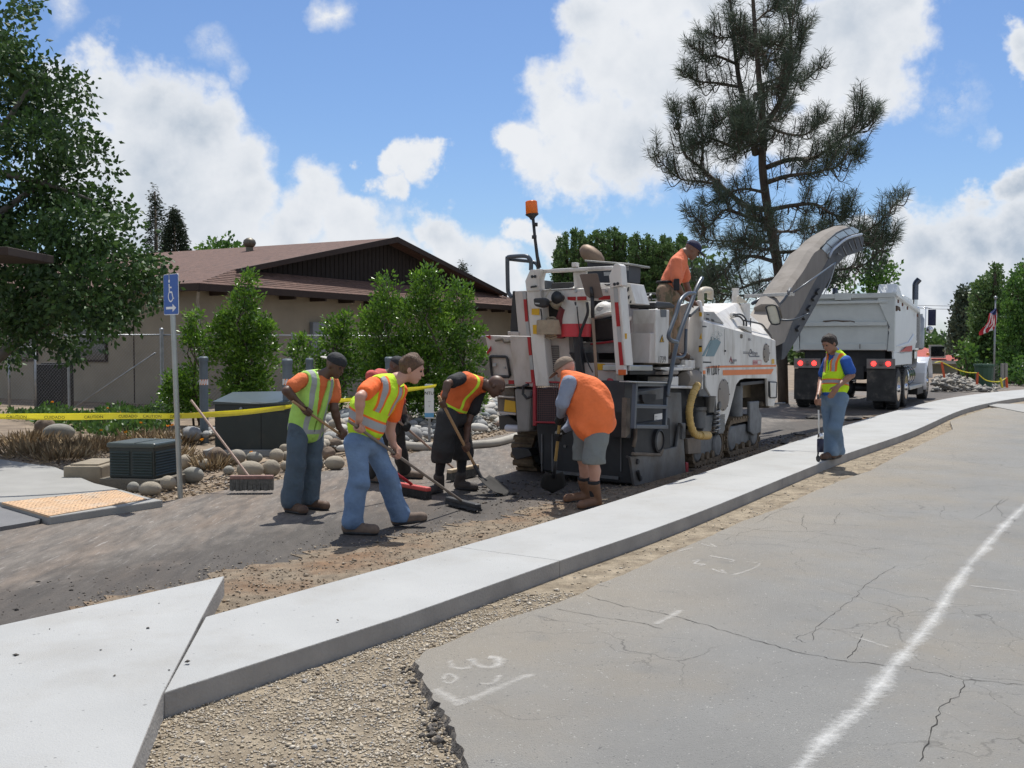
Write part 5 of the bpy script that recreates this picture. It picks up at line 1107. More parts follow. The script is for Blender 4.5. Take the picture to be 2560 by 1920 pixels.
# flag hanging down, furled: a folded cloth strip
m_flag = mat('flag_cloth', (.6,.6,.6), .8, sub=.25)
def flag():
    zf = lambda x, y: A(2280+x/3.95, 640+y/3.95, 40.9)
    L_ = [zf(828,515), zf(775,565), zf(748,640), zf(720,680), zf(668,745), zf(672,785)]; R_ = [zf(832,530), zf(838,600), zf(832,690), zf(812,700), zf(808,715), zf(800,730)]
    Ls, Rs = spline(L_, 4), spline(R_, 4); n = len(Ls); V = []; Fc = []; col = []; M_ = 13
    for i in range(n):
        for k in range(M_+1):
            t = k/M_; p = Ls[i]*(1-t)+Rs[i]*t; p = p + np.array([0, .07*math.sin(t*17+i*.4), 0]); V.append(p)
    mb = MB(); fcs = []; mi = []
    for i in range(n-1):
        for k in range(M_):
            a = i*(M_+1)+k; fcs.append((a,a+1,a+M_+2,a+M_+1)); mi.append(2 if (i < 4 and k < 10) else (k % 2 if i < 13 else ((k // 3) % 2)))
    mb._add(V, fcs); mb.mi = mi
    t = tag(obj('flag', mb, [mat('flag_red',(.45,.03,.04),.8,sub=.2), mat('flag_white',(.72,.70,.68),.8,sub=.2), mat('flag_blue',(.05,.07,.2),.8,sub=.2)], smooth=True), 'striped red white and blue flag hanging limp from the pole', 'flag')
flag()
m_orange = mat('orange_stake', (.62,.10,.03), .7)
for i, (x0_, y0_, x1_, y1_, lb) in enumerate(((292,1048,320,1200,'leaning orange stake carrying yellow tape nearest to the truck'),(648,1150,640,1280,'orange stake holding yellow tape beyond the rock heap'),(932,1200,938,1300,'orange stake beside the yellow one at far right'))):
    p, q = A(2280+x0_/3.95, 640+y0_/3.95, 38), A(2280+x1_/3.95, 640+y1_/3.95, 38); tag(obj('stake', MB().bar(q*np.array([1,1,0])+np.array([0,0,-.1]) if False else q, p, .10, .05), m_orange), lb, 'stake', 'orange stakes with tape')
p, q = A(2280+875/3.95, 640+1205/3.95, 38), A(2280+893/3.95, 640+1300/3.95, 38); tag(obj('stake', MB().bar(q, p, .06, .05), m_tape), 'slanting yellow stake between the orange ones at far right', 'stake')
for lst, lb in (([(225,1055),(290,1048),(420,1110),(540,1148),(648,1155)],'yellow tape sagging between the first two orange stakes'), ([(650,1160),(720,1220),(790,1240),(870,1238),(932,1205)],'yellow tape sagging between the last orange stakes')):
    P = spline([A(2280+x/3.95, 640+y/3.95, 38) for x, y in lst], 6); mb = MB(); mb.tube(P, .02, 5); tag(obj('caution_tape', mb, m_tape), lb, 'caution tape')
gp = A(2280+710/3.95, 640+1260/3.95, 39); tag(obj('plant_pot', MB().lathe((gp[0],39,-.05),(0,0,1),[(0,.26),(.05,.28),(.85,.34),(.9,.38),(.98,.38)],12), mat('green_bin',(.03,.08,.05),.6)), 'small green bin standing between the orange stakes', 'bin')
for x in (898, 935):
    p = A(2280+x/3.95, 640+1060/3.95, 41); tag(obj('fence_post', MB().box(p[0]-.05,p[0]+.05,41,41.1,-.1,p[2]), mat('weathered_wood',(.3,.28,.24),.9)), ('left' if x < 920 else 'right') + ' grey wooden post of the pair in front of the trees', 'post')
m_wire = mat('power_line', (.03,.03,.035), .6)
for (a, b, lb) in (((2290,759),(2400,759),'upper'),((2290,767),(2400,767),'second'),((2310,835),(2440,834),'middle'),((2300,863),(2420,863),'lower'),((2300,870),(2420,870),'lowest')):
    p, q = A(a[0], a[1], 100), A(b[0], b[1], 100); d = q-p; p2, q2 = p - d*1.2, q + d*2.5; mid = (p2+q2)/2 - np.array([0,0,.25]); tag(obj('power_line', MB().tube(spline([p2, mid, q2], 6), .02, 4), m_wire), f'{lb} thin power line against the sky right of the truck', 'cable', 'power lines behind the truck')
for yy_ in (733, 741, 746):
    p, q = A(1230, yy_, 90), A(1330, yy_+6, 90); d = q-p; tag(obj('power_line', MB().tube([p-d*.3, q+d*6], .018, 4), m_wire), {733:'top',741:'middle',746:'bottom'}[yy_] + ' thin wire crossing the sky between roof and machine', 'cable', 'power lines left of the machine')
# ================================================================ milling machine
aM = math.radians(31); Fm = np.array([math.sin(aM), math.cos(aM), 0]); Lm = np.array([-math.cos(aM), math.sin(aM), 0]); Om = np.array([1.39, 11.66, 0.0]); UP = np.array([0,0,1.])
ml = lambda s, t, z: Om + Fm*s + Lm*t + UP*z
za = lambda x, y: (1200+x/5.53, 640+y/5.53)
zb = lambda x, y: (1200+x/4.6075, 920+y/4.6075)
zc = lambda x, y: (1560+x/5.53, 640+y/5.53)
zd = lambda x, y: (1560+x/4.6075, 900+y/4.6075)
ze_ = lambda x, y: (1860+x/5.53, 540+y/5.53)
LEAN = .19; Rn = Fm + UP*LEAN; Rn = Rn/np.linalg.norm(Rn)
def RP(pts, s0=0.0, f=za): return [PL(*f(*q), ml(s0,0,.8), Rn) for q in pts]       # trace on the leaning rear face
def RV(pts, s0=0.0, f=zb): return [PL(*f(*q), ml(s0,0,0), Fm) for q in pts]         # on a vertical rear plane
def SPn(pts, t=0.0, f=zc): return [PL(*f(*q), ml(0,t,0), Lm) for q in pts]          # on a plane along the right side
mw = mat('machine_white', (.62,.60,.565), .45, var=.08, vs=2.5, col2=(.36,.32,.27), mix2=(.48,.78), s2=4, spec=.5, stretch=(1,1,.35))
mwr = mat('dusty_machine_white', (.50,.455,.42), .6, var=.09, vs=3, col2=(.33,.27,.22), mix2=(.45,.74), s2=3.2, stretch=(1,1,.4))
mdk = mat('machine_dark', (.022,.023,.026), .55, var=.3, vs=6); mgy = mat('machine_grey', (.115,.12,.125), .5, .2, var=.25, vs=5, col2=(.09,.075,.06), mix2=(.45,.7), s2=3, bump=.15, bs=12)
mgr = mat('tube_blue_grey', (.07,.085,.105), .35, .2, var=.1, spec=.6); mred = mat('red_paint', (.30,.02,.03), .5, var=.15); mrefr = mat('red_reflective', (.34,.015,.02), .45); mrefw = mat('grey_reflective', (.36,.37,.37), .4)
myel = mat('yellow_sticker', (.62,.36,.02), .5, var=.1); mork = mat('orange_stripe', (.68,.17,.025), .45, var=.06); mtan = mat('dusty_cover', (.25,.22,.19), .8, var=.12, vs=3)
mteal = mat('teal_graphic', (.13,.22,.25), .45, var=.1); mdust = mat('dusty_metal', (.14,.115,.09), .85, var=.35, vs=8, bump=.4, bs=30); mhose = mat('yellow_hose', (.46,.31,.10), .6, var=.2, vs=9)
mm_ = thing('milling_machine', 'white and grey road milling machine with orange stripes and a long loading conveyor', 'milling machine', tuple(ml(2.7,1,0)))

def part(name, poly, vec, m, parent=mm_, bevel=.008, label=None):
    return obj(name, MB().ext(poly, vec), m, parent, bevel=bevel, label=label)
# --- rear housings
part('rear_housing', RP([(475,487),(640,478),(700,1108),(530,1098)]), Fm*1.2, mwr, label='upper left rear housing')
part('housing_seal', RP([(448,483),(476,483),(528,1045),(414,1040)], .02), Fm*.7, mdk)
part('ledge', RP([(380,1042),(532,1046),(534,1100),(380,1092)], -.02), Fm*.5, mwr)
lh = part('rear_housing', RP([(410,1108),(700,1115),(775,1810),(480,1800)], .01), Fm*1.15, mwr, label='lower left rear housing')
for q in ([(600,598),(642,598),(665,905),(625,908)], [(652,1122),(692,1122),(716,1370),(676,1374)], [(697,1572),(742,1572),(758,1750),(712,1750)]): part('reflective_strip', RP(q, -.012), Fm*.01, mrefr, bevel=0)
for q in ([(585,487),(632,485),(640,598),(598,598)], [(628,908),(668,905),(690,1108),(648,1105)], [(678,1376),(718,1372),(740,1570),(696,1572)]): part('reflective_strip', RP(q, -.012), Fm*.01, mrefw, bevel=0)
# red base strips low on the housings
part('reflective_strip', [PL(*p, ml(-.17,0,.8), Rn) for p in ((1271,950),(1284,951),(1284,960),(1271,960))], Fm*.01, mrefr, bevel=0)
part('reflective_strip', RV([(525,142),(600,145),(600,178),(522,176)], -.06), Fm*.01, mrefr, bevel=0)
hatch = part('hatch_body', [PL(*p, ml(.12,0,.8), Rn) for p in ((1212,838),(1274,841),(1290,962),(1240,962))], Fm*1.1, mwr)
hr = [PL(*p, ml(.10,0,.8), Rn) for p in ((1225,893),(1229,891),(1264,892),(1268,896),(1275,938),(1272,942),(1234,941),(1230,937))]
obj('hatch_seal', MB().tube(hr + hr[:2], .018, 6), mdk, hatch, True)
obj('hatch_latch', MB().ext([PL(*p, ml(.10,0,.8), Rn) for p in ((1233,908),(1241,908),(1241,916),(1233,916))], -Fm*.015), mrefw, hatch); obj('hatch_hinge', MB().ext([PL(*p, ml(.10,0,.8), Rn) for p in ((1260,917),(1264,917),(1265,922),(1261,922))], -Fm*.02), mrefw, hatch)
obj('lamp_bracket', MB().tube([PL(*za(x,y), ml(.08,0,.8), Rn) for x, y in ((215,1165),(310,1150),(345,1190),(440,1175))], .02, 6), mdust, hatch)
for q in ([(75,1105),(145,1095),(150,1155),(120,1140)], [(95,1330),(155,1240),(160,1300),(105,1365)]): obj('hazard_stripe', MB().ext(RP(q, .10), -Fm*.004), mrefr, hatch)
# below the hatch
part('beam', RV([(295,185),(600,190),(600,218),(300,212)], -.02), Fm*.3, mdust)
bx = part('side_box', RV([(190,222),(392,230),(410,520),(205,505)], .25), Fm*.5, mdust)
part('step_edge', RV([(190,320),(395,330),(395,350),(190,338)], .20), Fm*.1, mwr)
part('step_edge', RV([(210,500),(412,520),(412,545),(215,525)], .20), Fm*.1, mwr)
stk = part('warning_sticker', RV([(287,365),(405,385),(412,512),(275,498)], .235), Fm*.01, myel, bevel=0)
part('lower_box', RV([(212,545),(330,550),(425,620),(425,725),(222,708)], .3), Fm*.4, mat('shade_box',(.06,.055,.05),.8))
part('rear_leg', RV([(390,235),(600,245),(560,735),(425,738)], .0), Fm*.35, mat('dusty_grey_leg', (.25,.235,.22), .7, var=.15), bevel=.03)
tag(obj('bottle', MB().lathe(RV([(295,690)], .22)[0], Lm*-1, [(0,.03),(.02,.045),(.16,.045),(.22,.045),(.24,.02)], 12), mat('bottle_plastic', (.5,.5,.55), .3), smooth=True), 'plastic bottle lying on the lower left shelf of the machine', 'bottle')
obj('hose', MB().tube(RV([(560,190),(500,210),(495,300),(540,350),(590,330),(600,270)], -.08), .018, 8), mdk, mm_, True)
# --- posts and bars
lp = part('post', RP([(640,478),(835,470),(862,740),(885,1110),(935,1659),(950,1800),(770,1800),(745,1600)], -.05), Fm*.16, mw, label='left rear post')
part('post_bracket', RP([(622,345),(690,190),(848,178),(812,320),(820,482),(640,488)], -.07), Fm*.14, mw)
for c in ((722,285),(762,283)): obj('bolt_hole', MB().lathe(RP([c], -.072)[0], -Fm, [(0,.018),(.006,.018)], 10), mdk, lp)
obj('handle', MB().tube(RP([(705,435),(712,428),(775,418),(780,425)], -.10), .012, 6), mdk, lp, True)
for q in ([(715,727),(822,727),(822,818),(715,812)], [(730,952),(815,952),(812,1080),(735,1078)]): obj('sticker', MB().ext(RP(q, -.056), -Fm*.003), myel, lp)
rp1 = part('post', RP([(1788,275),(1850,425),(1900,432),(1990,1515),(2000,1640),(1880,1640),(1868,1500),(1800,600)], -.05), Fm*.08, mw, label='right rear post')
part('post', RP([(1893,430),(1912,425),(2000,1515),(1990,1515)], -.05), Fm*.22, mw, label='outer flange of the right rear post')
obj('post_side', MB().ext([RP([(1905,428)], -.05)[0], RP([(1905,428)], -.05)[0]+Fm*.2, RP([(1995,1515)], -.05)[0]+Fm*.2, RP([(1995,1515)], -.05)[0]], -Lm*.02), mw, mm_, bevel=.004)
part('post_bracket', RP([(1780,275),(1850,115),(1905,100),(1942,130),(1965,405),(1850,432),(1800,445)], -.08), Fm*.15, mw)
for c in ((1860,390),(1905,382)): obj('bolt_hole', MB().lathe(RP([c], -.082)[0], -Fm, [(0,.018),(.006,.018)], 10), mdk, rp1)
for q in ([(1862,640),(1912,640),(1940,972),(1890,975)], [(1908,1190),(1955,1190),(1986,1508),(1934,1510)]): obj('reflective_strip', MB().ext(RP(q, -.056), -Fm*.004), mrefr, rp1)
for q in ([(1845,440),(1897,436),(1910,635),(1860,638)], [(1890,978),(1940,975),(1955,1187),(1908,1188)]): obj('reflective_strip', MB().ext(RP(q, -.056), -Fm*.004), mrefw, rp1)
obj('sticker', MB().ext([RP([(1988,1070),(2032,1070),(2032,1145),(1990,1145)], .0)[i]-Lm*.0 for i in range(4)], -Fm*.01), myel, rp1)
obj('reflector', MB().ext(RP([(1905,1570),(2010,1570),(2010,1645),(1910,1650)], -.10), Fm*.03), mat('orange_reflector', (.55,.12,.03), .4), rp1, bevel=.006)
part('top_bar', RP([(745,190),(1835,135),(1835,190),(745,240)], -.02), Fm*.07, mw, bevel=.012)
part('bar_stub', RP([(1262,92),(1330,88),(1330,150),(1265,155)], -.03), Fm*.08, mw)
part('centre_plate', RP([(1283,225),(1475,213),(1460,440),(1300,445)], .03), Fm*.03, mw)
xb = part('cross_beam', RP([(640,492),(1795,438),(1806,608),(640,628)], .0), Fm*.12, mw)
for q in ([(1002,572),(1062,568),(1062,618),(1006,620)], [(1210,566),(1325,563),(1325,614),(1212,616)], [(1345,562),(1472,558),(1472,612),(1345,614)], [(1640,556),(1800,548),(1802,602),(1640,608)]): obj('reflective_strip', MB().ext(RP(q, -.004), -Fm*.003), mrefr, xb)
for x in (1325, 1750): obj('bolt', MB().lathe(RP([(x,485)], -.002)[0], -Fm, [(0,.018),(.012,.016)], 8), mrefw, xb)
part('beam_top_plate', RP([(640,478),(1300,440),(1300,455),(640,495)], -.02), Fm*.3, mw, bevel=.004)
part('battery_box', RP([(988,372),(1270,360),(1278,455),(990,462)], .12), Fm*.3, mdk)
part('side_box', RP([(838,335),(908,335),(908,455),(842,455)], .1), Fm*.2, mat('mid_grey_box',(.10,.11,.12),.6))
# guard loops and beacon
gd = MB(); gd.tube(spline(RP([(445,575),(395,510),(385,420),(378,60),(385,22),(430,8),(620,0),(680,30),(705,90),(705,195)], .3), 4), .026, 8); obj('guard_rail', gd, mgr, mm_, True)
gd = MB(); gd.tube(spline(RP([(380,40),(560,60),(700,75),(770,100),(800,150),(805,190)], .35), 4), .022, 8); obj('guard_rail', gd, mgr, mm_, True)
z4 = lambda x, y: (1200+x/3.687, 480+y/3.687)
bc = obj('beacon_pole', MB().tube(RP([(548,700),(527,590),(505,410),(490,250)], .25, z4), [.024,.02,.018,.018], 8), mdk, mm_, True)
for q in ((500,415),(510,300)): obj('pole_collar', MB().lathe(RP([q], .25, z4)[0]-UP*.02, UP, [(0,.03),(.04,.03)], 10), mdk, bc, True)
b0 = RP([(483,255)], .25, z4)[0]; ax = UP*1.0 - Lm*-.08
obj('beacon_base', MB().lathe(b0, ax, [(0,.022),(.03,.04),(.055,.075),(.065,.08)], 18), mdk, bc, True, auto=40)
obj('beacon_lens', MB().lathe(b0+ax*.065, ax, [(0,.068),(.01,.073),(.145,.070),(.155,.06)], 18), mat('amber_lens', (.85,.22,.01), .2, sub=.35, spec=.7), bc, True, auto=40)
# console behind the bar
cs = part('console', RP([(1480,85),(2060,128),(2050,365),(1500,375)], .75), Fm*.35, mat('console_blue_black', (.03,.037,.05), .5), label='dark control console')
obj('console_roof', MB().ext(RP([(1440,52),(2075,100),(2072,128),(1440,78)], .62), Fm*.6), mat('console_trim', (.27,.27,.25), .5), cs, bevel=.01)
for i in range(4):
    for j in range(3): obj('lamp', MB().ext(RP([(1980+i*20,140+j*22),(1994+i*20,141+j*22),(1994+i*20,155+j*22),(1980+i*20,154+j*22)], .74), -Fm*.004), mrefw, cs)
obj('console_label', MB().ext(RP([(1712,222),(1850,218),(1850,270),(1716,275)], .735), -Fm*.004), mrefw, cs)
ex = obj('muffler', MB().lathe(RP([(1058,545)], .9, z4)[0]+Lm*.1-Fm*.03, (-Lm*1.0)-UP*.75, [(-.07,.05),(-.03,.08),(.05,.10),(.16,.10),(.24,.07),(.27,.04)], 16), mat('rusty_tan_metal',(.22,.15,.10),.6,.3,var=.2), mm_, True)
vb_ = part('vented_cover', RP([(1655,372),(2072,376),(2158,662),(1985,664),(1900,450),(1655,440)], .35), Fm*.4, mw)
for q in ([(2038,440),(2062,425),(2055,480),(2030,505)], [(2045,560),(2068,535),(2062,590),(2045,600)], [(2070,640),(2090,605),(2092,650),(2072,655)]): obj('vent_slot', MB().ext(RP(q, .345), -Fm*.004), mdk, vb_)
obj('handle', MB().tube(RP([(1728,382),(1740,398),(1785,400),(1790,385)], .33), .01, 6), mdk, vb_, True)
# --- engine bay
part('bay_back', RP([(860,600),(1850,560),(1880,1480),(1880,1800),(900,1800)], .75), Fm*.1, mdk)
part('engine_block', RP([(1490,835),(1850,860),(1860,1180),(1500,1180)], .35), Fm*.4, mat('engine_black',(.03,.03,.032),.5,var=.4), bevel=.03)
part('engine_panel', RP([(1380,1190),(1700,1180),(1860,1190),(1870,1340),(1400,1345)], .30), Fm*.3, mat('engine_grey',(.19,.185,.18),.6,var=.3,vs=9))
part('brace_beam', RP([(1222,1335),(1560,1335),(1575,1470),(1310,1470)], .1), Fm*.15, mdk)
part('red_pipe', RP([(1520,1205),(1690,1185),(1840,1165),(1840,1195),(1690,1215),(1520,1232)], .25), Fm*.04, mred)
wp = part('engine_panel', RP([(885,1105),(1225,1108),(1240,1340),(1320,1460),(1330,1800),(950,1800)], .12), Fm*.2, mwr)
vt_ = obj('vent_grille', MB().ext(RP([(960,1240),(1090,1240),(1107,1605),(985,1605)], .117), -Fm*.004), mdk, wp)
for k in range(13):
    y = 1255+k*27; obj('grille_bar', MB().ext(RP([(962+k*1.6,y),(1088+k*1.4,y),(1088+k*1.4,y+9),(962+k*1.6,y+9)], .112), -Fm*.004), mwr, vt_)
part('engine_panel', RP([(1398,1475),(1878,1482),(1890,1800),(1410,1800)], .10), Fm*.2, mwr)
part('sticker', RP([(1615,1485),(1725,1490),(1725,1580),(1615,1575)], .095), -Fm*.004, myel, bevel=0)
part('column', RP([(1225,632),(1330,628),(1400,1659),(1415,1820),(1335,1820),(1290,1250)], .0), Fm*.12, mat('column_black',(.03,.034,.04),.5,var=.2), bevel=.015)
reel = obj('hose_reel', MB().lathe(RP([(985,815)], .3)[0], Fm, [(0,.22),(.05,.22),(.05,.17),(.14,.17),(.14,.22),(.2,.22)], 26), mdk, mm_, True, auto=35)
obj('reel_rim', MB().tube([RP([(985,815)], .28)[0] + .225*(math.cos(t)*Lm+math.sin(t)*UP) for t in np.linspace(0,6.2832,28)], .012, 6), mgr, reel, True)
lmp = obj('work_lamp', MB().ext(RP([(728,585),(880,575),(925,620),(905,700),(840,715),(745,690)], -.22), Fm*.10), mdk, mm_, bevel=.02); obj('lamp_glass', MB().ext(RP([(760,645),(825,650),(822,668),(765,665)], -.225), -Fm*.003), mrefw, lmp)
obj('lamp_cord', MB().tube(spline(RP([(905,575),(940,510),(975,450)], -.15), 4), .008, 5), mat('pale_cord',(.4,.38,.3),.7), mm_)
obj('horn', MB().lathe(RP([(1130,580)], .0)[0]-Fm*.12, Fm, [(0,.075),(.04,.06),(.12,.04)], 16), mdk, mm_, True)
obj('water_tank', MB().ell(RP([(1150,640)], .15)[0], (.16,.14,.10), 14, 9), mat('tank_plastic',(.34,.31,.24),.5), mm_, True)
obj('red_cylinder', MB().tube(RP([(1160,720),(1118,850),(1118,1130)], .02), .055, 12), mat('dark_red_paint', (.12,.012,.016), .45), mm_, True, auto=40)
for pts, r in (([(1480,640),(1490,780),(1450,900),(1400,1030),(1370,1200),(1395,1500),(1440,1660)],.018), ([(1340,700),(1360,900),(1380,1060),(1360,1200)],.008), ([(840,730),(855,880),(835,1040),(880,1060)],.008), ([(1430,1250),(1480,1450),(1560,1610)],.008)):
    obj('hose', MB().tube(spline(RP(pts, -.06), 4), r, 6), mdk, mm_, True)
# things carried on the machine
cool = thing('water_cooler', 'red and white round drink cooler standing in the rear bay of the machine', 'cooler', tuple(RP([(1320,1120)], .1)[0]))
cc0 = RP([(1325,1118)], .10)[0]; obj('body', MB().lathe(cc0, UP, [(0,.17),(.02,.175),(.42,.19),(.50,.16)], 20), mat('cooler_white',(.55,.53,.48),.5), cool, True, auto=35)
obj('red_band', MB().lathe(cc0, UP, [(.0,.178),(.13,.182),(.15,.182)], 20), mat('cooler_red',(.50,.03,.04),.45), cool, True, auto=35)
obj('lid', MB().lathe(cc0+UP*.50, UP, [(0,.165),(.05,.13),(.09,.05)], 20), mat('cooler_white'), cool, True, auto=35)
tag(obj('folded_hose', MB(), mtan) if False else (lambda mb: [mb.tube([RP([(985,985)], .0)[0]+ (.03+.0022*k)*1.0*(math.cos(k*.42)*Lm+math.sin(k*.42)*UP*.85) + Fm*.0 for k in range(62)], .012, 6), mb, obj('fire_hose', mb, mat('canvas_hose', (.34,.27,.19), .9, var=.2, vs=12, bump=.3))][2])(MB()), 'rolled tan canvas hose stowed in the left of the rear bay', 'hose')
tag(obj('rolled_mat', MB().lathe(RP([(985,1085)], .02)[0]+UP*.0, UP, [(0,.17),(.16,.175),(.17,.165)], 20), mat('canvas_hose'), smooth=True, auto=35), 'tan rolled canvas bundle beneath the hose roll in the rear bay', 'canvas roll')
hh = thing('hard_hat', 'white hard hat resting on the engine inside the rear bay', 'hard hat', tuple(RP([(1730,830)], .2)[0])); h0 = RP([(1735,808)], .2)[0]
hm = MB(); n = 18
hm.lathe(h0, UP, [(0,.142),(.04,.138),(.09,.118),(.13,.08),(.15,.03)], n); mhat = mat('hat_white', (.70,.69,.66), .4)
obj('shell', hm, mhat, hh, True); bmm = MB(); bmm.lathe(h0-UP*.012, UP+Lm*.25, [(0,.175),(.012,.178),(.02,.14)], n); obj('brim', bmm, mhat, hh, True); obj('badge', MB().ell(h0+UP*.06-Fm*.132, (.05,.012,.03), 12, 6), mrefw, hh, True)
# shovel standing upside-down against the cross beam
sv = thing('shovel', 'steel shovel stored blade up against the rear cross beam of the machine', 'shovel', tuple(RP([(1560,800)], -.15)[0]))
mwood = mat('ash_wood', (.36,.22,.11), .6, var=.2, vs=3, stretch=(1,1,.2)); mwood2 = mat('worn_wood', (.22,.15,.10), .7, var=.2)
mblade = mat('worn_blade_steel', (.15,.115,.095), .75, .2, var=.2, vs=5)
bl_ = RP([(1378,262),(1400,250),(1615,240),(1632,262),(1705,560),(1640,585),(1530,590),(1465,545)], -.16)
vs_ = []
obj('blade', MB().ext(bl_, -Fm*.006), mblade, sv, bevel=.002)
obj('blade_rib', MB().tube(RP([(1535,430),(1552,560)], -.175), [.016,.024], 8), mdk, sv, True); obj('socket', MB().tube(RP([(1552,560),(1560,850)], -.17), .022, 10), mdk, sv, True)
obj('handle', MB().tube(RP([(1560,850),(1610,1659),(1622,1900)], -.17), .018, 10), mwood2, sv, True)
# --- red guard grille and black drum box
part('grille_frame', RV([(605,135),(640,120),(640,665),(605,670)], -.10), Fm*.04, mred); 
part('grille_bar', RV([(630,150),(1480,165),(1480,182),(630,170)], -.10), Fm*.03, mred); part('grille_bar', RV([(630,612),(905,620),(905,642),(630,635)], -.10), Fm*.03, mred)
part('grille_frame', RV([(1460,165),(1510,170),(1490,640),(1450,640)], -.10), Fm*.04, mred)
obj('grille_handle', MB().tube(spline(RV([(1425,285),(1500,300),(1520,290),(1522,160),(1500,140),(1480,150),(1478,290)], -.18), 3), .022, 8), mred, mm_, True)
gm_ = MB(); q = RV([(640,175),(1455,185),(1455,600),(640,615)], -.08)
for k in range(34):
    f = k/33; gm_.tube([q[0]+(q[1]-q[0])*f, q[3]+(q[2]-q[3])*f], .004, 3, cap=False)
for k in range(18):
    f = k/17; gm_.tube([q[0]+(q[3]-q[0])*f, q[1]+(q[2]-q[1])*f], .004, 3, cap=False)
g_ = obj('grille_wires', gm_, mat('grille_mesh_metal',(.10,.05,.05),.6), mm_); g_['kind'] = 'stuff'
part('rear_frame', RV([(560,250),(1760,250),(1780,640),(560,640)], .12), Fm*1.0, mdk)
db = part('drum_box', RV([(640,640),(1770,640),(1785,1345),(1400,1310),(900,1210),(700,1180)], .05), Fm*1.1, mat('drum_box_black',(.018,.019,.021),.6,var=.4), bevel=.02)
for x in (710, 830, 1620): obj('rib', MB().ext(RV([(x,760),(x+14,760),(x+14,1190),(x,1190)], .045), -Fm*.015), mgy, db)
obj('scraper_edge', MB().ext(RV([(880,1180),(1600,1250),(1600,1285),(880,1215)], .04), -Fm*.02), mgy, db)
for k, (x, y) in enumerate(((1370,700),(1440,900),(1300,1000),(1700,760),(1700,1020),(980,900))): obj('bolt', MB().lathe(RV([(x,y)], .045)[0], -Fm, [(0,.02),(.015,.018)], 8), mgy, db)
# --- right side: lower steel
sp_u = part('side_plate', SPn([(100,380),(95,1060),(600,1010),(672,760),(660,375),(525,372),(515,300)], .06, zd), Lm*.5, mgy, label='upper grey side plate behind the ladder')
sp_l = part('side_plate', SPn([(72,1112),(360,1078),(470,1030),(608,996),(645,742),(705,742),(692,922),(714,1310),(400,1385),(125,1456)], .0, zd), Lm*.035, mgy, label='lower sliding side plate near the ground')
hub = obj('hub_ring', MB().lathe(SPn([(395,930)], .0, zd)[0], -Lm, [(-.03,.145),(.02,.145),(.03,.12),(.0,.115)], 26), mdk, sp_l, True, auto=35); obj('hub_disc', MB().lathe(SPn([(398,930)], .0, zd)[0], -Lm, [(-.01,.115),(.012,.11)], 26), mgy, sp_l, True, auto=35)
obj('lifting_arm', MB().ext(SPn([(130,1060),(420,1075),(450,1020),(470,1030),(440,1110),(120,1100)], -.03, zd), Lm*.05), mdust, sp_l, bevel=.01)
obj('cylinder_mount', MB().ext(SPn([(655,725),(712,725),(712,905),(675,915),(680,780)], -.03, zd), Lm*.05), mgy, sp_l, bevel=.01); obj('cylinder_rod', MB().tube(SPn([(160,1280),(185,1370)], -.02, zd), .02, 8), mdk, sp_l)
for q in ((182,1365),(150,1170)): obj('pin', MB().lathe(SPn([q], -.0, zd)[0], -Lm, [(0,.035),(.02,.03)], 10), mdk, sp_l)
obj('hook', MB().tube(SPn([(135,795),(130,900),(110,1000)], -.02, zd), .022, 8), mdust, sp_l, True); obj('fuel_bracket', MB().ext(SPn([(180,400),(345,395),(335,470),(215,500),(190,470)], .045, zd), -Lm*.03), mdk, sp_u)
note = obj('paper_note', MB().ext(SPn([(348,625),(438,612),(440,722),(345,738)], .04, zd), -Lm*.002), mat('note_paper',(.72,.70,.66),.8), sp_u)
p0 = SPn([(362,660)], .037, zd)[0]
for k in range(3): text('print', ('-- --', '--- -', '- ---')[k], .035, p0 - UP*.035*k, Fm, UP, m_black, note, off=.002)
part('left_frame_post', SPn([(5,240),(95,240),(110,500),(80,900),(30,900),(0,600)], .02, zd), Lm*.3, mdk)
part('arm_post', SPn([(30,430),(75,440),(70,850),(20,900)], -.01, zd), Lm*.06, mdust)
# ladder
lad = thing('ladder_hold', None, None) if False else None
lr = MB(); lr.bar(SPn([(130,250)], -.10, zd)[0], SPn([(105,790)], -.10, zd)[0], .05, .05, Fm); la = obj('ladder', lr, mgr, mm_, bevel=.006)
obj('ladder_rail', MB().bar(SPn([(488,270)], -.10, zd)[0], SPn([(465,790)], -.10, zd)[0], .05, .05, Fm), mgr, la, bevel=.006)
for y0, y1, hgt in ((275,275,.055),(530,540,.045),(765,770,.045)): obj('rung', MB().bar(SPn([(120,y0)], -.10, zd)[0], SPn([(490,y1)], -.10, zd)[0], .05, hgt), mgr, la, bevel=.008)
obj('platform_edge', MB().ext(SPn([(60,243),(500,255),(500,268),(60,256)], -.16, zd), Lm*.12), mat('worn_bright_steel',(.45,.45,.44),.3,.7), la, bevel=.003)
# handrail
hr_ = MB(); P = SPn([(1078,305),(1050,350),(1000,450),(940,620),(830,900),(735,1190),(690,1400),(655,1580),(640,1700)], -.16) + SPn([(512,300),(500,420)], -.14, zd); hr_.tube(spline(P, 3), .027, 10); H1 = obj('handrail', hr_, mgr, mm_, True)
hr_ = MB(); hr_.tube(spline(SPn([(975,515),(890,518),(820,565),(770,640),(720,800),(660,960),(618,1080),(625,1140),(670,1175),(735,1190)], -.30), 4), .024, 10); obj('handrail_loop', hr_, mgr, H1, True)
hr_ = MB(); hr_.tube(spline(SPn([(860,1010),(850,1200),(848,1330),(810,1390),(740,1400),(690,1398)], -.05), 4), .02, 8); obj('handrail_loop', hr_, mgr, H1, True)
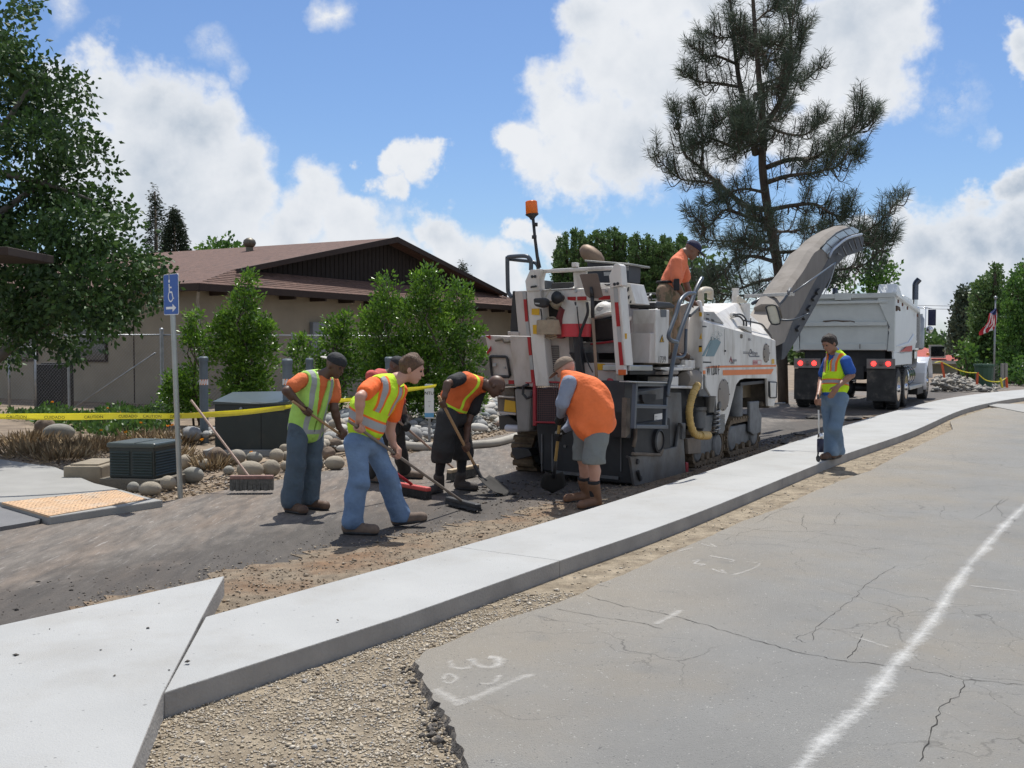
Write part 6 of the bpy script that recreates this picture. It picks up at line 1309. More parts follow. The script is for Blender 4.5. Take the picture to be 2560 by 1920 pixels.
# --- right side: deck and operator stand
part('deck', [ml(.55,.12,1.38), ml(2.35,.12,1.38), ml(2.35,1.9,1.38), ml(.55,1.9,1.38)], UP*.06, mdust)
part('deck_skirt', SPn([(80,1560),(520,1560),(520,1640),(80,1640)], .1), Lm*.6, mdk)
part('deck_step', SPn([(85,1510),(400,1510),(400,1585),(85,1590)], .02), Lm*.35, mat('worn_bright_steel'), bevel=.01)
part('deck_trim', SPn([(510,1540),(960,1535),(960,1575),(600,1590),(510,1570)], .03), Lm*.2, mw)
part('deck_trim', SPn([(740,1508),(850,1508),(850,1440),(985,1440),(985,1560),(740,1545)], .06), Lm*.1, mw)
col = part('column', SPn([(440,735),(630,745),(615,1487),(440,1480)], .0), Lm*.30, mw, label='white column numbered 1739', bevel=.012)
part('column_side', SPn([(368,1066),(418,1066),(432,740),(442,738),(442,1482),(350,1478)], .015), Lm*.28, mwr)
obj('column_slot', MB().ext(SPn([(505,740),(590,745),(585,845),(512,845)], -.004), Lm*.01), mat('slot_grey',(.09,.10,.11),.5), col)
for i, ch in enumerate('1739'): text('number_print', ch, .115, SPn([(470+i*28,1475)], -.003)[0], Fm, UP, m_black, col, off=.002, sx=.85)
def tri_sign(x0, x1, xm, yt, yb, par, t=-.003, fl=.0):
    o = obj('warning_sticker', MB().ext(SPn([(x0,yb),(x1,yb),(xm,yt)], t), -Lm*.002), m_black, par); obj('sticker_face', MB().ext(SPn([(x0+.14*(x1-x0),yb-7),(x1-.14*(x1-x0),yb-7),(xm,yt+24)], t-.003), -Lm*.002), myel, o)
    obj('sticker_mark', MB().ext(SPn([(xm-5,yb-14),(xm+7,yb-14),(xm+4,yt+50),(xm-3,yt+50)], t-.006), -Lm*.001), m_black, o)
tri_sign(492, 555, 528, 1085, 1192, col)
st_ = part('side_console', SPn([(100,890),(140,740),(165,560),(345,560),(375,640),(400,1000),(365,1180),(90,1180)], .5), Lm*.5, mwr)
obj('red_stripe', MB().ext(SPn([(145,800),(315,800),(345,890),(165,885)], .49), -Lm*.004), mat('faded_red_stripe',(.45,.10,.08),.6), st_)
obj('latch', MB().ext(SPn([(190,960),(270,958),(265,975),(195,978)], .49), -Lm*.01), mdk, st_)
part('seat_back', SPn([(350,680),(440,680),(440,1010),(380,1000)], .35), Lm*.3, mdk)
part('arm_rest', SPn([(440,640),(470,625),(650,640),(720,690),(700,720),(440,720)], .05), Lm*.35, mdk, bevel=.02)
sw = MB(); c0 = SPn([(300,600)], 1.0)[0]; tilt = UP*.9-Fm*.4; tilt /= np.linalg.norm(tilt); a_ = np.cross(tilt, Lm)
sw.tube([c0 + .22*(math.cos(t)*Lm + math.sin(t)*a_) for t in np.linspace(0,6.2832,26)], .014, 6); W_ = obj('steering_wheel', sw, mdk, mm_, True); obj('steering_spoke', MB().bar(c0-Lm*.21, c0+Lm*.21, .03, .012), mrefw, W_); obj('steering_spoke', MB().bar(c0-a_*.21, c0, .03, .012), mrefw, W_); obj('steering_column', MB().tube([c0, c0-tilt*.5], .04, 8), mdk, W_, True)
for i in range(7): p = SPn([(180+i*33,590+rng.uniform(-15,15))], .7)[0]; obj('lever', MB().tube([p-UP*.1, p+UP*.05], .009, 5), mdk, mm_)
# plastic bag and red box on the deck
bag = MB(); bq = SPn([(150,1185),(262,1180),(275,1500),(150,1505)], .25); bag.ext(bq, Lm*.18); bo = tag(obj('plastic_bag', bag, mat('white_plastic_bag', (.62,.60,.63), .45, sub=.3, var=.12, vs=14, bump=.5, bs=14), bevel=.03), 'white plastic bag hanging beside the operator column', 'bag')
tag(obj('red_box', MB().ext(SPn([(88,1190),(158,1188),(150,1420),(100,1425)], .35), Lm*.2), mat('red_box_print',(.55,.04,.05),.6), bevel=.01), 'red box standing behind the white plastic bag', 'box')
# --- hood: right side panel with arch
side_px = [zc(1085,900), zc(1410,985), zc(1520,1022), zc(2030,1150), zc(2095,1172), (1943,941), (1941,990), (1935,1017), (1921,1015), (1918,946), (1862,946), (1850,950), (1841,962), (1834,992), (1823,1036), (1813,1064), (1800,1036), (1790,1014), (1777,990), (1765,968), (1765,939), (1755.5,930)]
side = [PL(*p, ml(0,0,0), Lm) for p in side_px]
hood = part('hood', side, Lm*.045, mw, bevel=.01, label='white right side panel of the hood')
Lsh = 1.95
part('hood', [p + Lm*Lsh for p in side], -Lm*.045, mw, bevel=.01, label='white left side panel of the hood')
# top surfaces: side edge -> ridge -> mirrored
e_ = [PL(*zc(*q), ml(0,0,0), Lm) for q in ((1085,900),(1520,1022),(2030,1150),(2095,1172))]
r_px = [zc(1062,702), zc(1560,648), zc(1850,905), zc(2045,1140)]
rr_ = [PL(*p, ml(0,.50,0), Lm) for p in r_px]; rl = [p + Lm*(Lsh-1.0) for p in rr_]; el_ = [p + Lm*Lsh for p in e_]
V = e_ + rr_ + rl + el_; fc = []
for k in range(3):
    for r in range(3): a = r*4+k; fc.append((a, a+1, a+5, a+4))
hb_ = MB(); hb_._add(V, fc); 
ht_o = obj('hood_top', hb_, mw, mm_); so_ = ht_o.modifiers.new('s','SOLIDIFY'); so_.thickness = .03; so_.offset = -1
part('hood_front', [e_[3], rr_[3], rl[3], el_[3], PL(1943,941, ml(0,0,0), Lm)+Lm*Lsh, PL(1943,941, ml(0,0,0), Lm)], -Fm*.04, mw)
part('hood_rear', [p for p in [e_[0], rr_[0], rl[0], el_[0], el_[0]-UP*.9, e_[0]-UP*.9]], Fm*.04, mw)
part('front_bulkhead', [ml(5.3,.05,.62), ml(5.3,1.9,.62), ml(5.3,1.9,1.12), ml(5.3,.05,1.12)], Fm*.05, mdust)
part('arch_wall', SPn([(1290,285),(1320,235),(1380,212),(1640,207),(1645,440),(1440,430),(1250,450)], .35, zd), Lm*.05, mat('arch_tan',(.24,.19,.13),.8,var=.15))
part('arch_roof', [ml(3.9,.05,1.02), ml(5.3,.05,1.02), ml(5.3,1.9,1.02), ml(3.9,1.9,1.02)], UP*.05, mdk)
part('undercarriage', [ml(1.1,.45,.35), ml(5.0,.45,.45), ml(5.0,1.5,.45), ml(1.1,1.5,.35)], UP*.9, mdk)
# louvres recess
rc = obj('louvre_recess', MB().ext([p - Lm*.0 for p in SPn([(1080,770),(1215,775),(1355,935),(1085,880)], .06)], -Lm*.03), mat('louvre_grey',(.35,.34,.32),.6), ht_o)
for q in ([(1088,845),(1100,845),(1102,872),(1088,868)], [(1130,852),(1170,860),(1180,888),(1135,880)], [(1205,870),(1240,880),(1250,908),(1212,900)], [(1140,800),(1175,805),(1180,818),(1145,812)]): obj('louvre_slot', MB().ext(SPn(q, .028), -Lm*.004), mdk, rc)
# rear corner face of the hood cab (faces back)
part('cab_panel', [PL(*zc(*q), ml(2.18,0,0), Fm) for q in ((1075,760),(1078,1560),(862,1560),(862,1000),(900,860),(925,650),(1040,600),(1062,700))], Fm*.10, mw, label='pale rear facing panel beside the handrail', bevel=.03)
part('cab_panel', [PL(*zc(*q), ml(2.05,0,0), Fm) for q in ((740,700),(915,640),(860,1010),(862,1500),(740,1500),(740,1250))], Fm*.06, mwr, label='dusty recessed panel behind the handrail')
part('grey_corner', SPn([(925,800),(1045,690),(1040,740),(925,850)], -.01), Lm*.1, mgy)
for q in ([(1040,775),(1078,780),(1078,838),(1042,832)], ): part('sticker', [PL(*zc(*p), ml(2.17,0,0), Fm) for p in q], -Fm*.003, myel, bevel=0)
for x0, y0, x1, y1 in ((1035,1240,1078,1325),): part('sticker', [PL(*zc(*p), ml(2.17,0,0), Fm) for p in ((x0,y0),(x1,y0),(x1,y1),(x0,y1))], -Fm*.003, myel, bevel=0); part('sticker_print', [PL(*zc(*p), ml(2.166,0,0), Fm) for p in ((x0,y0),(x1,y0),(x1,y0+22),(x0,y0+22))], -Fm*.002, m_black, bevel=0)
part('sticker', [PL(*zc(*p), ml(2.17,0,0), Fm) for p in ((1040,1145),(1078,1150),(1070,1060))], -Fm*.003, myel, bevel=0)
# fittings on top
pp = SPn([(1062,690),(1062,560),(1066,500),(1095,472),(1150,468),(1190,480),(1195,520),(1192,595)], .25); obj('breather_pipe', MB().tube(spline(pp, 4), .045, 12), mat('cream_pipe',(.52,.46,.36),.5), mm_, True)
fl0 = SPn([(1675,900)], .42)[0]; flt = SPn([(1675,655)], .42)[0]; obj('air_intake', MB().lathe(fl0, UP, [(0,.075),(flt[2]-fl0[2],.075)], 18), mw, mm_, True, auto=40)
st0 = SPn([(1540,655)], .75)[0]; obj('exhaust_stub', MB().lathe(st0, UP, [(-.05,.07),(.22,.05),(.22,.06),(.25,.06)], 14), mw, mm_, True, auto=40)
part('gusset', SPn([(1575,555),(1590,545),(1720,640),(1560,650)], .6), Lm*.02, mat('cream_pipe'))
obj('oval_hatch', MB().lathe(SPn([(1270,728)], .60)[0]+UP*.0, UP, [(0,.20),(.03,.2)], 20), mw, mm_, True, auto=35)
for pts in ([(1520,815),(1600,805),(1660,840),(1690,900),(1690,985)], [(1530,830),(1600,840),(1650,900),(1655,970)], [(1650,890),(1780,915),(1900,945),(1960,1010),(2030,1100)]): obj('hose', MB().tube(spline(SPn(pts, .12), 4), .014, 6), mdk, mm_, True)
part('bracket', SPn([(1655,965),(1760,980),(1775,1065),(1650,1000)], .02), Lm*.1, mw); obj('antenna', MB().tube(SPn([(1748,1000),(1752,860)], .05), .008, 5), mdk, mm_)
obj('spout', MB().tube(SPn([(1495,820),(1545,812)], .15), .04, 10), mw, mm_, True)
# decals on the hood side
def dec(name, q, m, f=zc, t=-.003): return obj(name, MB().ext(SPn(q, t, f), -Lm*.0015), m, hood)
dec('orange_stripe', [(1195,1528),(1230,1518),(2102,1505),(2100,1530),(1195,1545),(1100,1552)], mork); dec('orange_stripe', [(1366,1578),(2070,1562),(2032,1633),(1368,1650)], mork); dec('orange_stripe', [(1090,1583),(1125,1582),(1128,1630),(1092,1632)], mork)
a0 = SPn([(1142,1650)], -.003)[0]; text('model_print', 'W 1200 F', .185, a0, Fm, UP, m_black, hood, off=.003, sx=.66)
dec('teal_graphic', [(1128,1388),(1245,1388),(1340,1190),(1290,1150),(1215,1165)], mteal); dec('teal_graphic', [(1075,1385),(1110,1385),(1212,1175),(1190,1165)], mteal)
for i in range(150):
    t = rng.uniform(0,1); x = 1215+rng.uniform(-30,110)+60*t; y = 1165-145*t**1.0+rng.uniform(-20,10); s = rng.uniform(3,8)*(1.2-t)
    if i == 0: spk = MB()
    spk.ext(SPn([(x,y),(x+s,y),(x+s,y+s),(x,y+s)], -.003), -Lm*.0015)
sp_o = obj('speckle_graphic', spk, mteal, hood); sp_o['kind'] = 'stuff'
dec('grab_recess', [(1092,1458),(1205,1462),(1205,1480),(1092,1476)], mdk); dec('latch', [(1083,965),(1140,968),(1140,985),(1083,982)], mdk); dec('vent_cap', [(1606,1085),(1625,1078),(1642,1090),(1640,1130),(1622,1142),(1606,1130)], mdust)
text('logo_print', 'Wirtgen', .085, SPn([(1762,1368)], -.003)[0], Fm, UP, mat('grey_print',(.12,.12,.14),.5), hood, off=.003)
for q in ([(1648,1322),(1725,1325),(1740,1348),(1738,1352),(1720,1332),(1648,1330)], [(1648,1338),(1722,1342),(1745,1378),(1872,1378),(1872,1398),(1738,1396),(1716,1352),(1648,1350)]): dec('logo_bar', q, mat('grey_print'))
rg_ = SPn([(1752,1322)], -.004)[0]; obj('logo_ring', MB().tube([rg_+.035*(math.cos(t)*Fm+math.sin(t)*UP) for t in np.linspace(0,6.283,16)], .005, 5), mat('grey_print'), hood)
dec('logo_letter', [(1455,1468),(1478,1385),(1500,1465),(1488,1466),(1476,1425),(1466,1468)], mat('dark_red_print',(.2,.02,.03),.5)); text('logo_print', 'NIXON', .05, SPn([(1500,1462)], -.003)[0], Fm, UP, mat('grey_print'), hood, off=.003); text('logo_print', 'EQUIPMENT', .032, SPn([(1470,1490)], -.003)[0], Fm, UP, mat('grey_print'), hood, off=.003)
pnk = obj('logo_plate', MB().ext(SPn([(1782,1440),(1898,1436),(1898,1500),(1782,1504)], -.003), -Lm*.0012), mat('pink_red_print',(.55,.12,.14),.5), hood); obj('logo_plate', MB().ext(SPn([(1788,1447),(1892,1443),(1892,1493),(1788,1497)], -.005), -Lm*.001), mw, hood); text('logo_print', 'INTENSE', .062, SPn([(1790,1493)], -.006)[0], Fm, UP, mat('pink_red_print'), hood, off=.002, sx=.85)
text('logo_print', 'TIER-C', .05, SPn([(1712,1170)], -.003)[0], Fm, UP, mat('grey_print'), hood, off=.003)
dec('sticker', [(2040,1425),(2078,1425),(2078,1490),(2040,1490)], myel); dec('panel_seam', [(1386,1010),(1389,1010),(1389,1370),(1386,1370)], mat('seam_grey',(.2,.19,.18),.6)); obj('seam_knob', MB().lathe(SPn([(1390,1312)], -.0)[0], -Lm, [(0,.014),(.02,.012)], 8), mdk, hood)
for (x, y, r_v, f, nm) in ((1960,1342,.148,zc,'round_cover'), (1143,402,.222,zd,'round_cover')):
    o = obj(nm, MB().lathe(SPn([(x,y)], 0, f)[0], -Lm, [(-.002,r_v),(.012,r_v),(.018,r_v*.94)], 32), mtan, hood, True, auto=35)
    for k in range(7): a = 2*math.pi*k/7; obj('bolt', MB().lathe(SPn([(x,y)], 0, f)[0]+ (r_v*.93)*(math.cos(a)*Fm+math.sin(a)*UP)-Lm*.012, -Lm, [(0,.012),(.012,.010)], 6), mdk, o)
fl_ = obj('side_lamp_frame', MB().ext(SPn([(1662,245),(1752,250),(1750,435),(1735,442),(1680,438),(1662,420)], -.003, zd), -Lm*.02), mdk, hood, bevel=.006); obj('side_lamp', MB().ext(SPn([(1678,258),(1745,262),(1740,425),(1685,428)], -.024, zd), -Lm*.012), mw, fl_, bevel=.006)
obj('tow_lug', MB().lathe(SPn([(1598,505)], .12, zd)[0], -Lm, [(-.1,.045),(.0,.045),(.02,.03)], 14), mdust, mm_, True)
obj('bumper_rod', MB().tube(SPn([(1715,505),(1850,497)], .05, zd), .018, 8), mdk, mm_)
# mid-section machinery
hs_p = SPn([(850,285),(800,380),(765,500),(752,620),(772,760),(815,850),(880,872),(955,875)], -.14, zd); hz_ = obj('suction_hose', MB().tube(spline(hs_p, 6), .045, 14), mhose, mm_, True)
cf = obj('hose_cuff', MB().tube(SPn([(880,868),(970,868)], -.14, zd), .055, 14), mhose, hz_, True, auto=40)
for k in range(14): 
    P_ = spline(hs_p, 6); i = 2+k*3
    if i < len(P_)-1: d = P_[i+1]-P_[i]; obj('hose_rib', MB().lathe(P_[i], d, [(-.007,.047),(0,.052),(.007,.047)], 12), mhose, hz_, True)
obj('bucket', MB().lathe(SPn([(985,600)], -.08, zd)[0], UP, [(0,.055),(.20,.085),(.21,.092),(.20,.08)], 16), mat('bucket_metal',(.12,.12,.12),.4,.6), mm_, True, auto=40)
obj('motor', MB().lathe(SPn([(860,780)], .05, zd)[0], UP, [(0,.10),(.22,.10),(.24,.12),(.28,.12)], 16), mgy, mm_, True, auto=40)
part('valve_block', SPn([(1090,625),(1165,615),(1165,800),(1140,850),(1090,850)], .0, zd), Lm*.25, mgy); part('valve_cover', SPn([(940,640),(1030,630),(1010,820),(900,860)], .0, zd), Lm*.1, mgy, bevel=.015)
part('post_grey', SPn([(865,170),(940,165),(942,310),(1000,420),(870,420)], .02, zd), Lm*.2, mgy); part('white_box', SPn([(530,195),(628,190),(628,300),(530,290)], .02, zd), Lm*.3, mw); part('tray', SPn([(530,295),(800,300),(800,330),(530,325)], .0, zd), Lm*.3, mw); part('tray', SPn([(450,135),(630,125),(630,165),(450,170)], .0, zd), Lm*.3, mtan)
obj('round_tank', MB().lathe(SPn([(760,215)], .08, zd)[0], Fm, [(-.22,.09),(-.18,.12),(.15,.12),(.2,.09)], 16), mtan, mm_, True, auto=40)
sprg = MB(); c0 = SPn([(1060,830)], -.03, zd)[0]; sprg.tube([c0 + .045*(math.cos(t)*Fm+math.sin(t)*Lm) + UP*t*.0098 for t in np.linspace(0,6.283*5,70)], .014, 6); obj('coil_spring', sprg, mat('spring_steel',(.3,.3,.3),.35,.6), mm_, True)
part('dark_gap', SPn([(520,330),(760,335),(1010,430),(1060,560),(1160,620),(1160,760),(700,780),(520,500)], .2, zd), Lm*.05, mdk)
part('clamp', SPn([(1035,450),(1062,448),(1062,600),(1050,640),(1035,600)], -.05, zd), Lm*.04, mdk); obj('wheel_knob', MB().lathe(SPn([(1085,525)], -.05, zd)[0], -Lm, [(0,.05),(.03,.05)], 16), mgy, mm_, True, auto=40)
part('red_block', SPn([(715,1175),(745,1180),(745,1300),(718,1310)], .0, zd), Lm*.1, mred)
# --- crawler tracks
mtrk = mat('track_rust', (.13,.095,.06), .85, var=.4, vs=10, bump=.6, bs=24); mtrd = mat('track_frame', (.13,.135,.14), .6, var=.3, vs=6, bump=.2, bs=20)
pad_me = [None]
def track(s0, s1, t0, t1, z1, label):
    r = z1/2; tr = MB(); n = 10
    path = [(s0+r + (s1-s0-2*r)*k/8, .02) for k in range(9)] + [(s1-r+ r*math.sin(a), r - (r-.02)*math.cos(a)) for a in np.linspace(.2, math.pi-.2, n)] + [(s1-r-(s1-s0-2*r)*k/8, z1) for k in range(9)] + [(s0+r-r*math.sin(a), r+(r-.0)*math.cos(a)) for a in np.linspace(.2, math.pi-.2, n)]
    m = MB(); V = []
    nP = len(path); cx, cz = (s0+s1)/2, r
    for (s, z) in path:
        for t in (t0, t1):
            V.append(ml(s, t, z)); 
        d = np.array([s-np.clip(s, s0+r, s1-r), z-r]); d /= np.linalg.norm(d)+1e-9
        for t in (t0, t1): V.append(ml(s-d[0]*.05, t, z-d[1]*.05))
    Fc = []
    for i in range(nP):
        a, b = i*4, ((i+1) % nP)*4; Fc += [(a,a+1,b+1,b),(a+2,b+2,b+3,a+3),(a,b,b+2,a+2),(a+1,a+3,b+3,b+1)]
    m._add(V, Fc); T_ = obj('track', m, mtrk, mm_, label=label)
    Ln = sum(np.hypot(path[i][0]-path[i-1][0], path[i][1]-path[i-1][1]) for i in range(nP)); npd = int(Ln/.115); acc = 0; k = 0
    for i in range(nP):
        a, b = np.array(path[i]), np.array(path[(i+1) % nP]); d = np.linalg.norm(b-a)
        while k*Ln/npd < acc+d and k < npd:
            f = (k*Ln/npd-acc)/d; s, z = a+(b-a)*f; u = (b-a)/d; nn = np.array([u[1], -u[0]]); 
            if np.dot(nn, np.array([s-np.clip(s,s0+r,s1-r), z-r])) < 0: nn = -nn
            P = [(s-u[0]*.045, z-u[1]*.045), (s+u[0]*.045, z+u[1]*.045), (s+u[0]*.02+nn[0]*.035, z+u[1]*.02+nn[1]*.035), (s-u[0]*.02+nn[0]*.035, z-u[1]*.02+nn[1]*.035)]
            if min(p[1] for p in P) > -.03 or True:
                obj('track_pad', MB().ext([ml(p[0], t0-.015, max(p[1],-.012)) for p in P], Lm*(t1-t0+.03)), mtrk, T_)
            k += 1
        acc += d
    fr = obj('track_frame', MB().ext([ml(s0+r*.9,t0+.03,r*.5), ml(s1-r*.9,t0+.03,r*.5), ml(s1-r*.9,t0+.03,z1-.09), ml(s0+r*.9,t0+.03,z1-.09)], Lm*(t1-t0-.06)), mtrd, T_, bevel=.02)
    for s in (s0+r, s1-r): obj('sprocket', MB().lathe(ml(s,t0-.012,r), Lm, [(0,r*.3),(.01,r*.62),(.03,r*.7),(t1-t0,r*.7)], 18), mtrd, T_, True, auto=35)
    for s in np.linspace(s0+r*1.8, s1-r*1.8, 3): obj('roller', MB().lathe(ml(s,t0+.0,.11), Lm, [(0,.06),(t1-t0,.06)], 12), mtrk, T_, True, auto=35)
    return T_
track(1.95, 3.18, .05, .33, .46, 'rear right crawler track'); track(3.45, 4.98, .10, .36, .52, 'front right crawler track')
track(.55, 1.8, 1.66, 1.94, .5, 'rear left crawler track'); track(3.45, 4.98, 1.6, 1.86, .52, 'front left crawler track')
part('track_fork', SPn([(1450,480),(1560,470),(1555,560),(1590,640),(1580,830),(1500,870),(1455,830)], .06, zd), Lm*.05, mtrd, bevel=.015); part('track_guard', SPn([(735,905),(890,885),(885,1075),(745,1085)], .01, zd), Lm*.05, mat('tan_guard',(.20,.17,.14),.8,var=.2), bevel=.01)
obj('leg_column', MB().lathe(ml(4.2,.25,.5), UP, [(0,.13),(.55,.13)], 16), mtrd, mm_, True, auto=40); obj('leg_column', MB().lathe(ml(1.1,1.8,.45), UP, [(0,.15),(.6,.15)], 16), mdk, mm_, True, auto=40)
part('fender', RV([(360,925),(420,925),(560,930),(600,1010),(420,1060),(365,990)], .35), Fm*.2, mdk)
# --- mirror at the front
mr = obj('mirror', MB().ext([PL(*ze_(*q), ml(4.6,0,0), Fm) for q in ((302,1262),(330,1238),(400,1228),(440,1240),(465,1300),(500,1440),(492,1488),(440,1500),(385,1492),(350,1440))], Fm*.05), mat('mirror_cream',(.55,.52,.42),.35), mm_, bevel=.015)
mq = [PL(*ze_(*q), ml(4.585,0,0), Fm) for q in ((302,1262),(330,1238),(400,1226),(442,1240),(468,1300),(504,1440),(495,1490),(440,1502),(383,1494),(348,1440))]; obj('mirror_rim', MB().tube(mq+mq[:2], .012, 6), mdk, mr, True)
obj('mirror_arm', MB().tube(spline([PL(*ze_(*q), ml(4.7,0,0), Fm) for q in ((500,1220),(560,1150),(600,1090))], 4), .02, 8), mgr, mm_, True); obj('mirror_arm', MB().tube(spline([PL(*ze_(*q), ml(4.7,0,0), Fm) for q in ((500,1435),(620,1440),(740,1420),(900,1350))], 4), .015, 8), mgr, mm_, True)
# --- conveyor
B0 = PL(1950,850, ml(6.7,0,0), Fm); T0 = np.array([8.35, 24.3, 0]); dC = T0[:2]-B0[:2]; dC = np.array([*dC, 0])/np.linalg.norm(dC); nC = np.array([-dC[1], dC[0], 0]); pC = np.array([B0[0], B0[1], 0])
def CP(pts, off=0.0, f=ze_): return [PL(*f(*q), pC + nC*off, nC) for q in pts]
cv = obj('conveyor_frame', MB().ext(CP([(700,1400),(760,1300),(950,950),(1140,640),(1172,590),(1230,500),(1400,345),(1610,258),(1660,300),(1640,480),(1400,560),(1270,700),(1200,850),(1000,1230),(760,1659),(560,1980),(520,1990),(540,1700)], .05), nC*.48), mat('conveyor_dark',(.05,.052,.058),.7,var=.3,vs=5), mm_, bevel=.01)
cw = .46; top = [(500,1262),(680,960),(830,750),(960,520),(1068,440),(1150,340),(1280,240),(1462,165)]; bot_ = [(1545,240),(1390,320),(1240,440),(1172,575),(1140,640),(950,950),(740,1370),(700,1405),(540,1440)]
mcov = mat('tan_canvas_cover', (.185,.165,.145), .85, var=.10, vs=3, col2=(.15,.13,.11), s2=1.6, bump=.5, bs=6, stretch=(1,1,.4))
tp3 = CP(top); bp3 = CP(bot_[::-1])   # near side edge lists from bottom to tip
nseg = 8
def resample(P, n):
    P = np.array(P); d = np.r_[0, np.cumsum(np.linalg.norm(np.diff(P, axis=0), axis=1))]; t = np.linspace(0, d[-1], n); return [np.array([np.interp(x, d, P[:, k]) for k in range(3)]) for x in t]
nn_ = 26; TPn, BPn = resample(tp3, nn_), resample(bp3, nn_)
V = []; 
for i in range(nn_):
    rise = UP*.06; a, b = BPn[i], TPn[i]
    V += [a, b, b + nC*cw*.28 + rise, b + nC*cw*.72 + rise, b + nC*cw, a + nC*cw]
Fc = [(i*6+k, i*6+k+1, i*6+k+7, i*6+k+6) for i in range(nn_-1) for k in range(5)]
mb = MB(); mb._add(V, Fc + [tuple(range(5,-1,-1)), tuple((nn_-1)*6+k for k in range(6))]); cover_o = obj('conveyor_cover', mb, mcov, mm_)
wins = [((1070,445),(1135,378),(1218,448),(1155,530)),((1142,370),(1240,268),(1330,332),(1228,440)),((1250,262),(1300,215),(1370,200),(1440,270),(1385,295),(1338,325)),((1380,196),(1460,168),(1540,240),(1450,266)),((1462,160),(1500,150),(1590,195),(1580,232),(1548,238))]
mwin = mat('cover_window', (.30,.32,.34), .25, spec=.6)
for w_q in wins: obj('cover_window', MB().ext(CP(list(w_q), -.012), nC*.02), mwin, cover_o)
obj('cover_trim', MB().tube(CP([(1062,448),(1140,352),(1270,240),(1370,190),(1460,163)], -.02), .02, 6), mdk, cover_o, True)
rl_ = MB(); rl_.tube(spline(CP([(1175,575),(1215,480),(1300,400),(1400,325),(1500,285),(1625,255)], -.06), 3), .032, 8); obj('head_rail', rl_, mat('bright_steel_rail',(.34,.36,.38),.4,.5), mm_, True)
for q0, q1 in (((1290,520),(1340,540)), ((1360,420),(1420,540)), ((1440,360),(1500,480)), ((1520,320),(1560,450)), ((1590,290),(1630,420))): obj('head_strut', MB().bar(*CP([q0,q1], -.02), .03, .03), mgy, cv)
obj('roller', MB().tube([CP([(1600,330)], .1)[0], CP([(1600,330)], .1)[0]+nC*.42], .11, 12), mdk, cv, True)
for q in ((960,1140),(890,1280),(1010,1050),(740,1560),(830,1400)): obj('roller_bracket', MB().ext(CP([(q[0],q[1]),(q[0]+45,q[1]-50),(q[0]+60,q[1]-20),(q[0]+20,q[1]+40)], .0), nC*.05), mdk, cv)
# suspension cables, crossbar, cylinder
bar0 = CP([(30,1105)], 1.4)[0]
ck = dict(f=ze_)
cr0, cr1 = PL(*ze_(680,1080), pC-nC*.25, nC), PL(*ze_(20,1108), pC+nC*.85, nC); obj('cross_bar', MB().bar(cr1, cr0, .06, .06), mat('pale_bar',(.45,.44,.41),.5), mm_, bevel=.008)
for a_q, b_q, oa, ob in (((680,1060),(1262,645),-.25,-.12),): obj('stay_cable', MB().tube([PL(*ze_(*a_q), pC+nC*oa, nC), PL(*ze_(*b_q), pC+nC*ob, nC)], .014, 6), mgr, mm_, True)
obj('stay_cable', MB().tube([PL(*ze_(105,1085), pC+nC*.8, nC), PL(*ze_(540,800), pC+nC*.62, nC)], .014, 6), mgr, mm_, True)
obj('wire_loop', MB().tube(spline(CP([(1258,660),(1240,740),(1215,830),(1170,950),(1105,1080)], -.10), 3), .012, 6), mrefw, mm_, True)
for q0, q1 in (((345,1050),(620,1040)),((350,1085),(620,1078))): obj('tie_bar', MB().tube([PL(*ze_(*q0), pC+nC*.55, nC), PL(*ze_(*q1), pC+nC*.0, nC)], .02, 6), mdk, mm_)
for q0, q1 in (((330,1080),(120,1210)),((610,1090),(520,1230))): obj('lift_cylinder', MB().tube([PL(*ze_(*q0), pC+nC*.8, nC), PL(*ze_(*q1), pC+nC*.9, nC)], .035, 8), mgr, mm_, True)
obj('rod_end', MB().tube([PL(*ze_(640,1000), pC-nC*.2, nC), PL(*ze_(610,1080), pC-nC*.2, nC)], .025, 8), mgy, mm_, True)
# swivel frame under the conveyor
for q in ([(370,1659),(440,1540),(500,1540),(430,1750),(440,1900),(380,1900)], [(180,1500),(310,1440),(330,1480),(250,1560)], [(250,1540),(420,1560),(400,1640),(320,1600)], [(500,1500),(600,1620),(640,1760),(560,1740),(450,1600)]): part('swivel_frame', CP(q, .3), nC*.12, mgy)
part('conveyor_tail', CP([(330,1560),(500,1260),(540,1440),(700,1405),(560,1750),(450,1800)], .05), nC*.45, mtan)
for k in range(5): part('cover_lath', CP([(230+k*12,1340-k*58),(330+k*40,1330-k*58),(330+k*40,1352-k*58),(226+k*12,1362-k*58)], .9), nC*.1, mwr)
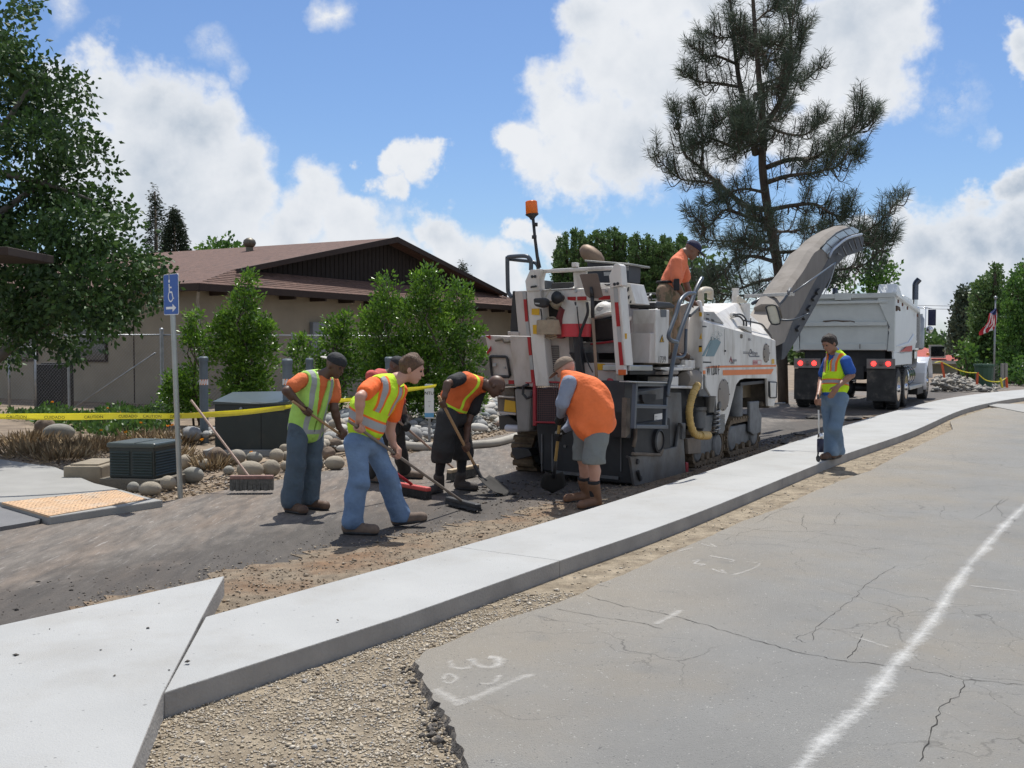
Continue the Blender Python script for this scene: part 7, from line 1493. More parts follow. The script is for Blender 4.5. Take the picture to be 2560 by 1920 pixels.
# ================================================================ dump truck
aT = math.radians(28.7); Ft = np.array([math.sin(aT), math.cos(aT), 0]); Lt = np.array([-math.cos(aT), math.sin(aT), 0]); Ot = np.array([9.56, 25.6, 0.])
tl = lambda s, t, z: Ot + Ft*s + Lt*t + UP*z
zg = lambda x, y: (1960+x/2.963, 620+y/2.963)        # region x 1960.., y 620..
zf = lambda x, y: (1900+x/4.148, 800+y/4.148)
TR = lambda pts, s=0.0, f=zg: [PL(*f(*q), tl(s,0,0), Ft) for q in pts]
TS = lambda pts, t=0.0, f=zg: [PL(*f(*q), tl(0,t,0), Lt) for q in pts]
tk = thing('dump_truck', 'white dump truck seen from behind under the conveyor with red tail lights lit', 'truck', tuple(tl(3.5,1.2,0)))
twh = mat('truck_white', (.66,.68,.68), .38, var=.05, vs=2, col2=(.52,.52,.50), mix2=(.55,.85), s2=2, spec=.5); twh2 = mat('truck_white_dusty', (.50,.52,.50), .5, var=.07, vs=3); tchr = mat('chrome', (.62,.63,.65), .12, 1.0, var=.03); tblk = mat('truck_black', (.02,.02,.022), .6, var=.3, vs=5, col2=(.07,.06,.05), mix2=(.5,.8)); trub = mat('tyre_rubber', (.028,.027,.027), .85, var=.25, vs=6, col2=(.08,.07,.06), mix2=(.5,.8), s2=5)
tp = lambda name, poly, vec, m, par=tk, bevel=.01, label=None: obj(name, MB().ext(poly, vec), m, par, bevel=bevel, label=label)
Wd = 2.5; ZT, ZB = 2.92, 1.50
# tailgate: built in the truck's own frame
tg = tp('tailgate', [tl(-.02,.16,ZB), tl(-.02,Wd-.16,ZB), tl(.02,Wd-.16,ZT-.08), tl(.02,.16,ZT-.08)], Ft*.05, twh2)
def bar3(a, b, w, h, m, par, name='rib'): return obj(name, MB().bar(tl(*a), tl(*b), w, h, Ft if abs(a[2]-b[2]) > .3 else UP), m, par, bevel=.01)
for z, h in ((ZT-.20,.07),(2.17,.10),(ZB+.09,.16)): bar3((-.05,.18,z),(-.05,Wd-.18,z),.07,h,twh2,tg)
tp('top_rail', [tl(-.08,.0,ZT-.10), tl(-.08,Wd,ZT-.10), tl(-.08,Wd,ZT+.02), tl(-.08,.0,ZT+.02)], Ft*.12, twh2)
tp('rail_gusset', [tl(-.1,1.05,ZT-.14), tl(-.1,1.45,ZT-.14), tl(-.1,1.45,ZT+.04), tl(-.1,1.05,ZT+.04)], Ft*.05, twh2)
for t0, sgn in ((0,1),(Wd,-1)):
    q = TR([(760,330),(735,450),(760,640),(730,755),(690,755),(720,560),(672,380),(700,340)]) if False else None
    tp('corner_post', [tl(-.06,t0,ZB-.02), tl(-.06,t0+sgn*.17,ZB-.02), tl(-.06,t0+sgn*.12,2.1), tl(-.06,t0+sgn*.42,ZT-.15), tl(-.06,t0+sgn*.36,ZT+.01), tl(-.06,t0,ZT+.01)], Ft*.14, twh2)
rust = obj('rust_mark', MB().ext([tl(-.087,.95+x,2.20+z) for x, z in ((0,0),(.1,.03),(.3,.02),(.5,.05),(.72,.02),(.8,.035),(.78,.06),(.5,.075),(.3,.06),(.1,.055),(0,.03))], -Ft*.001), mat('rust_smear',(.10,.07,.05),.9,var=.4,vs=20), tg)
for t in (.8, 1.7): obj('hinge_stain', MB().ext([tl(-.135,t,ZB+.04),tl(-.135,t+.02,ZB+.04),tl(-.135,t+.02,ZB+.16),tl(-.135,t,ZB+.16)], -Ft*.004), mat('rust_smear'), tg)
# body sides
for t0, sgn in ((0,1),(Wd,-1)):
    q = [(.0,ZB-.02),(.06,ZB-.02),(.1,2.0),(.1,ZT),(4.35,2.62),(4.35,1.9),(4.2,1.52)]
    sd_ = tp('body_side', [tl(s,t0+sgn*.04,z) for s, z in ((.05,1.45),(.05,ZT+.0),(4.35,2.60),(4.35,1.75),(4.1,1.55),(3.0,1.42))], Lt*sgn*.05, twh)
    obj('side_rail', MB().bar(tl(.0,t0+sgn*.02,ZT), tl(4.4,t0+sgn*.02,2.62), .12, .12), twh, sd_, bevel=.02)
tp('side_skirt', [tl(.05,.02,1.12), tl(3.25,.02,1.12), tl(3.25,.02,1.45), tl(1.3,.02,1.42), tl(.05,.02,1.46)], Lt*.05, twh, label='white panel above the rear wheels')
tp('red_stripe', [tl(1.0,-.0,1.46), tl(3.2,-.0,1.46), tl(3.2,-.0,1.62), tl(2.2,-.0,1.60)], Lt*.012, mat('truck_red',(.42,.02,.02),.4), bevel=0)
tp('body_curve', [tl(.4,.0,1.60), tl(2.6,.0,1.72), tl(3.6,.0,1.95), tl(4.3,.0,1.72), tl(3.4,.0,1.62), tl(1.6,.0,1.58)], Lt*.05, twh, bevel=.03)
tp('roof_cover', [tl(.1,.0,ZT+.02), tl(.35,.0,ZT+.26), tl(.9,.0,ZT+.10), tl(1.1,.0,ZT-.05)], Lt*.45, twh, label='raised white corner hood of the body')
tp('cover_box', [tl(2.1,.1,2.78), tl(3.9,.1,2.68), tl(3.9,.1,2.92), tl(2.3,.1,2.98)], Lt*1.0, twh)
for s in (.25, 1.0, 1.9, 3.9): obj('marker_lamp', MB().lathe(tl(s,-.02,2.72-.07*s+.03), -Lt, [(0,.05),(.03,.045)], 10), mat('rusty_lamp',(.14,.05,.03),.6), tk, True)
obj('latch_bracket', MB().ext([tl(.1,-.04,2.62),tl(.55,-.04,2.60),tl(.7,-.04,2.50),(tl(.4,-.04,2.55)),tl(.1,-.04,2.48)], Lt*.05), mat('rust_smear'), tk, bevel=.01)
bf = MB(); bf.box(0,1,0,1,0,1) if False else bf.ext([tl(.1,.12,1.52), tl(4.2,.12,1.52), tl(4.2,Wd-.12,1.52), tl(.1,Wd-.12,1.52)], UP*.08); obj('body_floor', bf, tblk, tk)
tp('front_wall', [tl(4.25,.08,1.5), tl(4.25,Wd-.08,1.5), tl(4.25,Wd-.08,2.6), tl(4.25,.08,2.6)], Ft*.06, twh)
tp('load', [tl(.1,.14,1.9), tl(4.2,.14,2.2), tl(4.2,Wd-.14,2.2), tl(.1,Wd-.14,1.9)], UP*.05, tblk)
# rear lower: frame, lights, flaps
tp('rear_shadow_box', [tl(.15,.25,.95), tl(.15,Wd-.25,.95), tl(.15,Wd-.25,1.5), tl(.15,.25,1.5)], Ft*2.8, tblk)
tp('chassis_rail', [tl(.1,.75,.75), tl(.1,1.0,.75), tl(.1,1.0,1.1), tl(.1,.75,1.1)], Ft*7, tblk); tp('chassis_rail', [tl(.1,1.5,.75), tl(.1,1.75,.75), tl(.1,1.75,1.1), tl(.1,1.5,1.1)], Ft*7, tblk)
m_tail = mat('tail_light_lit', (.5,.01,.01), .3, emis=(1.0,.035,.03,3.2)); m_tail2 = mat('tail_light_dim', (.12,.10,.09), .4)
for t0, t1 in ((-.02,.66),(Wd-.70,Wd-.02)):
    lpn = tp('light_panel', [tl(-.05,t0,1.04), tl(-.05,t1,1.04), tl(-.05,t1,1.29), tl(-.05,t0,1.29)], Ft*.06, mat('panel_steel',(.20,.19,.175),.6,.3,var=.2))
    for k, dt in enumerate((.18,.35,.53)):
        tt = t0+dt-.02
        if k == 1: obj('reverse_lamp', MB().lathe(tl(-.05,tt,1.165), -Ft, [(0,.055),(.02,.055),(.028,.04)], 16), m_tail2, lpn, True)
        else: obj('tail_light', MB().lathe(tl(-.05,tt,1.165), -Ft, [(0,.062),(.02,.06),(.032,.045)], 18), m_tail, lpn, True)
    obj('mud_flap', MB().ext([tl(.0,t0+.0,.22), tl(.0,t1+.0,.22), tl(.0,t1,1.03), tl(.0,t0,1.03)], Ft*.015), mat('flap_rubber',(.035,.034,.032),.8,var=.4,vs=4,col2=(.08,.07,.06)), tk, bevel=.004)
# wheels
def wheel(s, t, r, w, dual=False, par=tk):
    wl = obj('tyre', MB().lathe(tl(s,t,r), Lt, [(0,r*.62),(.01,r*.72),(.0,r*.9),(.03,r*.98),(w*.5,r),(w-.03,r*.98),(w,r*.9),(w-.01,r*.7),(w,r*.6)], 36), trub, par, True, auto=50)
    tr_ = MB()
    for k in range(36):
        a = 2*math.pi*k/36; c = tl(s,t,r)+(Ft*math.cos(a)+UP*math.sin(a))*r; u = -Ft*math.sin(a)+UP*math.cos(a)
        tr_.bar(c+Lt*.01, c+Lt*(w-.01), .03, .02, (Ft*math.cos(a)+UP*math.sin(a)))
    o = obj('tread', tr_, trub, wl); o['kind'] = 'stuff'
    rm = obj('rim', MB().lathe(tl(s,t-.004,r), Lt, [(.0,r*.61),(.02,r*.56),(.07,r*.50),(.10,r*.30),(.04,r*.22),(.0,r*.18),(-.04,r*.14)], 30), tchr, wl, True, auto=50)
    for k in range(10):
        a = 2*math.pi*k/10; 
        if k % 1 == 0: obj('wheel_nut', MB().lathe(tl(s,t+.085,r)+(Ft*math.cos(a)+UP*math.sin(a))*r*.36, -Lt, [(0,.02),(.05,.018)], 6), tchr, wl)
    return wl
for s in (.62, 1.95):
    wheel(s, -.02, .52, .27); wheel(s, .30, .52, .25); wheel(s, Wd-.27, .52, .27)
wheel(6.75, .02, .52, .28); wheel(6.75, Wd-.3, .52, .28)
obj('axle', MB().tube([tl(.62,.2,.52), tl(.62,2.3,.52)], .09, 10), tblk, tk, True); obj('axle', MB().tube([tl(1.95,.2,.52), tl(1.95,2.3,.52)], .09, 10), tblk, tk, True)
obj('differential', MB().ell(tl(.55,1.25,.52), (.22,.22,.22), 12, 8), tblk, tk, True)
# tank, step, exhaust, cab, fender, mirror
tank = obj('fuel_tank', MB().lathe(tl(2.95,.36,.78), Ft, [(0,.05),(.02,.28),(.06,.32),(1.35,.32),(1.39,.28),(1.41,.05)], 26), tchr, tk, True, auto=40)
for s in (3.2, 3.65, 4.1): obj('tank_strap', MB().lathe(tl(s,.36,.78), Ft, [(0,.325),(.06,.325)], 26), tblk, tank, True, auto=40)
tp('step', [tl(2.9,.0,.40), tl(5.5,.0,.40), tl(5.5,.0,.50), tl(2.9,.0,.50)], Lt*.35, mat('diamond_plate',(.45,.46,.46),.3,.8,var=.1,bump=.6,bs=40)); tp('battery_box', [tl(4.6,.02,.20), tl(5.9,.02,.20), tl(5.9,.02,.42), tl(4.6,.02,.42)], Lt*.4, tblk)
esx = 4.62
st = obj('exhaust_stack', MB().lathe(tl(esx,.12,1.25), UP, [(0,.07),(.2,.07),(.25,.12),(1.45,.12),(1.5,.065),(1.75,.065)], 18), tchr, tk, True, auto=40)
obj('stack_guard', MB().lathe(tl(esx,.12,1.55), UP, [(0,.135),(1.1,.135)], 18), mat('perforated_guard',(.22,.22,.22),.35,.7,var=.5,vs=40), st, True, auto=40)
obj('stack_tip', MB().tube(spline([tl(esx,.12,2.95), tl(esx,.12,3.3), tl(esx,.11,3.42), tl(esx+.02,.02,3.54)], 4), .085, 14), mat('dark_chrome',(.10,.11,.14),.25,.9), st, True, auto=40)
obj('exhaust_elbow', MB().tube(spline([tl(esx,.12,1.3), tl(esx,.12,1.12), tl(esx-.2,.14,1.02), tl(esx-.9,.3,1.0)], 5), .07, 12), mat('panel_steel'), st, True)
obj('air_cleaner', MB().lathe(tl(5.05,.06,1.5), UP, [(0,.08),(.05,.15),(.9,.15),(.98,.1),(1.05,.1)], 18), mat('brushed_steel',(.30,.31,.32),.3,.8,var=.2), tk, True, auto=40)
cab = tp('cab', [tl(4.75,.22,1.0), tl(6.1,.22,1.0), tl(6.1,.22,1.9), tl(5.9,.22,2.55), tl(4.75,.22,2.6)], Lt*2.05, twh, bevel=.05)
obj('cab_window', MB().ext([tl(5.0,.215,1.9), tl(5.85,.215,1.9), tl(5.72,.215,2.4), tl(5.0,.215,2.4)], -Lt*.004), m_glassd, cab); obj('rear_window', MB().ext([tl(4.745,.7,1.95), tl(4.745,1.8,1.95), tl(4.745,1.8,2.4), tl(4.745,.7,2.4)], -Ft*.004), m_glassd, cab)
tp('hood', [tl(6.1,.5,1.0), tl(8.0,.5,1.0), tl(8.0,.5,1.65), tl(6.1,.5,1.85)], Lt*1.5, twh, bevel=.06)
# front fender: curved shell
fv = MB(); P = []
for k in range(15):
    a = math.radians(200 - k*195/14); P.append((6.75+.72*math.cos(a)*(1.12 if k < 5 else 1), .52+.70*math.sin(a)+ .03))
V = [];
for s, z in P:
    V += [tl(s,-.06,z), tl(s,.62,z)]
Fc = [(2*i,2*i+1,2*i+3,2*i+2) for i in range(len(P)-1)]
fv._add(V, Fc); fn = obj('fender', fv, mat('fender_white',(.70,.71,.74),.25,coat=.5,var=.03), tk, True); sm2 = fn.modifiers.new('s','SOLIDIFY'); sm2.thickness = .03
tp('fender_skirt', [tl(5.85,-.04,.48), tl(6.12,-.04,.62), tl(6.05,-.04,.95), tl(6.25,-.04,1.15), tl(5.98,-.04,1.12), tl(5.84,-.04,.8)], Lt*.6, mat('fender_white'), bevel=.03)
obj('clearance_lamp', MB().lathe(tl(6.9,.02,1.32), UP, [(0,.05),(.06,.05),(.09,.03)], 12), mat('amber_small',(.6,.15,.02),.3), tk, True)
mpx = PL(*zg(1095,515), tl(5.9,-.25,0), Ft); mr2 = obj('mirror', MB().ext([mpx+Lt*x+UP*z for x, z in ((-.11,-.24),(.11,-.24),(.11,.24),(-.11,.24))], Ft*.08), mat('mirror_blue_black',(.015,.02,.06),.2), tk, bevel=.015)
obj('convex_mirror', MB().lathe(mpx-UP*.36+Lt*.06, -Ft, [(0,.11),(.03,.10),(.05,.05)], 18), tchr, mr2, True); obj('mirror_arm', MB().tube([mpx+UP*.26+Lt*.0, mpx+UP*.30+Lt*.15, mpx+UP*.32+Lt*.48], .014, 6), tchr, mr2, True); obj('mirror_arm', MB().tube([mpx+Lt*.17+UP*.31, mpx+Lt*.17-UP*.3, mpx+Lt*.3-UP*.32], .012, 6), tchr, mr2, True)
obj('left_stack', MB().lathe(tl(4.62,2.38,2.0), UP, [(0,.065),(.95,.065),(1.2,.08),(1.35,.08)], 14), mat('dark_chrome'), tk, True)
# broken pavement edge by the truck: lumps of lifted asphalt
for i, (x, y, w, h, lb) in enumerate(((905,1015,150,22,'brown lump of lifted asphalt behind the standing man'),(1010,1022,120,12,'flat asphalt flake behind the standing man legs'),(1140,1005,90,14,'pale asphalt slab nearest the truck tyre'),(560,1000,120,22,'dark asphalt lump left of the standing man'),(300,1270,120,20,'dark broken asphalt piece at the lane edge left of the standing man'),(120,1395,100,16,'thin asphalt flake on gravel near the walk'),(430,1180,110,12,'long asphalt sliver left of the man knees'))):
    g = G(1900+x/4.148, 800+(y+h)/4.148); k = g[1]/F/4.148; tag(obj('asphalt_lump', MB().ell((g[0], g[1]+.12, .02), (w*k*.55, .22, h*k*.9), 12, 7, .12, i), (m_broken, mdust)[i in (0,2)], smooth=False), lb, 'asphalt piece', 'lifted asphalt pieces along the lane edge')
# ================================================================ people: smooth implicit bodies meshed as one surface
def nrm(v): v = np.asarray(v, float); return v/(np.linalg.norm(v)+1e-9)
def cap(a, b, ra, rb=None): return ('c', np.asarray(a, float), np.asarray(b, float), ra, ra if rb is None else rb)
def ell(c, r, ax=None): return ('e', np.asarray(c, float), np.asarray(r, float), np.eye(3) if ax is None else np.array([nrm(v) for v in ax]))
def tor(a, b, w, d, lat, w2=None, d2=None): return ('t', np.asarray(a, float), np.asarray(b, float), w, d, nrm(lat), w if w2 is None else w2, d if d2 is None else d2)
def _bb(p):
    if p[0] == 'c': r = max(p[3], p[4]); return np.minimum(p[1], p[2])-r, np.maximum(p[1], p[2])+r
    if p[0] == 'e': r = p[2].max(); return p[1]-r, p[1]+r
    r = max(p[3], p[4], p[6], p[7]); return np.minimum(p[1], p[2])-r, np.maximum(p[1], p[2])+r
def _ev(p, X, Y, Z):
    if p[0] == 'c':
        a, b = p[1], p[2]; ba = b-a; L2 = ba@ba+1e-9; h = np.clip(((X-a[0])*ba[0]+(Y-a[1])*ba[1]+(Z-a[2])*ba[2])/L2, 0, 1)
        return np.sqrt((X-a[0]-h*ba[0])**2+(Y-a[1]-h*ba[1])**2+(Z-a[2]-h*ba[2])**2)-(p[3]+(p[4]-p[3])*h)
    if p[0] == 'e':
        c, r, ax = p[1], p[2], p[3]; q = [((X-c[0])*ax[k][0]+(Y-c[1])*ax[k][1]+(Z-c[2])*ax[k][2])/r[k] for k in range(3)]
        k0 = np.sqrt(q[0]**2+q[1]**2+q[2]**2); k1 = np.sqrt((q[0]/r[0])**2+(q[1]/r[1])**2+(q[2]/r[2])**2)+1e-6; return k0*(k0-1)/k1
    a, b, w, d, lat, w2, d2 = p[1:]; ba = b-a; L2 = ba@ba+1e-9; h = np.clip(((X-a[0])*ba[0]+(Y-a[1])*ba[1]+(Z-a[2])*ba[2])/L2, 0, 1)
    dx, dy, dz = X-a[0]-h*ba[0], Y-a[1]-h*ba[1], Z-a[2]-h*ba[2]; l = dx*lat[0]+dy*lat[1]+dz*lat[2]; o2 = np.maximum(dx*dx+dy*dy+dz*dz-l*l, 0); W_, D_ = w+(w2-w)*h, d+(d2-d)*h
    k0 = np.sqrt((l/W_)**2+o2/D_**2); k1 = np.sqrt((l/W_**2)**2+o2/D_**4)+1e-6; return k0*(k0-1)/k1
_fr = np.random.default_rng(4); _FW = [(nrm(_fr.normal(0, 1, 3)*np.array([1,1,1.3]))*_fr.uniform(14, 52), _fr.uniform(0, 6.28)) for _ in range(9)]
def _folds(X, Y, Z, fs):
    o = 0
    wx = .05*np.sin(7*Z+3*X); wz = .06*np.sin(6*X+5*Y+1)
    for k, ph in _FW: o = o + np.sin(fs*(k[0]*(X+wx)+k[1]*Y+k[2]*(Z+wz))+ph)*(22/np.linalg.norm(k))**.6
    return .62*o - .35*np.abs(o)
def sdf_mesh(prims, h=.008, k=.025, sub=(), planes=(), fold=0.0, fs=1.0):
    lo = np.min([_bb(p)[0] for p in prims], 0)-.04; hi = np.max([_bb(p)[1] for p in prims], 0)+.04; n = np.ceil((hi-lo)/h).astype(int)+1
    Fd = np.full(n, .5, np.float32); ax = [lo[i]+h*np.arange(n[i]) for i in range(3)]
    def region(p, m):
        a, b = _bb(p); i0 = np.clip(((a-m-lo)/h).astype(int), 0, n-1); i1 = np.clip(((b+m-lo)/h).astype(int)+2, 1, n); return tuple(slice(i0[i], i1[i]) for i in range(3))
    for p in prims:
        kk = k
        if isinstance(p[-1], str): kk = float(p[-1]); p = p[:-1]
        s = region(p, .06); X, Y, Z = np.meshgrid(ax[0][s[0]], ax[1][s[1]], ax[2][s[2]], indexing='ij', sparse=True); d = _ev(p, X, Y, Z).astype(np.float32); g = Fd[s]
        hh = np.maximum(kk-np.abs(g-d), 0)/kk; Fd[s] = np.minimum(g, d)-hh*hh*kk*.25
    for p in sub:
        if callable(p): continue
        s = region(p, .02); X, Y, Z = np.meshgrid(ax[0][s[0]], ax[1][s[1]], ax[2][s[2]], indexing='ij', sparse=True); Fd[s] = np.maximum(Fd[s], -_ev(p, X, Y, Z))
    X, Y, Z = np.meshgrid(*ax, indexing='ij', sparse=True)
    for p in sub:
        if callable(p): Fd = np.maximum(Fd, -p(X, Y, Z)).astype(np.float32)
    if fold: Fd = Fd + fold*_folds(X, Y, Z, fs).astype(np.float32)
    for pt, nn in planes: Fd = np.maximum(Fd, ((X-pt[0])*nn[0]+(Y-pt[1])*nn[1]+(Z-pt[2])*nn[2])).astype(np.float32)
    S = Fd < 0; c = np.zeros(tuple(n-1), np.int8)
    for i in (0,1):
        for j in (0,1):
            for l in (0,1): c += S[i:n[0]-1+i, j:n[1]-1+j, l:n[2]-1+l]
    act = np.argwhere((c > 0) & (c < 8)); idx = np.full(tuple(n-1), -1, np.int32); idx[act[:,0], act[:,1], act[:,2]] = np.arange(len(act))
    acc = np.zeros((len(act), 3)); cnt = np.zeros(len(act)); cor = np.array([(i,j,l) for i in (0,1) for j in (0,1) for l in (0,1)])
    vals = [Fd[act[:,0]+q[0], act[:,1]+q[1], act[:,2]+q[2]] for q in cor]
    for a in range(8):
        for b in range(a+1, 8):
            if np.abs(cor[a]-cor[b]).sum() == 1:
                fa, fb = vals[a], vals[b]; m = (fa < 0) != (fb < 0); t = np.where(m, fa/(fa-fb+1e-12), 0); acc += np.where(m[:,None], cor[a]+(cor[b]-cor[a])*t[:,None], 0); cnt += m
    V = lo + h*(act + acc/np.maximum(cnt,1)[:,None]); Q = []
    for d in range(3):
        e = [slice(1, n[i]-1) for i in range(3)]; e[d] = slice(0, n[d]-1); e2 = list(e); e2[d] = slice(1, n[d]); A0, A1 = S[tuple(e)], S[tuple(e2)]; ch = np.argwhere(A0 != A1)
        if not len(ch): continue
        off = np.array([1,1,1]); off[d] = 0; g = ch + off; u, v = (d+1) % 3, (d+2) % 3; fl = A0[ch[:,0], ch[:,1], ch[:,2]]
        eu, ev = np.zeros(3, int), np.zeros(3, int); eu[u] = 1; ev[v] = 1
        q = np.stack([idx[tuple((g-eu-ev).T)], idx[tuple((g-ev).T)], idx[tuple(g.T)], idx[tuple((g-eu).T)]], 1); q[~fl] = q[~fl][:, ::-1]; Q.append(q)
    Q = np.concatenate(Q); Q = Q[(Q >= 0).all(1)]; return V, Q
def smooth(V, Q, it=2):
    for _ in range(it):
        S_ = np.zeros_like(V); c = np.zeros(len(V))
        for a in range(4):
            i, j = Q[:, a], Q[:, (a+1) % 4]
            for dim in range(3): S_[:, dim] += np.bincount(i, V[j, dim], len(V)) + np.bincount(j, V[i, dim], len(V))
            c += np.bincount(i, minlength=len(V)) + np.bincount(j, minlength=len(V))
        V = V*.45 + .55*S_/np.maximum(c, 1)[:, None]
    return V
def sobj(name, prims, m, parent, h=.008, k=.025, label=None, attrs=None, sm=1, **kw):
    V, Q = sdf_mesh(prims, h, k, **kw); V = smooth(V, Q, sm); o = obj(name, None, m, parent, smooth=True, arrays=(V, Q), label=label)
    for nm, fn in (attrs or {}).items():
        a = o.data.attributes.new(nm, 'FLOAT', 'POINT'); a.data.foreach_set('value', fn(V).astype(np.float32))
    return o
z2 = lambda x, y, Y: A(640+x/3.017, 850+y/3.017, Y)
z3 = lambda x, y, Y: A(1040+x/3.687, 850+y/3.687, Y)
zB_ = lambda x, y, Y: A(1200+x/4.6075, 920+y/4.6075, Y)
z4_ = lambda x, y, Y: A(1200+x/3.687, 480+y/3.687, Y)
zF_ = lambda x, y, Y: A(1900+x/4.148, 800+y/4.148, Y)
def grip(c, a, wrist, sg=1, R=.021):
    c = np.asarray(c, float); a = nrm(a); w = c-wrist; u = nrm(w-a*(w@a)); n = nrm(np.cross(a, u))*sg; pr = []
    pc = c+n*.026-u*.016; pr.append(ell(pc, (.044,.038,.017), (a, u, n))); pr.append(cap(wrist, pc-u*.02, .028, .027))
    for i in range(4):
        o = a*(i-1.5)*.0215; r = (.0095,.010,.0098,.0085)[i]; R2 = R+.008; L_ = (1,1.05,1,.85)[i]
        P = [c+o+R2*(math.cos(math.radians(t*L_))*n*1.1+math.sin(math.radians(t*L_))*u) for t in (20,75,135,195,235)]
        for p, q in zip(P[:-1], P[1:]): pr.append(cap(p, q, r, r*.93)+('.006',))
    t0, t1, t2 = pc-u*.025+a*.03, c-u*(R+.012)+a*.045, c-n*(R+.008)-u*.008+a*.05
    pr += [cap(t0, t1, .013, .0115)+('.008',), cap(t1, t2, .0115, .009)+('.006',)]; return pr
def relaxed(wrist, d, pn, curl=.5, sg=1):
    d = nrm(d); pn = nrm(pn-d*(pn@d)); s = np.cross(d, pn)*sg; c = wrist+d*.05; pr = [cap(wrist, c, .028, .03), ell(c+d*.01, (.047,.040,.016), (d, s, pn))]
    for i in range(4):
        b = c+d*.045+s*(i-1.5)*.020; L_ = (.036,.041,.038,.030)[i]; r = (.0092,.0096,.0092,.008)[i]; dd = d
        for j in range(3):
            dd = nrm(dd+pn*curl*.45); e = b+dd*L_*(1,.7,.5)[j]; pr.append(cap(b, e, r, r*.9)+('.006',)); b = e
    t = c-d*.02+s*.035*-1; t2 = t-s*.02+d*.035+pn*.01; pr += [cap(t, t2, .013,.011)+('.008',), cap(t2, t2+d*.03+pn*.008, .011,.009)+('.006',)]; return pr
def head(H, f, up, big=1.0):
    f = nrm(f); up = nrm(up-f*(up@f)); l = np.cross(f, up); b = big
    pr = [ell(H+up*.028*b-f*.012, (.098*b,.075*b,.092*b), (f,l,up)), ell(H-up*.03*b+f*.022, (.068*b,.060*b,.075*b), (f,l,up)), ell(H-up*.088*b+f*.052, (.028,.030,.022), (f,l,up)), cap(H+up*.012+f*.088*b, H-up*.020+f*.104*b, .008,.0115)+('.012',),
          cap(H+up*.035-l*.035+f*.082, H+up*.035+l*.035+f*.082, .012)+('.015',), cap(H-up*.052-l*.020+f*.088, H-up*.052+l*.020+f*.088, .0085)+('.01',)]
    for s in (-1,1): pr.append(ell(H+l*s*.077*b-f*.008-up*.005, (.018,.010,.031), (f,l,up))+('.008',))
    sub = [ell(H+up*.012+l*s*.031+f*.098*b, (.012,.016,.010), (f,l,up)) for s in (-1,1)]
    return pr, sub, (f, l, up)
m_eye = mat('eye_dark', (.02,.015,.012), .3)
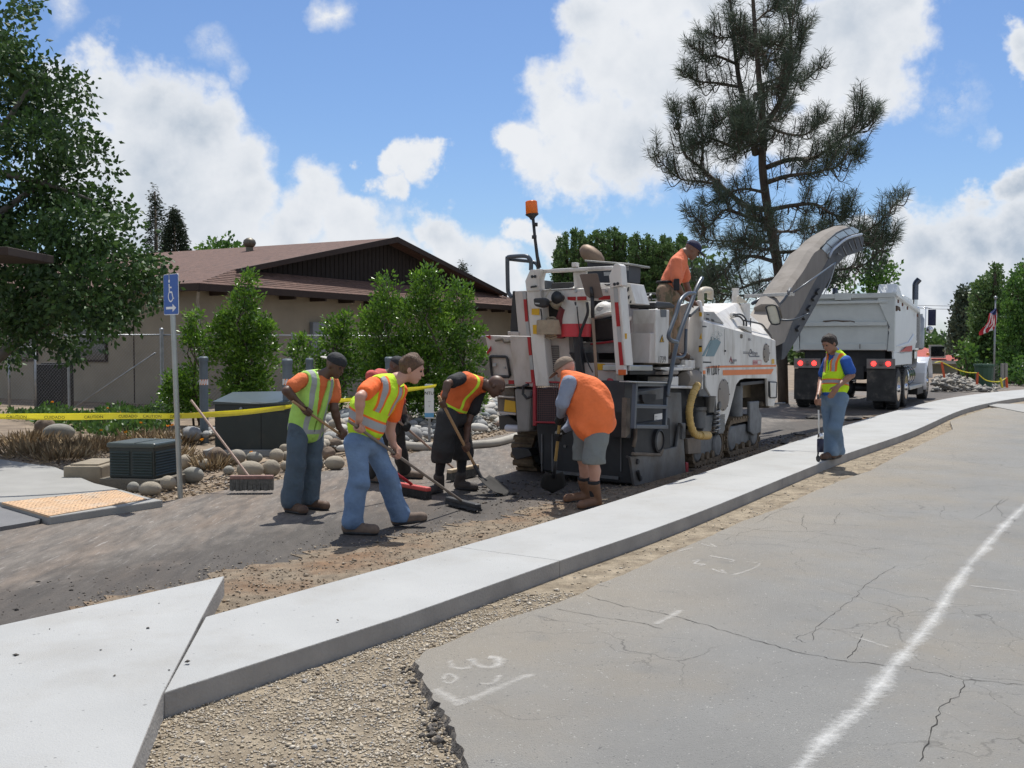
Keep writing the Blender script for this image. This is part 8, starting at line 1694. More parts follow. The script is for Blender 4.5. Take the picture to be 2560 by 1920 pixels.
def build_person(label, loc, J, cl):
    """J joints in world coordinates; cl clothing description"""
    t = thing('person', label, 'person', loc); f = cl['face']; lat_s = nrm(J['sr']-J['sl']); lat_h = nrm(J['hr']-J['hl']); pel = (J['hr']+J['hl'])/2; ch = (J['sr']+J['sl'])/2; neck = J['neck']; mid = (pel+ch)/2 + cl.get('belly_off', np.zeros(3))
    B_ = cl.get('build', 1.0); hp_, hs_, (hf, hl, hu) = head(J['head'], f, cl.get('hup', UP), cl.get('hb', 1.0)); sk = cl['skin']
    pr = list(hp_)
    pr += [cap(neck, J['head']-hu*.05-hf*.02, .058*B_**.5, .052), tor(pel, mid, .135*B_, .095*B_, lat_h, .13*B_, .09*B_), tor(mid, ch, .13*B_, .09*B_, lat_s, .15*B_, .095*B_), cap(ch, neck, .09, .06)]
    for s in 'rl':
        S_, E_, W_ = J['s'+s], J['e'+s], J['w'+s]; pr += [cap(S_, E_, .052*B_**.5, .040*B_**.5), cap(E_, E_*.65+W_*.35, .042*B_**.5, .040*B_**.5), cap(E_*.65+W_*.35, W_, .040*B_**.5, .027)]
        Hh, K_, A_ = J['h'+s], J['k'+s], J['a'+s]; cm_ = K_*.68+A_*.32 - nrm(J['t'+s]-A_)*.02; pr += [cap(Hh, K_, .080*B_, .055*B_**.5), cap(K_, cm_, .052*B_**.5, .054*B_**.5), cap(cm_, A_, .054*B_**.5, .036), cap(A_, A_-UP*.03, .034,.03)]
    for g in J['hands']: pr += g
    sobj('body', pr, sk, t, h=cl.get('bh', .0075), k=.02, sub=hs_, sm=1)
    for s in (-1,1): obj('eye', MB().ell(J['head']+hu*.012+hl*s*.031+hf*.083*cl.get('hb',1.0), (.010,.010,.010), 8, 6), m_eye, t, True)
    # boots
    for s in 'rl':
        A_, T_ = J['a'+s], J['t'+s]; d = nrm((T_-A_)*np.array([1,1,1 if cl.get('lift') == s else 0])); z0 = -.012; 
        if cl.get('lift') == s: dn = nrm(np.cross(np.cross(d, -UP), d)); heel = A_+dn*.055-d*.035; toe = heel+d*.225
        else: heel = np.array([A_[0]-d[0]*.04, A_[1]-d[1]*.04, z0+J.get('gz',0)+.04]); toe = heel+d*.235; dn = -UP
        sd = nrm(np.cross(d, dn)); bt = [cap(A_+(J['k'+s]-A_)*(cl.get('boot_h', .06)/.4), heel-dn*.02, .062, .054), cap(heel, toe, .042, .040), ell((heel+toe)/2-dn*.012, (.12,.046,.048), (d, sd, dn)), ell(toe-dn*.005, (.05,.047,.045), (d, sd, dn))]
        bo = sobj('boot', bt, cl['boot'], t, h=.008, k=.025, planes=[(heel+dn*.026, dn)], sm=1)
        so_ = [cap(heel+dn*.012-d*.0, toe+dn*.012, .045, .043), ell((heel+toe)/2+dn*.01, (.155,.052,.05), (d, sd, dn))]
        sobj('sole', so_, cl.get('sole', mdk), bo, h=.009, k=.02, planes=[(heel+dn*.040, dn), (heel+dn*.014, -dn)], sm=0)
    if 'socks' in cl:
        for s in 'rl': A_, K_ = J['a'+s], J['k'+s]; tp_ = A_+(K_-A_)*cl['sock_h']; sobj('sock', [cap(A_, tp_, .042*B_**.5, (.046 if cl['sock_h'] < .4 else .060)*B_**.5)], cl['socks'], t, h=.008, planes=[(tp_, nrm(K_-A_))], sm=0)
    # trousers
    P_ = []; tr = cl['leg']; kn = cl.get('leg_end', 1.0)
    P_ += [tor(pel-UP*.02, pel+nrm(mid-pel)*.10, .165*B_, .125*B_, lat_h, .155*B_, .115*B_)]
    pl = [(pel+nrm(mid-pel)*.13, nrm(mid-pel))]; w0, w1, w2 = cl.get('lw', (.098,.078,.082))
    if kn >= 1:
        for s in 'rl': P_ += [cap(J['h'+s]-UP*.02, J['k'+s], w0*B_, w1), cap(J['k'+s], J['a'+s]+UP*.0, w1, w2)]
        for s in 'rl':
            pass
    else:
        for s in 'rl': e = J['k'+s]+(J['a'+s]-J['k'+s])*cl.get('short', -.1); P_ += [cap(J['h'+s]-UP*.02, J['k'+s] if cl.get('short', -.1) > 0 else e, w0*B_, w1*B_)] + ([cap(J['k'+s], e, w1*B_, w2*B_)] if cl.get('short', -.1) > 0 else [])
    if kn >= 1: V, Q = sdf_mesh(P_, .009, .03, planes=pl + [(np.array([0,0,J.get('gz',0)+.035]), -UP)], fold=cl.get('pf', .0042)); zc_ = None
    else:
        zc_ = min(J['kr'][2], J['kl'][2]) + cl.get('cutz', .0); V, Q = sdf_mesh(P_, .009, .03, planes=pl+[(np.array([0,0,zc_]), -UP)], fold=cl.get('pf', .0042))
    V = smooth(V, Q, 1)
    if kn >= 1:
        pass
    obj('trousers' if kn >= 1 else 'shorts', None, tr, t, smooth=True, arrays=(V, Q))
    # shirt
    up_ = nrm(ch-mid); Sh = [tor(pel+nrm(mid-pel)*cl.get('hem', .04), mid, .165*B_, .125*B_, lat_h, .158*B_, .12*B_), tor(mid, ch-up_*.03, .158*B_, .12*B_, lat_s, .172*B_, .115*B_), cap(ch, neck-nrm(J['head']-neck)*.01, .10, .065)] + cl.get('extra', [])
    pls = [(pel-nrm(mid-pel)*cl.get('shirt_drop', .02), -nrm(mid-pel))]
    for s in 'rl':
        S_, E_, W_ = J['s'+s], J['e'+s], J['w'+s]
        if cl.get('long'): Sh += [cap(S_, E_, .070*B_**.5, .060*B_**.5), cap(E_, W_+(E_-W_)*.1, .058*B_**.5, .045)]
        else: Sh += [cap(S_, S_+(E_-S_)*cl.get('sleeve', .62), .068*B_**.5, .072*B_**.5)]
    so1 = sobj('shirt', Sh, cl['shirt'], t, h=.009, k=.035, sub=[cap(neck+nrm(J['head']-neck)*.025+nrm(J['head']-neck)*.06, J['head']+nrm(J['head']-neck)*.1, .075)], planes=pls, fold=cl.get('sf', .0022), sm=1, attrs=cl.get('shirt_attrs'))
    # vest
    if 'vest' in cl:
        e = cl.get('ve', .016); ax_ = ch-pel; Lx = np.linalg.norm(ax_); au = ax_/Lx; fr = nrm(np.cross(lat_s, au)); 
        if fr@f < 0: fr = -fr
        vd = cl.get('vdrop', .06); Vs = [tor(pel-nrm(mid-pel)*(vd-.12), mid, .165*B_+e+.008, .125*B_+e+.008, lat_h, .158*B_+e, .12*B_+e), tor(mid, ch-up_*.03, .158*B_+e, .12*B_+e, lat_s, .172*B_+e*.8, .115*B_+e)] + [('t' if q[0] == 't' else q[0],)+tuple(q[1:]) for q in cl.get('vextra', [])]
        Vs += [cap(ch+lat_s*.07, neck-up_*.02+lat_s*.04, .105, .07), cap(ch-lat_s*.07, neck-up_*.02-lat_s*.04, .105, .07)]
        sb = [cap(J['s'+s]+nrm(J['s'+s]-ch)*.02, J['e'+s], .082*B_**.5, .082*B_**.5) for s in 'rl'] + [cap(neck-up_*.01, J['head'], .078, .09)] + cl.get('vsub', [])
        fr_ = dict(P=pel, au=au, L=Lx, lat=lat_s, fr=fr)
        if cl.get('open'):
            w_o = cl['open']
            def wedge(X, Y, Z, fr_=fr_, w_o=w_o):
                P = fr_['P']; hh = ((X-P[0])*fr_['au'][0]+(Y-P[1])*fr_['au'][1]+(Z-P[2])*fr_['au'][2])/fr_['L']; l = (X-P[0])*fr_['lat'][0]+(Y-P[1])*fr_['lat'][1]+(Z-P[2])*fr_['lat'][2]; q = (X-P[0])*fr_['fr'][0]+(Y-P[1])*fr_['fr'][1]+(Z-P[2])*fr_['fr'][2]
                return np.maximum(np.abs(l)-np.clip(w_o[0]+w_o[1]*(hh-w_o[2]), 0.0 if w_o[0] < .02 else .02, .2), -q)
            sb.append(wedge)
        def loc_(V, fr_=fr_): q = V-fr_['P']; return (q@fr_['au'])/fr_['L'], q@fr_['lat'], q@fr_['fr']
        at = {nm: (lambda V, fn=fn: fn(*loc_(V))) for nm, fn in cl['bands'].items()}
        sobj('vest', Vs, cl['vest'], t, h=.0085, k=.03, sub=sb, planes=[(pel-nrm(mid-pel)*vd, -nrm(mid-pel)+cl.get('tilt', np.zeros(3)))], fold=cl.get('vf', .003), attrs=at, sm=1)
    # head gear / hair
    H = J['head']; b = cl.get('hb', 1.0)
    if cl.get('hair') is not None:
        sobj('hair', [ell(H+hu*.036*b-hf*.016, (.108*b,.085*b,.098*b), (hf,hl,hu)), ell(H-hf*.05-hu*.01, (.06,.073,.075), (hf,hl,hu))], cl['hair'], t, h=.007, k=.02, planes=[(H+hf*.055+hu*.035, nrm(hf*1.0-hu*.75)), (H-hu*.055, -hu)], fold=.003, fs=2.2)
    if cl.get('cap') is not None:
        cp = sobj('cap', [ell(H+hu*.045*b-hf*.008, (.108*b,.086*b,.085*b), (hf,hl,hu))], cl['cap'], t, h=.006, k=.02, planes=[(H+hu*.035, -hu)], sm=1)
        vdn = hf*cl.get('vis', 1); vis = sobj('visor', [ell(H+hu*.038+vdn*.125*b-hu*.012, (.072,.068,.010), (nrm(vdn-hu*.22),hl,nrm(hu+vdn*.22)))], cl.get('vism', cl['cap']), cp, h=.006, k=.01, sm=0)
    if cl.get('gloves') is not None:
        gl_ = []
        for g, W_, E_ in zip(J['hands'], (J['wr'], J['wl']), (J['er'], J['el'])):
            q = [(p[0], p[1], p[2], p[3]+.005, p[4]+.005) + tuple(p[5:]) if p[0] == 'c' else (('e', p[1], p[2]+.005, p[3])+tuple(p[4:])) for p in g]
            sobj('glove', q + [cap(W_, W_+nrm(E_-W_)*.05, .036, .042)], cl['gloves'], t, h=.0075, k=.01)
    return t
# --- skin and cloth
sk_dk = mat('dark_brown_skin', (.10,.052,.033), .5, var=.08, vs=12, sub=0); sk_br = mat('tanned_skin', (.27,.135,.085), .5, var=.08, vs=12); sk_lt = mat('light_skin', (.46,.25,.18), .5, var=.07, vs=12); sk_md = mat('brown_skin', (.17,.085,.052), .5, var=.08, vs=12)
def cloth(n, c, **k): return mat(n, c, .85, var=k.pop('var', .12), vs=k.pop('vs', 5), bump=.85, bs=15, **k)
dn1 = cloth('dark_denim', (.075,.105,.135), col2=(.05,.07,.09), s2=3); dn2 = cloth('light_blue_denim', (.15,.235,.37), col2=(.09,.15,.26), mix2=(.4,.65), s2=2.2); dn3 = cloth('faded_denim', (.13,.20,.29), col2=(.22,.29,.36), mix2=(.5,.75), s2=3)
bt1 = mat('brown_boot', (.095,.055,.035), .7, var=.25, vs=14); bt2 = mat('tan_boot', (.17,.085,.045), .65, var=.2, vs=14); bt3 = mat('dusty_boot', (.14,.10,.075), .8, var=.2, vs=14); blk_c = cloth('black_cloth', (.017,.017,.019)); blk_s = cloth('dark_shorts', (.028,.027,.027)); gry_s = cloth('grey_green_shorts', (.17,.18,.17)); khk = cloth('camouflage_khaki', (.30,.20,.13), col2=(.14,.12,.07), mix2=(.48,.56), s2=9)
org1 = cloth('orange_tee', (.68,.16,.05)); org2 = cloth('bright_orange_tee', (.85,.14,.02)); org3 = cloth('salmon_orange_tee', (.72,.19,.09)); red1 = cloth('red_tee', (.50,.08,.07)); blu1 = cloth('royal_blue_tee', (.02,.09,.36)); gry1 = cloth('blue_grey_sleeve', (.22,.25,.32)); org4 = cloth('orange_vest_cloth', (.80,.17,.045))
LIME, SIL, ORB = (.42,.72,.05), (.33,.34,.34), (.82,.17,.02)
vA = cloth('pale_lime_vest', (.40,.66,.13), col2=(.30,.5,.1), mix2=(.55,.8)); attr_layers(vA, [('b_silver', SIL)])
vB = cloth('lime_yellow_vest', (.50,.74,.02)); attr_layers(vB, [('b_orange', ORB), ('b_silver', SIL)])
vD = cloth('orange_mesh_vest', (.66,.13,.03)); attr_layers(vD, [('b_lime', (.55,.80,.04)), ('b_line', (.7,.12,.02))])
vE = org4; vG = cloth('bright_lime_vest', (.55,.82,.015)); attr_layers(vG, [('b_orange', ORB), ('b_silver', SIL)])
hair_b = mat('brown_hair', (.10,.055,.03), .7, var=.4, vs=60, bump=.8, bs=90, stretch=(1,1,.3)); hair_k = mat('dark_hair', (.03,.02,.015), .7, var=.4, vs=60, bump=.8, bs=90)
cap_k = cloth('black_cap', (.02,.021,.025)); cap_g = cloth('pale_grey_visor', (.42,.40,.38), col2=(.1,.1,.1), s2=14); cap_n = cloth('navy_cap', (.018,.02,.055)); cap_o = cloth('olive_tan_cap', (.20,.15,.11)); glv = cloth('black_glove', (.015,.015,.016)); glv2 = cloth('worn_glove', (.16,.13,.11))
def on(p0, p1, t): return p0+(p1-p0)*t
gnd = lambda p, z: np.array([p[0], p[1], z])
def toe(p, px, py, f, Y, z=.03): q = f(px, py, Y); return gnd(q, z)
# ---------- tools first (their handles fix the hands)
def broom(label, head_c, head_d, hw, top, base, mhead, mbr, mhnd, bh=.10, tilt=0, r=.0135, group=None, name='push_broom', tail=None):
    t = thing(name, label, 'broom', gnd(head_c, 0)); hd = nrm(head_d)*hw; up = np.array([0,0,1.]); bk = obj('block', MB().bar(head_c-hd, head_c+hd, .07, .045), mhead, t, bevel=.012)
    br = MB(); n = 22
    for i in range(n):
        for j in range(4):
            p = head_c-hd+2*hd*(i+.5)/n + nrm(np.cross(hd, up))*(j-1.5)*.018; br.bar(p-up*.02, p-up*(bh+rng.uniform(-.008,.008))+nrm(np.cross(hd, up))*(j-1.5)*.008+nrm(hd)*rng.uniform(-.006,.006), .019, .019, (1,0,.1))
    b = obj('bristles', br, mbr, t); b['kind'] = 'stuff'
    obj('handle', MB().tube([base, top], r, 10), mhnd, t, True, auto=40); return t
# worker A with the red broom
A0_h, A0_b = z2(330, 500, 9.75), z2(1180, 1108, 10.95); A0_b[2] = .115
dA = nrm(A0_b-A0_h)
rbm = mat('red_broom_block', (.45,.06,.05), .6); brb = mat('dark_bristle', (.03,.028,.027), .85, var=.4, vs=30)
hA = broom('red block push broom with orange handle pushed by the lime vest worker in dark jeans', gnd(A0_b, .095), (z2(1310,1150,10.7)-z2(1095,1085,11.1))*np.array([1,1,0]), .30, A0_h-dA*.10, A0_b, rbm, brb, mwood)
obj('brace', MB().tube([A0_b-dA*.02, A0_b-dA*.38], .017, 8), mat('red_ferrule',(.35,.02,.03),.5), hA, True)
gA1, gA2 = A0_h+dA*.10, z2(640, 722, 0) if False else A0_h+dA*.82
def P_A():
    sr, sl = z2(345,300,9.86), z2(575,318,10.12); er = z2(230,385,9.72); wr = z2(345,500,9.72); el = z2(590,520,10.08); g1 = A0_h+dA*np.dot(z2(390,560,9.8)-A0_h, dA); g2 = A0_h+dA*np.dot(z2(648,722,10.15)-A0_h, dA); wl = g2+nrm(el-g2)*.085; wr = g1+nrm(er-g1)*.085
    J = dict(sr=sr, sl=sl, er=er, el=el, wr=wr, wl=wl, neck=z2(500,272,10.0), head=z2(600,196,9.98), hr=z2(320,660,9.95), hl=z2(425,660,10.16), kr=z2(300,925,9.88), kl=z2(430,925,10.1), ar=gnd(z2(265,1205,9.9),.10), al=gnd(z2(402,1205,10.12),.10))
    J['tr'] = gnd(z2(370,1300,9.75), .03); J['tl'] = gnd(z2(560,1260,10.0), .03); J['hands'] = [grip(g1, dA, wr, 1), grip(g2, dA, wl, -1)]
    sil = lambda h, l, q: np.where(q > -.05, np.minimum(np.abs(np.abs(l)-.105)-.024, 9), np.abs(l)+9*0+9)
    band = lambda h, l, q: np.minimum(sil(h, l, q), np.abs(h-.02)-.045)
    build_person('worker in pale lime vest, dark jeans and backwards grey black cap, leftmost of the crew', gnd(J['hr'], 0), J, dict(face=nrm([.78,-.45,-.42]), hup=nrm([.35,-.15,1]), skin=sk_dk, boot=bt1, leg=dn1, lw=(.105,.09,.10), shirt=org1, vest=vA, ve=.028, vf=.004, vdrop=.12, tilt=np.array([-.25,0,-.0]), open=(.012,.05,.3), bands=dict(b_silver=band), cap=cap_k, vis=-1, vism=cap_g, hb=1.02, boot_h=.05, sleeve=.55))
P_A()
# worker B, stepping, with wide squeegee broom
B_t, B_b = z2(722, 628, 8.55), z2(1560,1232,10.1); B_b = np.array([B_b[0],B_b[1],.06]); B_t = A(877,1056,8.42); dB = nrm(B_b-B_t)
b_hd = (G(1220,1281)-G(1112,1253))*np.array([1,1,0]); hB = broom('wide asphalt lute with grey wooden handle held by the teenage worker in blue jeans', gnd(B_b,.055), b_hd, .30, B_t-dB*.03, B_b, mdk, mdk, mat('grey_worn_handle',(.20,.165,.135),.7,var=.15), bh=.05, name='asphalt_lute')
def P_B():
    lat = nrm([.25,-1,0]); sr, sl = z2(885,335,8.72), z2(1075,385,9.02); er = z2(785,430,8.46); el = z2(1010,690,9.05); g1 = on(B_t,B_b,.085); g1 = B_t+dB*.13; g2 = B_t+dB*np.dot(z2(1035,850,9.05)-B_t, dB)
    wr = g1+nrm(er-g1)*.085; wl = g2+nrm(el-g2)*.085
    J = dict(sr=sr, sl=sl, er=er, el=el, wr=wr, wl=wl, neck=z2(1055,300,8.9), head=z2(1178,225,8.92), hr=z2(760,760,8.72), hl=z2(870,750,8.95), kr=z2(775,1060,8.72), kl=z2(985,1020,9.0), ar=gnd(z2(725,1405,8.75),.10), al=z2(1085,1315,9.1))
    J['tr'] = gnd(z2(920,1440,8.7), .03); J['tl'] = z2(1270,1290,9.1); J['hands'] = [grip(g1, dB, wr, 1), grip(g2, dB, wl, -1)]
    hb = lambda h, l, q: np.abs(h-.34+.15*q)
    bo = lambda h, l, q: np.minimum(np.where((h > .1), hb(h,l,q)-.105, 9), np.where((h > .55) & (q > .02), np.abs(np.abs(l)-.09)-.042, 9)); bs_ = lambda h, l, q: np.minimum(hb(h,l,q)-.068, np.where((h > .55) & (q > .02), np.abs(np.abs(l)-.09)-.022, 9))
    build_person('young bare headed worker in orange shirt, lime vest and light blue jeans, stepping forward', gnd(J['hr'], 0), J, dict(face=nrm([.93,-.12,-.28]), hup=nrm([.2,0,1]), skin=sk_lt, boot=bt3, leg=dn2, lw=(.102,.082,.092), shirt=org2, shirt_drop=.06, vest=vB, ve=.026, vdrop=-.015, vf=.004, bands=dict(b_orange=bo, b_silver=bs_), hair=hair_b, lift='l', belly_off=np.array([-.05,0,.03]), sleeve=.6, hb=1.03))
P_B()
# worker C behind B
C_t, C_b = z2(1060,600,12.0), z3(345,1240,12.4); C_b[2] = .12; dC_ = nrm(C_b-C_t)
broom('pale block push broom of the half hidden red worker, lying behind the shovelling man', gnd(C_b,.115)+np.array([.12,.0,0]), (z3(480,1195,12.6)-z3(250,1300,12.1))*np.array([1,1,0]), .33, C_t, C_b, mat('pale_wood_block',(.46,.36,.24),.7), mat('grey_bristle',(.10,.095,.085),.9,var=.4,vs=30), mat('pinkish_handle',(.38,.26,.20),.6), bh=.11)
def P_C():
    g1 = C_t+dC_*.35; g2 = C_t+dC_*np.dot(z2(1140,672,12.0)-C_t, dC_) ; sr, sl = z2(870,272,11.9), z2(1010,285,12.2); er = z2(900,440,11.85); el = z2(1110,520,12.15); wl = g2+nrm(el-g2)*.085; g1 = g2-dC_*.30; wr = g1+nrm(er-g1)*.085
    J = dict(sr=sr, sl=sl, er=er, el=el, wr=wr, wl=wl, neck=z2(990,265,12.05), head=z2(1065,205,12.05), hr=z2(960,640,12.0), hl=z2(1060,640,12.2), kr=z2(925,850,11.95), kl=z2(1085,830,12.2), ar=gnd(z2(885,1030,12.1),.10), al=gnd(z2(1120,1005,12.45),.10))
    J['tr'] = gnd(z2(960,1080,12.0), .03); J['tl'] = gnd(z2(1240,1020,12.4), .03); J['hands'] = [grip(g1, dC_, wr, 1), grip(g2, dC_, wl, -1)]
    build_person('worker in red shirt and black cap mostly hidden behind the young worker', gnd(J['hr'],0), J, dict(face=nrm([.85,-.2,-.5]), hup=nrm([.4,0,1]), skin=sk_dk, boot=bt3, leg=blk_s, shirt=red1, cap=cap_k, gloves=glv, hb=1.0, sleeve=.75))
P_C()
# leaning broom on the left verge
Lh, Lb = A(440+200/5.267, 960+215/5.267, 11.75), A(440+965/5.267, 960+1260/5.267, 11.55); bb_ = G(440+1000/5.267, 960+1425/5.267, 0)
broom('push broom left standing alone on the verge with its pinkish handle leaning left', np.array([bb_[0], bb_[1], .165]), (1,.05,0), .235, A(440+200/5.267, 960+215/5.267, bb_[1]+.5), np.array([A(440+965/5.267,1199,bb_[1])[0], bb_[1], .17]), mat('worn_red_block',(.22,.12,.10),.7,var=.3,vs=20), mat('grey_bristle'), mat('pinkish_handle'), bh=.14)
# worker D with shovel
D_t, D_k = z3(232,560,10.82), z3(600,1195,11.2); D_b = np.array([D_k[0], D_k[1], .17]); dD = nrm(D_b-D_t)
def shovel(label, top, kn, tip, mh, wide=.13):
    t = thing('shovel', label, 'shovel', gnd(kn,0)); obj('handle', MB().tube(spline([top, on(top,kn,.5), on(top,kn,.85), kn], 4), .0165, 10), mh, t, True)
    d = nrm(tip-kn); s = nrm(np.cross(d, UP)); obj('socket', MB().tube([kn-nrm(kn-top)*.18*1, kn, kn+d*.08], .021, 10), mdk, t, True); L_ = np.linalg.norm(tip-kn); V = []; n = 7
    for i in range(9):
        u = i/8; w = wide*(.72+.35*math.sin(u*2.2)) * (1 if u < .7 else math.sqrt(max(.02, 1-((u-.7)/.32)**2)))
        for j in range(n): v = j/(n-1)*2-1; V.append(kn+d*(.04+u*L_)+s*v*w+UP*(.028*v*v+.012*(1-u)))
    Fc = [(i*n+j, i*n+j+1, (i+1)*n+j+1, (i+1)*n+j) for i in range(8) for j in range(n-1)]; b = obj('blade', MB()._add(V, Fc), mat('black_blade',(.03,.028,.026),.9,.0,var=.3), t, True); q = b.modifiers.new('s','SOLIDIFY'); q.thickness = .005; return t
shovel('round shovel with brown wooden handle used by the bald man in black', D_t-dD*.06, gnd(D_k,.16), gnd(z3(800,1345,11.0),.01), mwood)
def P_D():
    sr, sl = z3(405,350,11.15), z3(590,470,11.5); er = z3(290,405,10.9); g1 = D_t+dD*.04; g2 = D_t+dD*np.dot(z3(445,935,11.2)-D_t, dD); el = z3(478,760,11.4)
    wr = g1+nrm(er-g1)*.085; wl = g2+nrm(el-g2)*.085
    J = dict(sr=sr, sl=sl, er=er, el=el, wr=wr, wl=wl, neck=z3(620,400,11.35), head=z3(735,430,11.32), hr=z3(290,700,11.2), hl=z3(400,700,11.5), kr=z3(245,1010,11.15), kl=z3(430,1000,11.45), ar=gnd(z3(205,1275,11.3),.10), al=gnd(z3(415,1265,11.5),.10))
    J['tr'] = gnd(z3(120,1370,11.05), .03); J['tl'] = gnd(z3(560,1340,11.35), .03); J['hands'] = [grip(g1, dD, wr, 1), grip(g2, dD, wl, -1)]
    lm = lambda h, l, q: np.minimum(np.minimum(np.abs(h-.10)-.035, np.abs(h-.26)-.035), np.where(h > .26, np.abs(np.abs(l)-.10)-.018, 9))
    build_person('bald worker bending in black shirt, orange vest with lime bands and black long shorts', gnd(J['hr'],0), J, dict(face=nrm([.72,-.2,-.72]), hup=nrm([.75,0,.75]), skin=sk_dk, boot=mat('dark_boot',(.05,.04,.035),.75,var=.2,vs=14), leg=blk_s, leg_end=.5, short=.22, cutz=-.13, lw=(.12,.115,.12), socks=blk_c, sock_h=.75, shirt=blk_c, vest=vD, ve=.02, vf=.005, vdrop=-.02, bands=dict(b_lime=lm, b_line=lambda h,l,q: np.abs(h-.18)-.006), sleeve=.6, belly_off=np.array([-.06,0,.06]), hb=1.02))
P_D()
# worker E, big man in orange at the drum
E_t, E_b = zB_(925,560,10.5), zB_(855,1200,11.0); dE = nrm(E_b-E_t)
shovel('long shovel with pale handle used by the heavy man in the orange vest', E_t-dE*.05, on(E_t,E_b,1.0), gnd(zB_(840,1300,11.15),.03), mat('yellow_wood_handle',(.42,.28,.10),.6,var=.2))
def P_E():
    sr, sl = zB_(1270,190,10.35), zB_(1030,170,10.15); el = zB_(950,400,10.15); g1 = E_t+dE*np.dot(zB_(920,600,10.5)-E_t, dE); g2 = E_t+dE*np.dot(zB_(905,850,10.6)-E_t, dE); er = zB_(1080,640,10.75); sr = zB_(1130,210,10.6)
    wl = g1+nrm(el-g1)*.085; wr = g2+nrm(er-g2)*.085
    J = dict(sr=sr, sl=sl, er=er, el=el, wr=wr, wl=wl, neck=zB_(1010,75,10.4), head=zB_(985,20,10.42), hr=zB_(1225,660,10.55), hl=zB_(1365,660,10.25), kr=zB_(1190,1060,10.5), kl=zB_(1305,1075,10.15), ar=gnd(zB_(1195,1350,10.6),.12), al=gnd(zB_(1315,1400,10.2),.12))
    J['tr'] = gnd(zB_(1010,1460,10.5), .03); J['tl'] = gnd(zB_(1110,1580,10.0), .03); J['hands'] = [grip(g2, dE, wr, 1), grip(g1, dE, wl, -1)]
    bel = zB_(1250,420,10.3)
    build_person('heavy worker seen from behind in plain orange vest, grey sleeves and shorts at the machine', gnd(J['hl'],0), J, dict(face=nrm([-.75,.35,-.5]), hup=nrm([-.35,.1,1]), skin=sk_lt, boot=bt2, leg=gry_s, leg_end=.5, short=-.05, cutz=.0, lw=(.105,.10,.10), socks=blk_c, sock_h=.42, boot_h=.12, build=1.15, shirt=gry1, long=True, vest=vE, ve=.03, vf=.0065, vdrop=.10, bands={}, cap=cap_o, hb=1.03, gloves=glv, vextra=[ell(bel, (.205,.18,.30))+('.08',), ell(on(bel, J['hl'], .65), (.205,.185,.26))+('.08',)], belly_off=np.array([-.02,-.02,.04])))
P_E()
# operator F
def P_F():
    sr, sl = z4_(1810,640,13.15), z4_(1860,640,13.5); er = z4_(1805,850,13.1); wr = z4_(1885,965,13.15); el = z4_(1900,850,13.55); wl = z4_(1950,1000,13.5); dz = 1.42
    hr, hl = z4_(1700,900,13.2), z4_(1770,900,13.45)
    J = dict(sr=sr, sl=sl, er=er, el=el, wr=wr, wl=wl, neck=z4_(1885,560,13.33), head=z4_(1958,538,13.33), hr=hr, hl=hl, kr=np.array([hr[0]+.02,13.15,dz+.48]), kl=np.array([hl[0]+.02,13.45,dz+.48]), ar=np.array([hr[0],13.2,dz+.10]), al=np.array([hl[0],13.45,dz+.10]), gz=dz+.012)
    J['tr'] = J['ar']+np.array([.15,0,-.06]); J['tl'] = J['al']+np.array([.15,0,-.06]); J['hands'] = [relaxed(wr, (.6,.0,-.5), (0,0,-1), .6), relaxed(wl, (.6,.0,-.5), (0,0,-1), .6, -1)]
    build_person('operator in salmon orange shirt, khaki trousers and navy cap standing on the milling machine', np.array([hr[0],13.3,dz]), J, dict(face=nrm([.85,-.15,-.55]), hup=nrm([.45,0,1]), skin=sk_md, boot=bt1, leg=khk, shirt=org3, shirt_drop=-.03, sleeve=.72, cap=cap_n, hb=1.02, build=1.0, lw=(.10,.08,.085)))
    b = (J['hr']+J['hl'])/2+UP*.10; bl = MB(); ax1 = nrm(J['hr']-J['hl']); ax2 = np.cross(ax1, UP)
    bl.tube([b+.165*math.cos(a)*ax1*1.03+.135*math.sin(a)*ax2 for a in np.linspace(0,6.2832,25)], .019, 6); par = [o for o in bpy.data.objects if o.type == 'EMPTY' and o.get('label','').startswith('operator in salmon')][0]
    obj('belt', bl, blk_c, par, True); obj('phone_pouch', MB().box(b[0]+.02,b[0]+.09,12.98,13.03,b[2]-.13,b[2]+.02), blk_c, par, bevel=.01)
P_F()
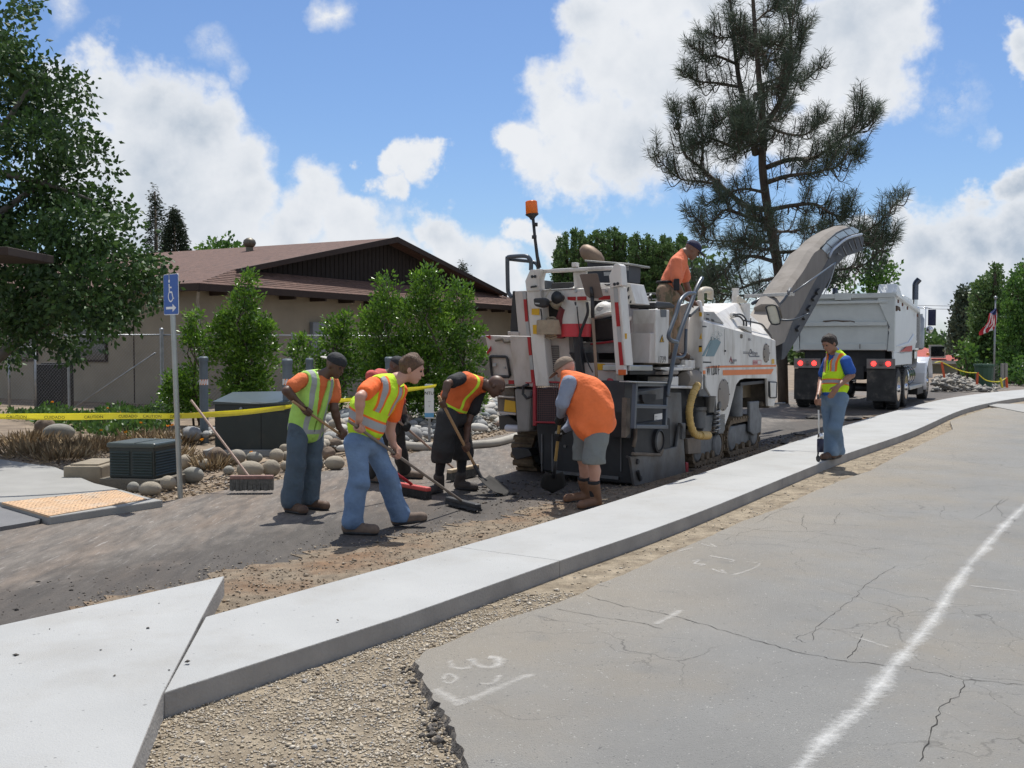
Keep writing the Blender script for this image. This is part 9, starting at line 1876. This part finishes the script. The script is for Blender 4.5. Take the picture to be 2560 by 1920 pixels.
# standing man G and his marking wand
gzW = .11
def P_G():
    f = zF_; w_top, w_bot = f(604,850,13.25), f(612,1190,13.25); g1 = on(w_top, w_bot, .0)
    sr, sl = f(705,430,13.78), f(890,428,13.38); er = f(640,610,13.86); wr = f(608,770,13.45); el = f(950,570,13.35); wl = f(805,690,13.22)
    J = dict(sr=sr, sl=sl, er=er, el=el, wr=wr, wl=wl, neck=f(765,325,13.55), head=f(722,250,13.5), hr=f(705,800,13.62), hl=f(830,800,13.42), kr=f(725,1110,13.55), kl=f(785,1100,13.42), ar=gnd(f(735,1385,13.5),.10+gzW), al=gnd(f(800,1375,13.62),.10+gzW), gz=gzW+.012)
    J['tr'] = gnd(f(600,1430,13.25), .14); J['tl'] = gnd(f(745,1400,13.45), .14); J['hands'] = [grip(w_top, nrm(w_bot-w_top), wr, 1), relaxed(wl, f(745,775,13.22)-wl, (0.3,.8,0), .25)]
    hb = lambda h: np.abs(h-.40); bo = lambda h,l,q: np.minimum(hb(h)-.075, np.where((h > .66) & (h < 1.2) & (q > 0), np.abs(np.abs(l)-.085)-.04, 9)); bs_ = lambda h,l,q: np.minimum(hb(h)-.042, np.where((h > .66) & (h < 1.2) & (q > 0), np.abs(np.abs(l)-.085)-.018, 9))
    build_person('dark haired man in blue shirt, lime vest and faded jeans standing on the concrete walk', gnd(J['hr'],.11), J, dict(face=nrm([-.80,-.45,-.38]), hup=nrm([-.2,0,1]), skin=sk_br, boot=bt1, leg=dn3, lw=(.100,.080,.098), shirt=blu1, vest=vG, ve=.022, vdrop=-.02, vf=.004, open=(.0,.12,.60), bands=dict(b_orange=bo, b_silver=bs_), hair=hair_k, hb=1.02, sleeve=.68, build=1.03))
    t = thing('marking_wand', 'white wheeled paint marking wand held by the man on the concrete walk', 'marking wand', gnd(w_bot,.11))
    obj('shaft', MB().tube([w_top-nrm(w_bot-w_top)*.08, w_bot+nrm(w_bot-w_top)*.05], .011, 8), mat('white_shaft',(.6,.6,.58),.5), t, True); c = f(626,1250,13.25)
    obj('grip', MB().tube([w_top-nrm(w_bot-w_top)*.10, w_top+nrm(w_bot-w_top)*.10], .016, 8), mdk, t, True)
    obj('paint_can', MB().lathe(c+UP*.10, -UP, [(0,.02),(.02,.035),(.10,.036)], 14), tchr, t, True); obj('can_holder', MB().lathe(c+UP*.02, -UP, [(0,.042),(.17,.042)], 14), mat('navy_holder',(.012,.016,.045),.5), t, True)
    obj('fork', MB().bar(f(612,1190,13.25), f(606,1340,13.25), .015, .03, Fm), mdk, t); w = f(597,1400,13.22); w[2] = .11+.038; obj('wheel', MB().tube([f(608,1330,13.25), w], .012, 6), mdk, t); obj('wheel', MB().lathe(w, (1,.3,0), [(0,.0375),(.02,.0375)], 16), mdk, t)
P_G()
